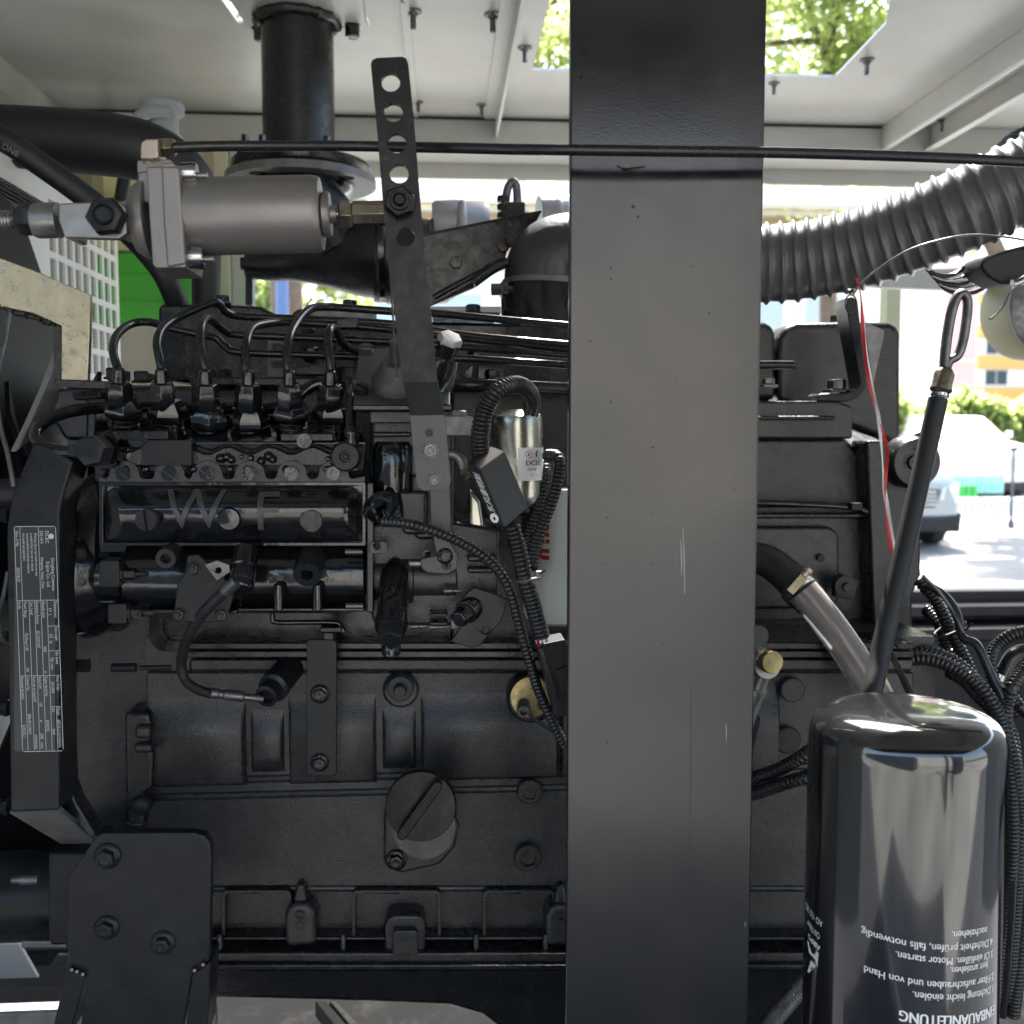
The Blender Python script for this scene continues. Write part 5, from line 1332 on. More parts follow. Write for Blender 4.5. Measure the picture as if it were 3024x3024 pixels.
b = MB(); b.prism([(2415, 1185), (2415, 1168), (2425, 1162), (2500, 1160), (2530, 1150), (2541, 1130), (2500, 905), (2504, 880), (2520, 876), (2534, 890), (2560, 1120), (2556, 1150), (2535, 1175), (2500, 1186)], .98, .03); br = b.build('lifting_bracket', K['plate'], E, bevel=.0015)
b = MB(); b.lathe(P(2470, 1160, .99), (0, 0, 1), [(m(40, 1), 0), (m(42, 1), .003), (m(28, 1), .0035), (m(28, 1), .012), (m(25, 1), .013)], 6, .3); b.build('bolt', K['gloss'], br, bevel=.0006)
b = MB(); b.lathe(P(2268, 1145, .99), (0, 0, 1), [(m(30, 1), 0), (m(30, 1), .003), (m(20, 1), .0035), (m(20, 1), .009)], 6, .3); b.build('bolt', K['gloss'], rb, bevel=.0006)
b = MB(); b.tube([P(2080, 1078, .98), P(2320, 1078, .98), P(2338, 1080, .98)], .0042, 14); b.build('fuel_line_end', K['hoseblack'], E)
b = MB(); b.lathe(P(2690, 1365, .99), NY, [(m(78, 1), -.03), (m(80, 1), .008), (m(70, 1), .014), (m(46, 1), .015), (m(42, 1), .006), (m(22, 1), .006), (m(20, 1), .011)], 36); b.build('pivot_lug', K['castfine'], E)
b = MB(); b.tube([P(2640, 1350, 1.0), P(2670, 1310, 1.0), P(2720, 1285, 1.0), P(2770, 1278, 1.0)], .005, 10); b.build('lug_arm', K['castfine'], E)
b = MB(); b.tube([P(2000, 1478, .96), P(2380, 1490, .96), P(2520, 1500, .96), P(2560, 1512, .96)], .003, 10); b.build('sensor_line', K['gloss'], E)
b = MB(); b.box(2516, 1486, 2548, 1508, .95, .01); b.build('line_clip', K['plate'], E, bevel=.001)
b = MB(); b.prism([(2466, 1710), (2490, 1695), (2540, 1715), (2520, 1770), (2466, 1765)], .96, .01); sb = b.build('sensor_block', K['plate'], E, bevel=.001)
b = MB(); b.lathe(P(2492, 1730, .958), NY, [(m(30, .96), 0), (m(32, .96), .004), (m(14, .96), .005), (m(12, .96), .010)], 20); b.build('sensor', K['rubber'], sb)
bolt('hex', E, 2422, 1647, .985, 12, 'plate')

# ================================================================== GOLD SENSOR beside the conduit
t = T('oil_pressure_sensor', 'round sender with iridescent yellow zinc face beside the cable conduit', 'sensor', P(1572, 2055, .88))
b = MB(); b.lathe(P(1568, 2058, .885), NY, [(m(74, .88), -.01), (m(74, .88), .006), (m(68, .88), .008), (m(62, .88), .008)], 40); b.build('rim', K['plate'], t)
b = MB(); b.lathe(P(1568, 2058, .877), NY, [(m(64, .88), 0), (m(62, .88), .002), (m(20, .88), .003)], 40); b.build('face', K['gold'], t)
b = MB(); b.lathe(P(1547, 2080, .875), (-.1, -1, -.15), [(m(20, .88), 0), (m(20, .88), .014), (m(17, .88), .016), (m(12, .88), .016), (m(11, .88), .010), (m(6, .88), .010)], 24); b.build('terminal', K['oldsteel'], t)
b = MB(); b.lathe(P(1600, 2078, .875), NY, [(m(14, .88), 0), (m(14, .88), .008)], 20); b.build('terminal', K['plate'], t)
b = MB(); b.tube([P(1552, 2098, .868), P(1580, 2125, .866), P(1625, 2155, .864), P(1670, 2185, .862)], .0017, 8); b.build('lead', K['rubber'], t)

# braided hose between the two banjos
t = T('braided_hose', 'thin braided hose looping down from the pump to the block banjo', 'hose', P(760, 2060, .8))
b = MB(); b.corr([P(702, 1712, .712), P(660, 1750, .716), P(600, 1810, .73), P(556, 1880, .76), P(536, 1950, .80), (P(545, 2005, .81)), P(580, 2034, .82), P(622, 2048, .83)], .0040, .0022, .0004, 12); b.build('hose', K['rubber'], t)
b = MB(); b.lathe(P(615, 2046, .83), (P(760, 2062, .835) - P(615, 2046, .83)), [(.0044, 0), (.0044, .008), (.0036, .009), (.0036, .012), (.0044, .013), (.0044, .028), (.003, .029), (.003, .044)], 16); b.build('ferrule', K['oldsteel'], t)
b = MB(); b.lathe(P(790, 2052, .84), (-.25, -1, -.25), [(m(44, .84), -.05), (m(46, .84), -.012), (m(34, .84), -.010), (m(34, .84), .003), (m(22, .84), .0035), (m(20, .84), -.002)], 28); b.build('banjo', K['plate'], t)
b = MB(); b.lathe(P(722, 1660, .728), (-.02, -.6, -.8), [(m(34, .75), -.01), (m(38, .75), .004), (m(34, .75), .005), (m(36, .75), .020), (m(30, .75), .022)], 26); b.build('banjo', K['gloss'], t)
b = MB(); b.lathe(P(720, 1690, .714), (-.02, -.75, -.65), [(m(30, .75), 0), (m(30, .75), .006), (m(26, .75), .008)], 6, .2); b.build('banjo_bolt', K['plate'], t, bevel=.0005)
b = MB(); b.lathe(P(700, 1715, .712), (P(660, 1750, .716) - P(702, 1712, .712)), [(.0046, 0), (.0046, .012), (.0042, .013)], 14); b.build('ferrule', K['oldsteel'], t)

# ================================================================== THROTTLE LEVER
YL = .60
t = T('throttle_lever', 'long black punched steel lever with a row of round holes and a bent foot', 'lever', P(1283, 1440, YL + .04))
th = .0045
segA = [(1095, 190), (1099, 178), (1112, 171), (1188, 167), (1200, 173), (1206, 190), (1224, 373), (1238, 551), (1259, 800), (1275, 930), (1287, 1075), (1292, 1128), (1190, 1128), (1172, 984), (1149, 800), (1135, 646), (1126, 542), (1114, 393)]
b = MB(); b.prism(segA, YL, th, [circ(1154, 243, 28, 28), circ(1162, 332, 28, 28), circ(1172, 423, 29, 28), circ(1179, 513, 28, 28), circ(1197, 700, 28, 28)])
arm = b.build('arm', K['lever'], t)
b = MB()
qa = [P(1190, 1126, YL), P(1292, 1126, YL)]; Yf_ = YL + .042
qb = [P(1211, 1228, Yf_), P(1313, 1226, Yf_)]
b.ext([qa[0], qa[1], qb[1], qb[0]], (0, th * .95, .001)); b.build('bend', K['plate_lit'], t, bevel=.0005)
b = MB(); b.prism([(1211, 1226), (1313, 1224), (1331, 1425), (1320, 1441), (1250, 1449), (1236, 1440), (1230, 1415)], Yf_, th, [circ(1267, 1278, 13, 18)]); ft = b.build('foot', K['plate_lit'], t, bevel=0)  # bend and foot paler than the arm: sky reflection put into the colour
bolt('nut', ft, 1271, 1330, Yf_ - .0004, 25, 'oldsteel', 'nut', h=1.1); bolt('nut', ft, 1283, 1416, Yf_ - .0004, 21, 'oldsteel', 'nut', h=.9)
b = MB(); b.lathe(P(1182, 603, YL), NY, [(m(44, YL), 0), (m(46, YL), .002), (m(46, YL), .0075), (m(42, YL), .009), (m(28, YL), .009)], 6, .35); b.lathe(P(1182, 603, YL), NY, [(m(30, YL), 0), (m(28, YL), .011), (m(18, YL), .011), (m(14, YL), .013), (m(6, YL), .013)], 26); b.build('pivot_bolt', K['lever'], t, bevel=.0006)
b = MB(); b.ext([P(1149, 800, YL + th), P(1168, 1110, YL + th), P(1172, 1110, YL + th), P(1153, 800, YL + th)], (0, .012, 0)); b.build('rear_flange', K['lever'], t)

# ================================================================== AIR CYLINDER
Yc = .645
t = T('air_cylinder', 'grey anodised throttle air cylinder with zinc clevis, hex fittings and flange bolts', 'cylinder', P(740, 745, Yc))
axc = (P(950, 632, Yc) - P(540, 641, Yc)); Lc = axc.length; axc.normalize()
c = P(540, 641, Yc); rc_ = m(108, Yc)
b = MB(); b.lathe(c, axc, [(rc_ * .98, 0), (rc_, .003), (rc_, Lc - .006), (rc_ * .975, Lc - .002), (rc_ * .93, Lc), (rc_ * .6, Lc)], 56); b.build('barrel', K['alu'], t)
b = MB(); b.lathe(P(945, 634, Yc), axc, [(m(52, Yc), 0), (m(64, Yc), .002), (m(64, Yc), .005), (m(60, Yc), .0065), (m(26, Yc), .0065), (m(24, Yc), .010), (m(12, Yc), .0105), (m(12, Yc), .016)], 40); b.build('end_boss', K['alu'], t)
b = MB(); b.lathe(P(984, 633, Yc), axc, [(m(13, Yc), -.004), (m(13, Yc), .006)], 16); b.build('piston_rod', K['steel'], t)
b = MB(); b.lathe(P(1000, 633, Yc), axc, [(m(36, Yc), 0), (m(42, Yc), .002), (m(42, Yc), .007), (m(36, Yc), .0085)], 6, .3); b.build('lock_nut', K['brass'], t, bevel=.0005)
b = MB(); b.lathe(P(1041, 633, Yc), axc, [(m(34, Yc), 0), (m(37, Yc), .001), (m(37, Yc), .026)], 8, .2); b.build('coupling', K['brass'], t, bevel=.0005)
# flange block with two halves
b = MB(); b.prism([(432, 492), (474, 492), (475, 482), (512, 480), (520, 492), (524, 640), (545, 660), (548, 790), (460, 792), (450, 780), (440, 640)], Yc - .022, .044); b.build('flange_head', K['alu'], t, bevel=.0022)
b = MB(); b.prism([(474, 488), (528, 490), (540, 640), (548, 780), (492, 790), (480, 640)], Yc - .0235, .047); b.build('flange_face', K['alu'], t, bevel=.0018)
b = MB(); b.prism([(404, 478), (408, 473), (500, 470), (507, 476), (506, 500), (405, 510)], Yc - .014, .03); b.build('inlet_boss', K['alu'], t, bevel=.002)
b = MB(); b.prism([(404, 500), (440, 500), (450, 610), (404, 590)], Yc - .013, .026); b.build('inlet_boss', K['alu'], t, bevel=.002)
b = MB(); b.lathe(P(448, 648, Yc), -axc, [(m(112, Yc), 0), (m(108, Yc), .004), (m(92, Yc), .009), (m(62, Yc), .012), (m(52, Yc), .013), (m(50, Yc), .020)], 40); b.build('rear_cap', K['alu'], t)
b = MB(); b.prism([(352, 590), (410, 585), (410, 708), (352, 702)], Yc - .008, .016); b.build('rear_lug', K['alu'], t, bevel=.002)
for x, y, Yq in ((548, 513, Yc - .012), (568, 760, Yc - .012)):
    b = MB(); b.lathe(P(x - 18, y, Yq), axc, [(m(30, Yq), 0), (m(31, Yq), .002), (m(31, Yq), .0085), (m(27, Yq), .0105), (m(18, Yq), .0106)], 28); bb = b.build('cap_screw', K['steel'], t)
    b = MB(); b.lathe(P(x + 20, y + 6, Yq), axc, [(m(9, Yq), 0), (m(9, Yq), .009)], 12); b.build('thread', K['zinc'], bb)
b = MB(); b.prism([(524, 725), (590, 722), (598, 790), (528, 792)], Yc - .004, .01); b.build('mount_ear', K['steel'], t, bevel=.002)
# clevis
b = MB(); b.prism([(172, 600), (350, 592), (372, 612), (374, 690), (352, 706), (190, 702), (172, 650)], Yc - .020, .006); b.prism([(172, 600), (350, 592), (372, 612), (374, 690), (352, 706), (190, 702), (172, 650)], Yc + .010, .006); b.prism([(172, 600), (215, 598), (215, 702), (190, 702)], Yc - .015, .026)
cv = b.build('clevis', K['zinc'], t, bevel=.0012)
b = MB(); b.lathe(P(100, 652, Yc), axc, [(m(44, Yc), 0), (m(49, Yc), .002), (m(49, Yc), .015)], 40); b.build('clevis_neck', K['zinc'], t)
b = MB(); b.lathe(P(320, 643, Yc - .020), NY, [(m(54, Yc), 0), (m(54, Yc), .006), (m(48, Yc), .0085), (m(36, Yc), .009)], 6, .1); b.lathe(P(320, 643, Yc - .020), NY, [(m(30, Yc), .005), (m(29, Yc), .0105), (m(24, Yc), .012), (m(22, Yc), .010), (m(20, Yc), .0105)], 26); b.build('clevis_nut', K['plate'], cv, bevel=.0005)
b = MB(); b.lathe(P(52, 648, Yc), axc, [(m(40, Yc), 0), (m(47, Yc), .003), (m(47, Yc), .008), (m(42, Yc), .0105)], 6, .5); b.build('jam_nut', K['plate'], t, bevel=.0008)
b = MB(); b.corr([P(-200, 656, Yc), P(54, 650, Yc)], .0060, .00175, .0007, 20, (0, 1)); b.build('threaded_rod', K['zinc'], t)
# fittings
b = MB(); b.prism([(414, 468), (414, 430), (418, 418), (430, 410), (466, 409), (468, 466), (445, 470)], Yc - .020, .018); b.build('elbow_fitting', K['pinkbrass'], t, bevel=.001)
b = MB(); b.lathe(P(441, 472, Yc - .011), (0, 0, 1), [(m(20, .63), -.003), (m(20, .63), .002)], 16); b.build('fitting_thread', K['brass'], t)
b = MB(); b.lathe(P(466, 437, Yc - .011), axc, [(m(26, .63), 0), (m(29, .63), .001), (m(29, .63), .0025), (m(25, .63), .003), (m(30, .63), .004), (m(27, .63), .009), (m(22, .63), .0105)], 6, .3); b.build('compression_nut', K['brass'], t, bevel=.0005)
# nylon air tube across everything
b = MB(); b.tube([P(512, 436, .628), P(620, 432, .632), P(760, 431, .636), P(1000, 431, .635), P(1180, 434, .632), P(1350, 437, .618), P(1520, 441, .600), P(1750, 444, .592), P(2000, 447, .592), P(2250, 450, .594), P(2500, 456, .597), (P(2760, 465, .60)), P(3024, 478, .605), P(3300, 495, .61)], .0031, 20, 10)
tag(b.build('air_tube', K['hoseblack']), 'thin black plastic air tube running level across lever and post', 'tube')

# ================================================================== RADIATOR HOSES (left)
b = MB(); b.tube([P(-150, 398, 1.12), P(60, 405, 1.12), P(250, 420, 1.12), P(400, 440, 1.12), P(490, 475, 1.13), P(560, 540, 1.14), P(600, 640, 1.15), P(608, 760, 1.15), P(608, 920, 1.15)], [m(84, 1.1), m(86, 1.1), m(88, 1.1), m(86, 1.1), m(80, 1.1), m(72, 1.1), m(60, 1.1), m(44, 1.1), m(42, 1.1)], 36, 8)
tag(b.build('radiator_hose', K['hosematt'] if 'hosematt' in K else K['rubber']), 'fat matt black radiator hose curving down behind the air cylinder', 'hose')
b = MB(); b.tube([P(-60, 375, .95), P(40, 430, .95), P(140, 500, .96), P(250, 580, .97), P(350, 660, .98), P(430, 740, 1.0), P(490, 820, 1.0), P(530, 920, 1.02)], m(34, .95), 24, 8)
t = T('coolant_hose', 'slim black rubber hose running diagonally down under the fat hose', 'hose', P(140, 500, .96))
b.build('hose', K['rubber'], t)
b = MB(); c = P(2, 437, .912); di = (P(60, 470, .912) - P(2, 437, .912)).normalized(); put_text(b, 'DN8', lambda u, v: c + di * u + Vector((di.z * -1, 0, di.x)) * v + Vector((0, 0, 0)), .0075); b.build('hose_print', K['oldsteel'], t)
# expansion tank
t = T('expansion_tank', 'yellowed plastic expansion tank with green coolant and grey cap at left', 'tank', P(440, 950, 1.5))
def pxbox(b, x0, y0, x1, y1, Y, d): return b.prism(rr(x0, y0, x1, y1, 22, 5), Y, d)
b = MB(); b.prism([(272, 420), (300, 380), (380, 340), (430, 345), (520, 385), (560, 440), (568, 742), (272, 742)], 1.62, .12); b.build('upper_tank', K['tank'], t, bevel=.006)
b = MB(); b.prism([(272, 744), (568, 744), (568, 940), (555, 955), (285, 955), (272, 940)], 1.62, .12); b.build('coolant', K['coolant'], t, bevel=.004)
c = P(480, 358, 1.52)
b = MB(); b.lathe(c, (0, 0, 1), [(.022, -.02), (.022, .008), (.030, .010), (.031, .022), (.026, .027), (.012, .028)], 26); b.build('filler_cap', K['tankcap'], t)
b = MB(); b.tube([P(400, 360, 1.50), P(420, 340, 1.49), P(445, 330, 1.49), P(500, 330, 1.50)], .009, 14); b.build('overflow_elbow', K['tankcap'], t)
b = MB(); b.tube([P(372, 505, 1.46), P(362, 560, 1.46), P(350, 640, 1.46)], .009, 14); b.build('vent_hose', K['rubber'], t)
b = MB(); b.box(215, 495, 272, 590, 1.52, .05); b.build('tank_strap', K['olive'], t, bevel=.002)
for zy in (560, 650, 800, 880):
    b = MB(); b.box(276, zy, 564, zy + 7, 1.617, .004); b.build('tank_rib', K['coolant'] if zy > 744 else K['tank'], t, bevel=.001)
# cream patch put in for the lit rear wall below the tank
b = MB(); b.prism(rr(352, 960, 470, 1135, 40, 5), 1.55, .02); b.build('lit_wall_patch', K['cream'], t, bevel=.004)

# ================================================================== FAN
t = T('cooling_fan', 'black cooling fan with twisted blades inside its shroud at far left', 'fan', PX(60, 1500, XG + .10))
xf = XG + .025
b = MB(); b.ext([PX(x, y, xf) for x, y in ((-200, 545), (0, 570), (48, 612), (88, 700), (122, 800), (176, 1000), (192, 1150), (214, 1225), (226, 1330), (226, 2000), (-200, 2000))], (-.012, 0, 0)); b.build('shroud', K['fanblack'], t, bevel=.002)
b = MB(); b.ext([PX(x, y, XG + .135) for x, y in ((160, 1025), (156, 1180), (118, 1262), (70, 1300), (28, 1335), (72, 1245), (118, 1140))], (.004, .002, 0)); b.build('blade', K['blade'], t, bevel=.001)  # paler than the other blades: the light on it is in the colour
b = MB(); b.tube([PX(x, y, XG + .14) for x, y in ((27, 925), (14, 1000), (0, 1060), (-12, 1130), (-8, 1200), (4, 1270), (24, 1345), (40, 1435))], .0017, 8); b.build('guard_ring', K['oldsteel'], t)
b = MB(); b.tube([PX(x, y, XG + .14) for x, y in ((22, 1690), (10, 1760), (-6, 1810), (0, 1880), (26, 1905))], .0014, 8); b.build('guard_ring', K['oldsteel'], t)
hub = Vector((xf + .03, 1.06, 1.26))
b = MB(); b.lathe(hub, (1, 0, 0), [(.05, -.02), (.055, 0), (.055, .03), (.03, .035)], 28); b.build('hub', K['fanblack'], t)
for k in range(7):
    a = 2 * math.pi * k / 7 + .35
    er = Vector((0, math.cos(a), math.sin(a))); et = Vector((0, -math.sin(a), math.cos(a)))
    rs = []
    for j in range(7):
        f = j / 6; rad = .05 + .20 * f; wd = .05 + .06 * f; tw = .75 - .35 * f
        ch = et * math.cos(tw) + Vector((1, 0, 0)) * math.sin(tw)
        nn = ch.cross(er).normalized()
        cc = hub + er * rad + Vector((.012, 0, 0))
        rs.append([cc - ch * wd / 2 + nn * .004, cc + nn * .008, cc + ch * wd / 2 + nn * .004, cc + ch * wd / 2, cc + nn * .004, cc - ch * wd / 2])
    b = MB(); b.rings(rs); b.build('blade', K['fanblack'], t)

# raw steel guard bracket
YBr = .80
t = T('guard_bracket', 'speckled raw steel corner bracket with burnt cut edges at left', 'bracket', P(220, 1130, YBr))
pts = [(-60, 740), (0, 762), (109, 802), (266, 870), (264, 1000), (259, 1124), (180, 1122), (181, 962), (100, 925), (0, 904), (-60, 892)]
b = MB(); b.prism(pts, YBr, .006); b.build('face', K['bracket'], t, bevel=.0006)
rnd = random.Random(3)
def rough_edge(p0, p1, n_):
    q = [Vector(p0).lerp(Vector(p1), i / n_) + Vector((rnd.uniform(-1, 1), rnd.uniform(-1, 1), rnd.uniform(-1, 1))) * .0007 for i in range(n_ + 1)]
    b = MB(); b.path(q, [rnd.uniform(.0012, .0030) for _ in q], 8); b.build('cut_edge', K['burnt'], t)
rough_edge(P(-60, 894, YBr + .002), P(0, 906, YBr + .002), 12); rough_edge(P(0, 906, YBr + .002), P(180, 962, YBr + .002), 40)
b = MB(); b.box(158, 962, 180, 1134, YBr - .001, .008); b.build('folded_edge', K['burnt'], t, bevel=.0008)
b = MB(); b.prism([(160, 1120), (335, 1126), (335, 1150), (185, 1144), (160, 1136)], YBr - .002, .05); b.build('foot_flange', K['burnt'], t, bevel=.0008)
b = MB(); b.box(312, 1090, 352, 1122, YBr + .02, .03); b.box(398, 1100, 436, 1124, YBr + .02, .03); b.build('foot_stop', K['rubber'], t, bevel=.001)

# ================================================================== FUEL FILTERS
t = T('fuel_filter', 'grey white fuel filter canister with red upright letters beside the post', 'fuel filter', P(1640, 1870, .86))
cx = P(1655, 1600, .87); rf = m(112, .86)
b = MB(); z1, z0_ = P(1650, 1470, .80).z, P(1650, 1872, .80).z
b.lathe((cx.x, .87, z0_), (0, 0, 1), [(rf * .6, -.004), (rf * .92, 0), (rf, .006), (rf, z1 - z0_), (rf * .98, z1 - z0_ + .004)], 48); b.build('canister', K['filterwhite'], t)
b = MB()
def ffn(px, py, size):
    c = P(px, py, .80); a0 = math.asin(max(min((c.x - cx.x) / rf, 1), -1))
    return lambda u, v: Vector((cx.x + (rf + .0003) * math.sin(a0 + v / rf), .87 - (rf + .0003) * math.cos(a0 + v / rf), c.z - u))
for s_, py in (('N', 1562), ('I', 1606), ('U', 1636)):
    put_text(b, s_, ffn(1610, py, 1), .0135, wscale=.85, bold=.0012)
    put_text(b, s_, ffn(1610, py + 2, 1), .0135, wscale=.85, bold=.0018)
b.build('printed_letters', K['red'], t)

t = T('fuel_solenoid', 'satin metal solenoid can with white paper label under the conduit loop', 'solenoid', P(1535, 1490, .77))
Yz = .775
tip = Vector((-.03, -.05, 1)).normalized()
c = P(1532, 1470, Yz); rz = m(75, Yz); hz = (P(1532, 1225, Yz) - c).z
b = MB(); b.lathe(c, tip, [(rz * .8, -.006), (rz * .96, -.002), (rz, .003), (rz, hz - .010), (rz * .985, hz - .004), (rz * .93, hz), (rz * .6, hz + .003), (rz * .2, hz + .004)], 52); b.build('can', K['can'], t)
def cfn(px, py):
    q = P(px, py, Yz - rz)
    a0 = math.asin(max(min((q.x - (c.x + (q.z - c.z) * tip.x / tip.z)) / rz, .99), -.99))
    def fn(u, v, e=.0003):
        z = q.z + v; k = (z - c.z) / tip.z; a = a0 + u / rz
        return Vector((c.x + tip.x * k + (rz + e) * math.sin(a), c.y + tip.y * k - (rz + e) * math.cos(a), z))
    return fn
f0 = cfn(1531, 1420)
w_, h_ = .030, (P(1531, 1322, Yz - rz).z - P(1531, 1420, Yz - rz).z)
b = MB(); gx, gy = 14, 3; vs = [f0(w_ * i / gx, h_ * j / gy, .00015) for j in range(gy + 1) for i in range(gx + 1)]
b.add(vs, [(j * (gx + 1) + i, j * (gx + 1) + i + 1, (j + 1) * (gx + 1) + i + 1, (j + 1) * (gx + 1) + i) for j in range(gy) for i in range(gx)]); lb = b.build('label', K['label'], t)
b = MB(); put_text(b, 'DCEC', lambda u, v: f0(u + .0055, v + .0115), .0050, bold=.0003, wscale=1.15); put_text(b, 'CE168', lambda u, v: f0(u + .007, v + .0075), .0028); put_text(b, '5.9   L', lambda u, v: f0(u + .0095, v + .0035), .0022); b.build('label_print', K['blackprint'], lb)
b = MB()
for r0, r1 in ((.0024, .0029),):
    vs = []; n_ = 24
    for i in range(n_):
        a = 2 * math.pi * i / n_
        vs += [f0(.0085 + r0 * math.cos(a), .0195 + r0 * math.sin(a)), f0(.0085 + r1 * math.cos(a), .0195 + r1 * math.sin(a))]
    b.add(vs, [(2 * i, 2 * i + 1, (2 * i + 3) % (2 * n_), (2 * i + 2) % (2 * n_)) for i in range(n_)])
def blob(pts_, f): return [f(x, y) for x, y in pts_]
b.add(blob([(.0070, .0185), (.0085, .0180), (.0092, .0195), (.0086, .0213), (.0078, .0205)], f0), [(0, 1, 2, 3, 4)])
b.build('logo_ring', K['redprint'], lb)
b = MB(); b.add(blob([(.0142, .019), (.0155, .0175), (.0165, .0182), (.0153, .0195), (.0160, .0212), (.0172, .022), (.0160, .0228), (.0146, .021)], f0), [tuple(range(8))]); b.build('label_mark', K['blackprint'], lb)
b = MB(); b.lathe(c + tip * (-.006), -tip, [(rz * .75, -.002), (rz * .78, .004), (rz * .55, .006), (rz * .5, .03)], 30); b.build('base_boss', K['plate'], t)
b = MB(); b.prism([(1385, 1440), (1420, 1480), (1440, 1620), (1400, 1640), (1385, 1600)], .76, .03); b.build('side_casting', K['can'], t, bevel=.003)
# bracket arm: bright plate joining lever side
b = MB(); b.prism([(1312, 1226), (1382, 1228), (1404, 1235), (1412, 1292), (1376, 1288), (1316, 1288)], .735, .012); ba = b.build('mount_arm', K['oldsteel'], t, bevel=.001)
b = MB(); b.lathe(P(1357, 1228, .74), (0, 0, 1), [(m(24, .74), 0), (m(24, .74), .003), (m(18, .74), .004)], 6); b.build('arm_bolt', K['oldsteel'], ba)
b = MB(); b.tube([P(1325, 1340, .73), P(1345, 1345, .73), P(1362, 1360, .73), P(1370, 1385, .73)], .0042, 14); b.build('arm_bend', K['oldsteel'], ba)
b = MB(); b.lathe(P(1377, 1398, .72), (-.6, -.5, -.5), [(m(16, .72), -.003), (m(16, .72), .006)], 8); b.build('arm_stud', K['brass'], ba)

# ================================================================== CABLE MODULE AND CONDUITS
t = T('relay_module', 'slanted dark plastic relay box with white characters and round emblem', 'relay box', P(1497, 1590, .68))
Bq = P(1418, 1384, .662); dv = P(1492, 1560, .664) - Bq; rv = P(1492, 1333, .70) - Bq; lv = P(1374, 1366, .6685) - Bq
b = MB(); b.para(Bq, rv, dv, lv); bx_ = b.build('housing', K['box'], t, bevel=.001)
du = dv.normalized(); lu = lv.normalized(); nrm = du.cross(lu).normalized()
if nrm.y > 0: nrm = -nrm
b = MB()
o = Bq + dv * .97 + lv * .70 + nrm * .0006
put_text(b, '东风康明斯', lambda u, v: Bq + dv * .78 + lv * .68 + nrm * .0005 - du * u + lu * v - lu * .0052, .0062, wscale=.92)
b.lathe(Bq + dv * .88 + lv * .50 + nrm * .0004, nrm, [(.0034, 0), (.0034, .0001)], 22)
b.build('print', K['print'], t)
b = MB(); cq = Bq + dv * .88 + lv * .50 + nrm * .0008; b.ext([cq + du * a_ + lu * c_ for a_, c_ in ((-.0018, -.001), (.0, -.0016), (.0016, .0), (.0006, .0012), (-.0006, .0002))], nrm * .0001); b.build('emblem', K['box'], t)

def conduit(label, pts, r, pitch=.0030, amp=None, group='corrugated cable conduits', k='conduit', n=14, name='cable_conduit'):
    b = MB(); b.corr([P(*q) for q in pts], r, pitch, amp if amp is not None else r * .17, n, (0, .85, 1, .85))
    return tag(b.build(name, K[k], ang=70), label, 'conduit', group)
conduit('thick ribbed conduit looping over the metal solenoid can', [(1428, 1375, .70), (1418, 1330, .695), (1420, 1260, .69), (1436, 1200, .69), (1468, 1155, .69), (1512, 1136, .70), (1550, 1146, .72), (1572, 1180, .75), (1566, 1225, .765)], .0064, .0027, .0013)
conduit('thick ribbed conduit from the relay box down to the black connector', [(1512, 1552, .69), (1528, 1610, .69), (1548, 1700, .69), (1575, 1790, .695), (1600, 1880, .70)], .0060, .0031, .0011)
conduit('shiny ribbed conduit crossing from the governor and running down to the right', [(1128, 1540, .715), (1200, 1546, .705), (1280, 1568, .70), (1370, 1606, .70), (1450, 1660, .70), (1502, 1735, .70), (1532, 1840, .705), (1560, 1940, .71), (1595, 2050, .72), (1665, 2200, .73)], .0038, .0033, .0009)
conduit('ribbed conduit beside the post, curving down from the solenoid can', [(1615, 1345, .76), (1648, 1352, .745), (1650, 1400, .74), (1628, 1480, .735), (1586, 1590, .73), (1568, 1680, .72)], .0048, .0030, .0009)
conduit('ribbed conduit half hidden between solenoid can and its twin by the post', [(1605, 1350, .78), (1612, 1400, .77), (1596, 1480, .765), (1566, 1570, .76), (1556, 1640, .75)], .0046, .0030, .0009)
# zip ties on them
def ztie(label, px, py, Y, rx, tail, k='rubber', ax=(0, .1, 1), sq=.75):
    t = T('cable_tie', label, 'cable tie', P(px, py, Y), 'cable ties')
    b = MB(); c = P(px, py, Y); axv = Vector(ax).normalized()
    u_ = axv.cross(Vector((0, 1, 0))).normalized(); v_ = axv.cross(u_); rr2 = m(rx, Y)
    b.path([c + u_ * rr2 * math.cos(2 * math.pi * i / 26) + v_ * rr2 * .62 * math.sin(2 * math.pi * i / 26) for i in range(28)], [.0011] * 28, 8); b.build('strap', K[k], t)
    b = MB(); b.tube([P(*q) for q in tail], .0009, 6); b.build('tail', K[k], t)
    b = MB(); q = P(*tail[0]); b.wb((q.x - .0022, q.y - .0022, q.z - .002), (q.x + .0022, q.y + .0022, q.z + .002)); b.build('lock', K[k], t, bevel=.0004)
ztie('pale cable tie gripping the thick conduit below the relay box', 1560, 1712, .69, 34, [(1592, 1695, .68), (1600, 1690, .67), (1608, 1686, .665)], 'oldsteel', ax=(-.15, .1, 1))
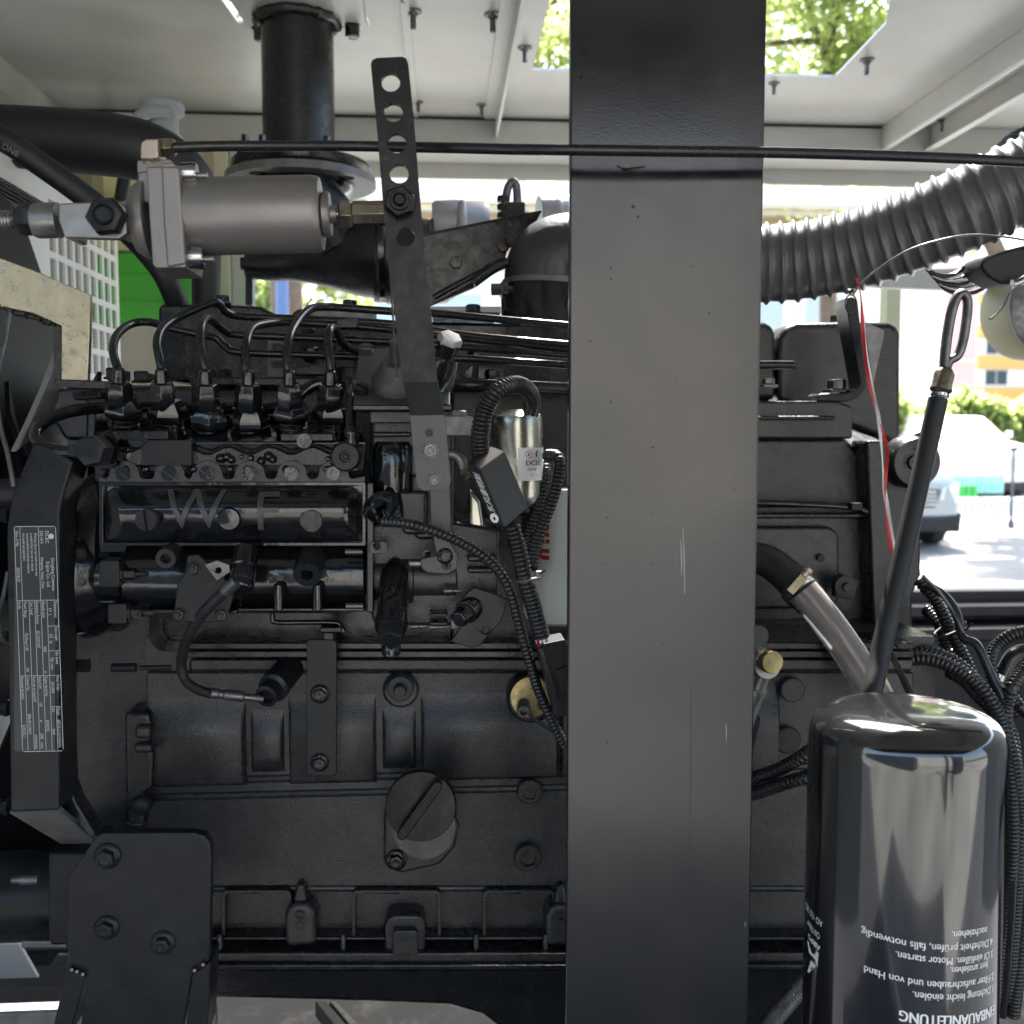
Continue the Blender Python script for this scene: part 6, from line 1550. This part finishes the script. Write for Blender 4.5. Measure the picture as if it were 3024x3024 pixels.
# connector
t = T('black_connector', 'long black plastic connector plugged below the thick conduit by the post', 'connector', P(1640, 2120, .70))
b = MB(); b.prism([(1585, 1905), (1668, 1888), (1700, 1990), (1690, 2110), (1640, 2120), (1625, 2060)], .70, .025); cn = b.build('body', K['box'], t, bevel=.001)
b = MB(); b.ext([P(1590, 1915, .698), P(1602, 1912, .698), P(1650, 2060, .70), (P(1638, 2064, .70))], (0, -.003, 0)); b.build('rib', K['hoseblack'], cn, bevel=.0005)
b = MB(); b.prism([(1640, 1980), (1690, 1965), (1695, 2040), (1660, 2050)], .697, .004); b.build('latch', K['box'], cn, bevel=.0006)
for dx, kk in ((0, 'red'), (14, 'oldsteel'), (26, 'rubber')):
    b = MB(); b.tube([P(1588 + dx, 1885, .705), P(1592 + dx, 1910, .70)], .0011, 8); b.build('lead', K[kk], cn)

# right hand conduits
for lab, pts, r in (
  ('ribbed conduit descending from the dark housing edge, upper strand of the pair', [(2712, 1712, .95), (2765, 1778, .94), (2802, 1850, .93), (2840, 1930, .92), (2880, 2010, .91), (2905, 2070, .90)], .0060),
  ('ribbed conduit descending beside the upper strand, passing under the cable tie', [(2735, 1800, .97), (2775, 1845, .95), (2795, 1910, .94), (2822, 1945, .93), (2850, 1990, .93)], .0062),
  ('upper of two ribbed conduits arching right from the dipstick tube', [(2655, 1935, .92), (2700, 1922, .91), (2760, 1928, .90), (2830, 1962, .89), (2890, 2020, .88), (2945, 2090, .87), (2992, 2200, .87), (3010, 2500, .87), (2980, 2950, .9)], .0062),
  ('lower of two ribbed conduits arching right from the dipstick tube', [(2668, 1952, .90), (2720, 1944, .89), (2790, 1960, .88), (2860, 2000, .87), (2920, 2060, .86), (2958, 2140, .86), (2980, 2260, .86), (2988, 2550, .87), (2940, 2950, .9)], .0066),
  ('ribbed conduit emerging from the shadow beside the filter shoulder', [(2800, 1985, .93), (2850, 2015, .91), (2890, 2060, .89), (2935, 2110, .88), (2968, 2200, .88), (2990, 2500, .89), (2930, 2900, .92)], .0056),
  ('ribbed conduit bending round in a loop at the right edge', [(3060, 1862, .95), (2995, 1872, .95), (2945, 1905, .95), (2925, 1950, .94), (2935, 2010, .93), (2965, 2060, .92), (3000, 2110, .92)], .0064),
  ('ribbed conduit rising to the right edge below the loop', [(3070, 1940, .88), (3024, 1985, .88), (2990, 2030, .87), (2972, 2080, .87), (2972, 2160, .86), (3000, 2300, .86), (3030, 2600, .88), (2990, 3000, .9)], .0070),
  ('short ribbed conduit tucked behind the rising one', [(2985, 2050, .90), (3010, 2085, .89), (3050, 2120, .89)], .0058),
  ('dim ribbed conduit on the engine side, upper of three left of the filter', [(2545, 1990, 1.0), (2490, 2020, 1.0), (2440, 2062, 1.0), (2400, 2120, 1.0), (2370, 2190, .98)], .0075),
  ('dim ribbed conduit behind the clear hose, heading under the filter', [(2560, 2030, .98), (2510, 2060, .98), (2470, 2110, .98), (2440, 2170, .96)], .0080),
  ('upper dark conduit low behind the post left of the filter', [(2140, 2332, .90), (2220, 2300, .88), (2300, 2272, .86), (2370, 2232, .84), (2440, 2180, .84)], .0062),
  ('lower dark conduit low behind the post left of the filter', [(2140, 2362, .90), (2220, 2345, .88), (2290, 2322, .86), (2360, 2300, .84), (2450, 2275, .84)], .0062)):
    conduit(lab, pts, r, .0040, r * .2)
for lab, pts, r, kk in (
  ('smooth grey cable sweeping past the cable tie beside the conduits', [(2735, 1725, .93), (2790, 1760, .92), (2825, 1810, .91), (2842, 1880, .90), (2885, 1905, .89), (2925, 1990, .88), (2965, 2080, .87), (2978, 2200, .87), (2990, 2600, .87), (2960, 3000, .9)], .0040, 'conduit'),
  ('thin pale cable along the upper conduit strand', [(2725, 1700, .92), (2770, 1745, .915), (2810, 1800, .91), (2835, 1850, .90), (2850, 1880, .90)], .0016, 'oldsteel')):
    b = MB(); b.tube([P(*q) for q in pts], r, 12); tag(b.build('power_cable', K[kk]), lab, 'cable')
ztie('black cable tie round the conduit pair with its tail sticking up right', 2805, 1857, .925, 52, [(2852, 1862, .90), (2862, 1850, .89), (2872, 1840, .885)], 'rubber', ax=(.5, .1, -1))
ztie('black cable tie where two conduits leave the dipstick tube', 2664, 1942, .90, 30, [(2655, 1925, .885), (2652, 1915, .88), (2650, 1905, .875)], 'rubber', ax=(1, .1, -.1))
# battery cable lug by loop
t = T('cable_lug', 'black sleeved bright cable lug inside the conduit loop at right', 'cable lug', P(2980, 1990, .98))
b = MB(); b.tube([P(2962, 1995, .97), P(2985, 1950, .97), P(3010, 1930, .97), P(3060, 1925, .97)], .0085, 16); b.build('sleeve', K['hoseblack'], t)
b = MB(); b.tube([P(2950, 2010, .97), P(2962, 1985, .97), P(2975, 1965, .97)], .006, 14, flat=(1, .4)); b.build('tongue', K['steel'], t)

# ================================================================== BIG CORRUGATED AIR HOSE
b = MB(); b.corr([P(1980, 778, 1.03), P(2246, 780, 1.02), P(2440, 757, 1.0), P(2640, 702, .97), P(2830, 625, .94), P(3024, 535, .92), P(3220, 450, .90), P(3600, 420, .90), P(3900, 600, .9)], [m(120, 1.02)] * 9, .0142, .0034, 48, (0, .05, .10, .16, .30, 1, 1, .25))
tag(b.build('air_intake_hose', K['bighose'] if 'bighose' in K else K['hoseblack'], ang=60), 'wide grey black corrugated air hose rising to the upper right corner', 'hose')
b = MB(); b.corr([P(2930, 590, 1.3), P(2965, 500, 1.3), P(3010, 440, 1.3), P(3120, 400, 1.3)], m(56, 1.3), .0065, .0022, 36)
tag(b.build('air_intake_hose', K['rubber'], ang=60), 'dark finely ribbed hose end behind the wide corrugated hose', 'hose')
b = MB(); b.tube([P(2518, 872, .90), P(2545, 835, .86), P(2600, 790, .83), P(2680, 740, .81), P(2770, 710, .80), P(2860, 694, .80), P(2950, 698, .80), P(3030, 710, .80), P(3100, 730, .80)], .0009, 8, 10)
tag(b.build('pull_wire', K['oldsteel']), 'thin bright wire arching under the corrugated hose', 'wire')
t = T('hose_band', 'coiled silver banding and black clip hanging under the corrugated hose at right', 'band', P(2960, 860, .95))
for k_ in range(5):
    b = MB(); q = [P(2790 + 60 * math.cos(a) * (1 + .05 * k_) + 14 * k_, 775 + 22 * k_ * .6 + 40 * math.sin(a), 1.0 + .01 * k_) for a in [R(x) for x in range(20, 181, 20)]]
    b.path(q, [.0022] * len(q), 8); b.build('coil', K['steel'] if k_ % 2 else K['hoseblack'], t)
b = MB(); b.tube([P(3000, 845, .95), P(2978, 865, .95), P(2960, 905, .95), P(2925, 942, .95)], .0035, 10, flat=(1, .35)); b.build('strap_tail', K['oldsteel'], t)
b = MB(); b.prism([(2905, 760), (2960, 740), (3040, 720), (3060, 835), (2960, 838), (2920, 815), (2895, 785)], .97, .04); b.build('clip', K['rubber'], t, bevel=.004)
b = MB(); b.tube([P(2990, 838, .96), P(3010, 832, .96), P(3030, 820, .96)], .004, 10); b.build('screw', K['steel'], t)
t = T('outer_tank', 'olive rounded tank edge outside at the right border', 'tank', P(3040, 980, 1.6))
b = MB(); c = P(3130, 905, 1.6); b.lathe(c, NY, [(m(150, 1.6), -.1), (m(160, 1.6), -.01), (m(150, 1.6), 0)], 40); b.build('shell', K['olive'], t)
b = MB(); b.lathe(P(3130, 905, 1.585), NY, [(m(154, 1.6), -.006), (m(158, 1.6), 0), (m(150, 1.6), .003)], 40); b.build('rim', K['oldsteel'], t)
# outer sill line of the open side flap above the cars
b = MB(); b.prism([(2600, 795), (3100, 790), (3100, 800), (2850, 858), (2540, 845)], 1.7, .02); o_ = b.build('flap_edge', K['white'], canopy, bevel=.002)

# ================================================================== DIPSTICK
t = T('dipstick', 'black dipstick tube with ring handle leaning up to the right of the filter', 'dipstick', P(2572, 2058, .72))
b = MB(); b.tube([P(2770, 1180, .78), P(2730, 1360, .77), P(2660, 1670, .745), P(2600, 1930, .725), P(2560, 2110, .71), P(2500, 2350, .74), P(2440, 2560, .88)], [m(29, .78)] * 6, 26); b.build('tube', K['dipblack'] if 'dipblack' in K else K['rubber'], t)
axd = (P(2783, 1127, .782) - P(2772, 1175, .78)).normalized()
b = MB(); b.lathe(P(2771, 1188, .78), axd, [(m(27, .78), 0), (m(24, .78), .004), (m(27, .78), .005), (m(27, .78), .007), (m(22, .78), .008), (m(25, .78), .009)], 26); b.build('ferrule', K['steel'], t)
b = MB(); b.lathe(P(2777, 1160, .78), axd, [(m(24, .78), 0), (m(33, .78), .002), (m(33, .78), .003), (m(30, .78), .005), (m(31, .78), .015), (m(25, .78), .018), (m(18, .78), .020)], 30); b.build('collar', K['brasscollar'] if 'brasscollar' in K else K['brass'], t)
ring = [(2790, 1095), (2790, 1060), (2796, 1000), (2808, 930), (2822, 885), (2838, 866), (2852, 874), (2858, 900), (2852, 960), (2842, 1015), (2828, 1050), (2806, 1064), (2796, 1085)]
b = MB(); b.tube([P(x, y, .785 - .006 * math.sin(i / 12 * math.pi)) for i, (x, y) in enumerate(ring)], .0040, 14, flat=(.9, 1.3)); b.build('ring_handle', K['oldsteel'], t)
b = MB(); b.tube([P(2787, 1100, .783), P(2798, 1060, .785)], [.0042, .0030], 14); b.build('ring_neck', K['oldsteel'], t)
# ribbon: red and white
t = T('warning_ribbon', 'narrow red and white ribbon hanging from the wire knot', 'ribbon', P(2545, 835, .88))
def ribbon(name, pts, w_, k):
    b = MB(); q = sm([tuple(P(x, y, Y)) for x, y, Y in pts], 8); vs = []; fs = []
    for i, p_ in enumerate(q):
        p_ = Vector(p_); tw = .9 * math.sin(i * .23); d_ = Vector((math.cos(tw), math.sin(tw), 0)) * w_ / 2
        vs += [p_ - d_, p_ + d_, p_ + d_ + Vector((0, .0006, 0)), p_ - d_ + Vector((0, .0006, 0))]
        if i: o_ = 4 * (i - 1); fs += [(o_, o_ + 1, o_ + 5, o_ + 4), (o_ + 1, o_ + 2, o_ + 6, o_ + 5), (o_ + 2, o_ + 3, o_ + 7, o_ + 6), (o_ + 3, o_, o_ + 4, o_ + 7)]
    b.add(vs, fs); return b.build(name, K[k], t)
ribbon('red_band', [(2530, 820, .86), (2543, 880, .87), (2549, 980, .88), (2562, 1100, .88), (2584, 1200, .88), (2612, 1290, .87), (2621, 1340, .86), (2614, 1430, .86), (2618, 1520, .86), (2636, 1640, .85)], .0030, 'redtape')
ribbon('white_band', [(2548, 930, .885), (2560, 1040, .885), (2574, 1140, .885), (2594, 1230, .885), (2604, 1330, .88), (2612, 1440, .88), (2628, 1540, .87), (2644, 1650, .86)], .0034, 'whitetape')
b = MB(); q = [P(2513 + 17 * math.cos(a), 898 + 28 * math.sin(a), .93) for a in [R(x) for x in range(0, 361, 20)]]; b.path(q, [.0007] * len(q), 6); b.build('knot_loop', K['rubber'], t)
b = MB(); b.tube([P(2506, 862, .92), P(2520, 858, .92)], .0022, 8); b.build('knot', K['rubber'], t)
b = MB(); b.prism([(2552, 950), (2610, 975), (2612, 985), (2590, 1080), (2580, 1130), (2572, 1090), (2560, 1000)], .95, .0008); b.build('plastic_bag_tag', K['cleartag'] if 'cleartag' in K else K['oldsteel'], t)

# clear hose with clamp
t = T('breather_hose', 'translucent vinyl hose clamped on a black elbow, running down behind the filter', 'hose', P(2345, 1720, .88))
b = MB(); b.tube([P(2180, 1640, .93), P(2260, 1655, .92), P(2330, 1705, .90), P(2395, 1775, .88)], [m(46, .9), m(50, .9), m(52, .9), m(54, .88)], 26); b.build('rubber_elbow', K['rubber'], t)
b = MB(); b.tube([P(2370, 1745, .88), P(2440, 1830, .87), P(2510, 1930, .86), P(2570, 2020, .85), P(2640, 2130, .84)], [m(50, .87)] * 5, 26); b.build('vinyl_hose', K['clear'], t)
axh_ = (P(2395, 1775, .88) - P(2330, 1705, .90)).normalized()
b = MB(); b.lathe(P(2352, 1730, .893), axh_, [(m(56, .89), 0), (m(58, .89), .0005), (m(58, .89), .010), (m(56, .89), .0105)], 36); cl = b.build('worm_clamp', K['oldsteel'], t)
b = MB(); b.prism([(2322, 1742), (2368, 1690), (2388, 1708), (2342, 1760)], .862, .008); b.build('clamp_housing', K['brass'], cl, bevel=.001)
b = MB(); b.lathe(P(2372, 1700, .862), (1, 0, 1.1), [(m(12, .86), 0), (m(12, .86), .004), (m(16, .86), .0045), (m(16, .86), .008)], 14); b.build('clamp_screw', K['pinkbrass'], cl)
b = MB(); b.ext([P(2628, 1913, .84), P(2640, 1925, .84), P(2712, 2070, .82), P(2700, 2075, .82)], (0, .012, 0)); tag(b.build('flat_bar', K['plate'], bevel=.0006), 'flat dark bar leaning down to the filter shoulder beside the dipstick', 'bar')

# banjo fitting at post edge
t = T('banjo_fitting', 'zinc banjo fitting with yellow round bolt head at the right edge of the post', 'fitting', P(2255, 1960, .82))
b = MB(); b.lathe(P(2262, 1962, .82), (.15, -1, .05), [(m(46, .82), -.01), (m(46, .82), .002), (m(42, .82), .004)], 30); b.build('ring', K['zinc'], t)
b = MB(); b.lathe(P(2271, 1952, .812), (.15, -1, .05), [(m(36, .82), 0), (m(36, .82), .005), (m(33, .82), .007), (m(10, .82), .0072)], 30); b.build('bolt_head', K['gold'], t)
axb = (P(2215, 2110, .83) - P(2256, 2000, .82)).normalized()
b = MB(); b.lathe(P(2256, 1995, .82), axb, [(m(20, .82), 0), (m(21, .82), .012), (m(27, .82), .013), (m(27, .82), .017), (m(24, .82), .018), (m(24, .82), .05)], 24); b.build('stem', K['zinc'], t)
b = MB(); b.tube([P(2215, 2120, .84), P(2200, 2180, .85), P(2180, 2260, .86)], .009, 14); b.build('hose_end', K['rubber'], t)

# ================================================================== SPIN-ON OIL FILTER
Yo_ = .60
t = T('oil_filter', 'glossy black upside down spin-on oil filter with white German instructions', 'oil filter', P(2668, 3024, Yo_) + Vector((0, 0, -.02)))
c = P(2668, 2400, Yo_)
rf = m(291, Yo_)
zt = P(2668, 2085, Yo_).z
zb = c.z - .22
b = MB(); b.lathe((c.x, Yo_, zb - .005), (0, 0, -1), [(rf * .92, -.003), (rf * .96, 0), (rf * .96, .03), (rf * .7, .035), (rf * .7, .30)], 40); b.build('filter_head', K['castfine'], t)
b = MB()
prof = [(rf * .95, zb - zt - .003), (rf, zb - zt)]
prof += [(rf, -.024), (rf * .998, -.019), (rf * .985, -.0145), (rf * .955, -.0105), (rf * .90, -.0068), (rf * .80, -.0035), (rf * .66, -.0012), (rf * .45, .0), (rf * .2, .0006)]
b.lathe((c.x, Yo_, zt), (0, 0, 1), prof, 96); b.build('shell', K['filter'], t)
ctr = Vector((c.x, Yo_, 0))
camxy = Vector((0, 0, 0)); base_ang = math.atan2(c.x, -(-Yo_))    # direction towards the camera
tocam = math.atan2(-c.x, -Yo_)
def ang_for(px, py):
    best = None
    for i in range(-900, 901):
        a = i / 10
        p = Vector((c.x + rf * math.sin(R(a)), Yo_ - rf * math.cos(R(a)), 0))
        r_ = ray(px, py); k = r_.x / r_.y
        e_ = abs(p.x / p.y - k)
        if -100 < a < 60 + 0 and (best is None or e_ < best[0]) and (p.x - 0) * 0 + 1:
            nrmv = Vector((math.sin(R(a)), -math.cos(R(a)))); vw = Vector((-p.x, -p.y))
            if nrmv.dot(vw) > 0 and (best is None or e_ < best[0]): best = (e_, a)
    return R(best[1])
def zfor(px, py, a):
    r_ = ray(px, py); y = Yo_ - rf * math.cos(a)
    return CAMZ + r_.z * y / r_.y
def otext(b, s, px, py, size, ws=1.0, bold=.00012):
    """upside down text: starts at right px, runs leftwards; py = baseline in the picture (upper side of the letters)"""
    a0 = ang_for(px, py); z0 = zfor(px, py, a0)
    put_text(b, s, lambda u, v: Vector((c.x + (rf + .00025) * math.sin(a0 - u / rf), Yo_ - (rf + .00025) * math.cos(a0 - u / rf), z0 - v + .055 * u)), size, wscale=ws, bold=bold)
b = MB()
otext(b, 'nachziehen.', 2914, 2735, .0064, .86)
otext(b, '4.Dichtheit prüfen, falls notwendig', 2931, 2767, .0064, .92)
otext(b, '3.Öl einfüllen. Motor starten.', 2932, 2803, .0064, .84)
otext(b, 'fest anziehen.', 2917, 2837, .0062, .84)
otext(b, '2.Filter aufschrauben und von Hand', 2934, 2870, .0064, .90)
otext(b, '1.Dichtung leicht einölen.', 2934, 2905, .0064, .86)
otext(b, 'EINBAUANLEITUNG', 2937, 2962, .0092, .80, .0005)
b.build('instruction_print', K['print'], t)
b = MB()
otext(b, 'AO 135 302', 2430, 2722, .0060, .8); otext(b, 'Oil Filter', 2422, 2758, .0060, .8); otext(b, 'AIRPO', 2423, 2795, .0050, 1.1, .0005)
a0 = ang_for(2418, 2830); z0 = zfor(2418, 2815, a0)
def fo(u, v): return Vector((c.x + (rf + .00025) * math.sin(a0 - u / rf), Yo_ - (rf + .00025) * math.cos(a0 - u / rf), z0 - v))
b.add([fo(u * 1.0, v) for u, v in ((0, 0), (.016, .0), (.012, .006), (.003, .006), (.001, .010))], [(0, 1, 2, 3, 4)])
b.add([fo(u, v) for u, v in ((.002, .009), (.009, .009), (.014, .019), (.012, .019))], [(0, 1, 2, 3)])
b.build('logo_print', K['print'], t)

# bits between: dark pipe lower left of filter, chrome braided line bottom
b = MB(); b.corr([P(2230, 3080, .80), P(2300, 2990, .80), P(2370, 2910, .80), P(2440, 2840, .80), P(2520, 2760, .80)], m(30, .80), .0022, .0005, 18)
tag(b.build('braided_oil_line', K['oldsteel']), 'steel braided line at the bottom left of the oil filter', 'hose')
# lower brace seen beneath the oil pan
t = T('floor_brace', 'light grey brace bar lying on the base under the oil pan', 'brace', P(1000, 3000, 1.2))
b = MB(); b.ext([P(972, 2955, 1.2), P(992, 2955, 1.2), P(1112, 3080, 1.1), P(1080, 3080, 1.1)], (0, 0, -.008)); b.build('bar', K['oldsteel'], t, bevel=.001)
b = MB(); b.ext([P(930, 2955, 1.205), P(962, 2955, 1.205), P(1072, 3080, 1.105), P(1030, 3080, 1.105)], (0, 0, -.02)); b.build('lower_bar', K['rail'], t, bevel=.001)
# skid plates lower left
t = T('fan_guard_plate', 'pale steel guard plate at the lower left corner', 'plate', P(50, 2890, 1.2))
b = MB(); b.prism([(-80, 2782), (55, 2788), (112, 2888), (-80, 2893)], 1.2, .006); b.build('plate', K['white'], t, bevel=.001)
b = MB(); b.prism([(145, 2858), (168, 2820), (205, 2822), (205, 2858)], 1.15, .006); b.build('tab', K['oldsteel'], t, bevel=.001)
b = MB(); b.prism([(-60, 2385), (25, 2392), (24, 2475), (0, 2520), (-60, 2560)], 1.1, .01); b.build('side_tab', K['white'], t, bevel=.001)
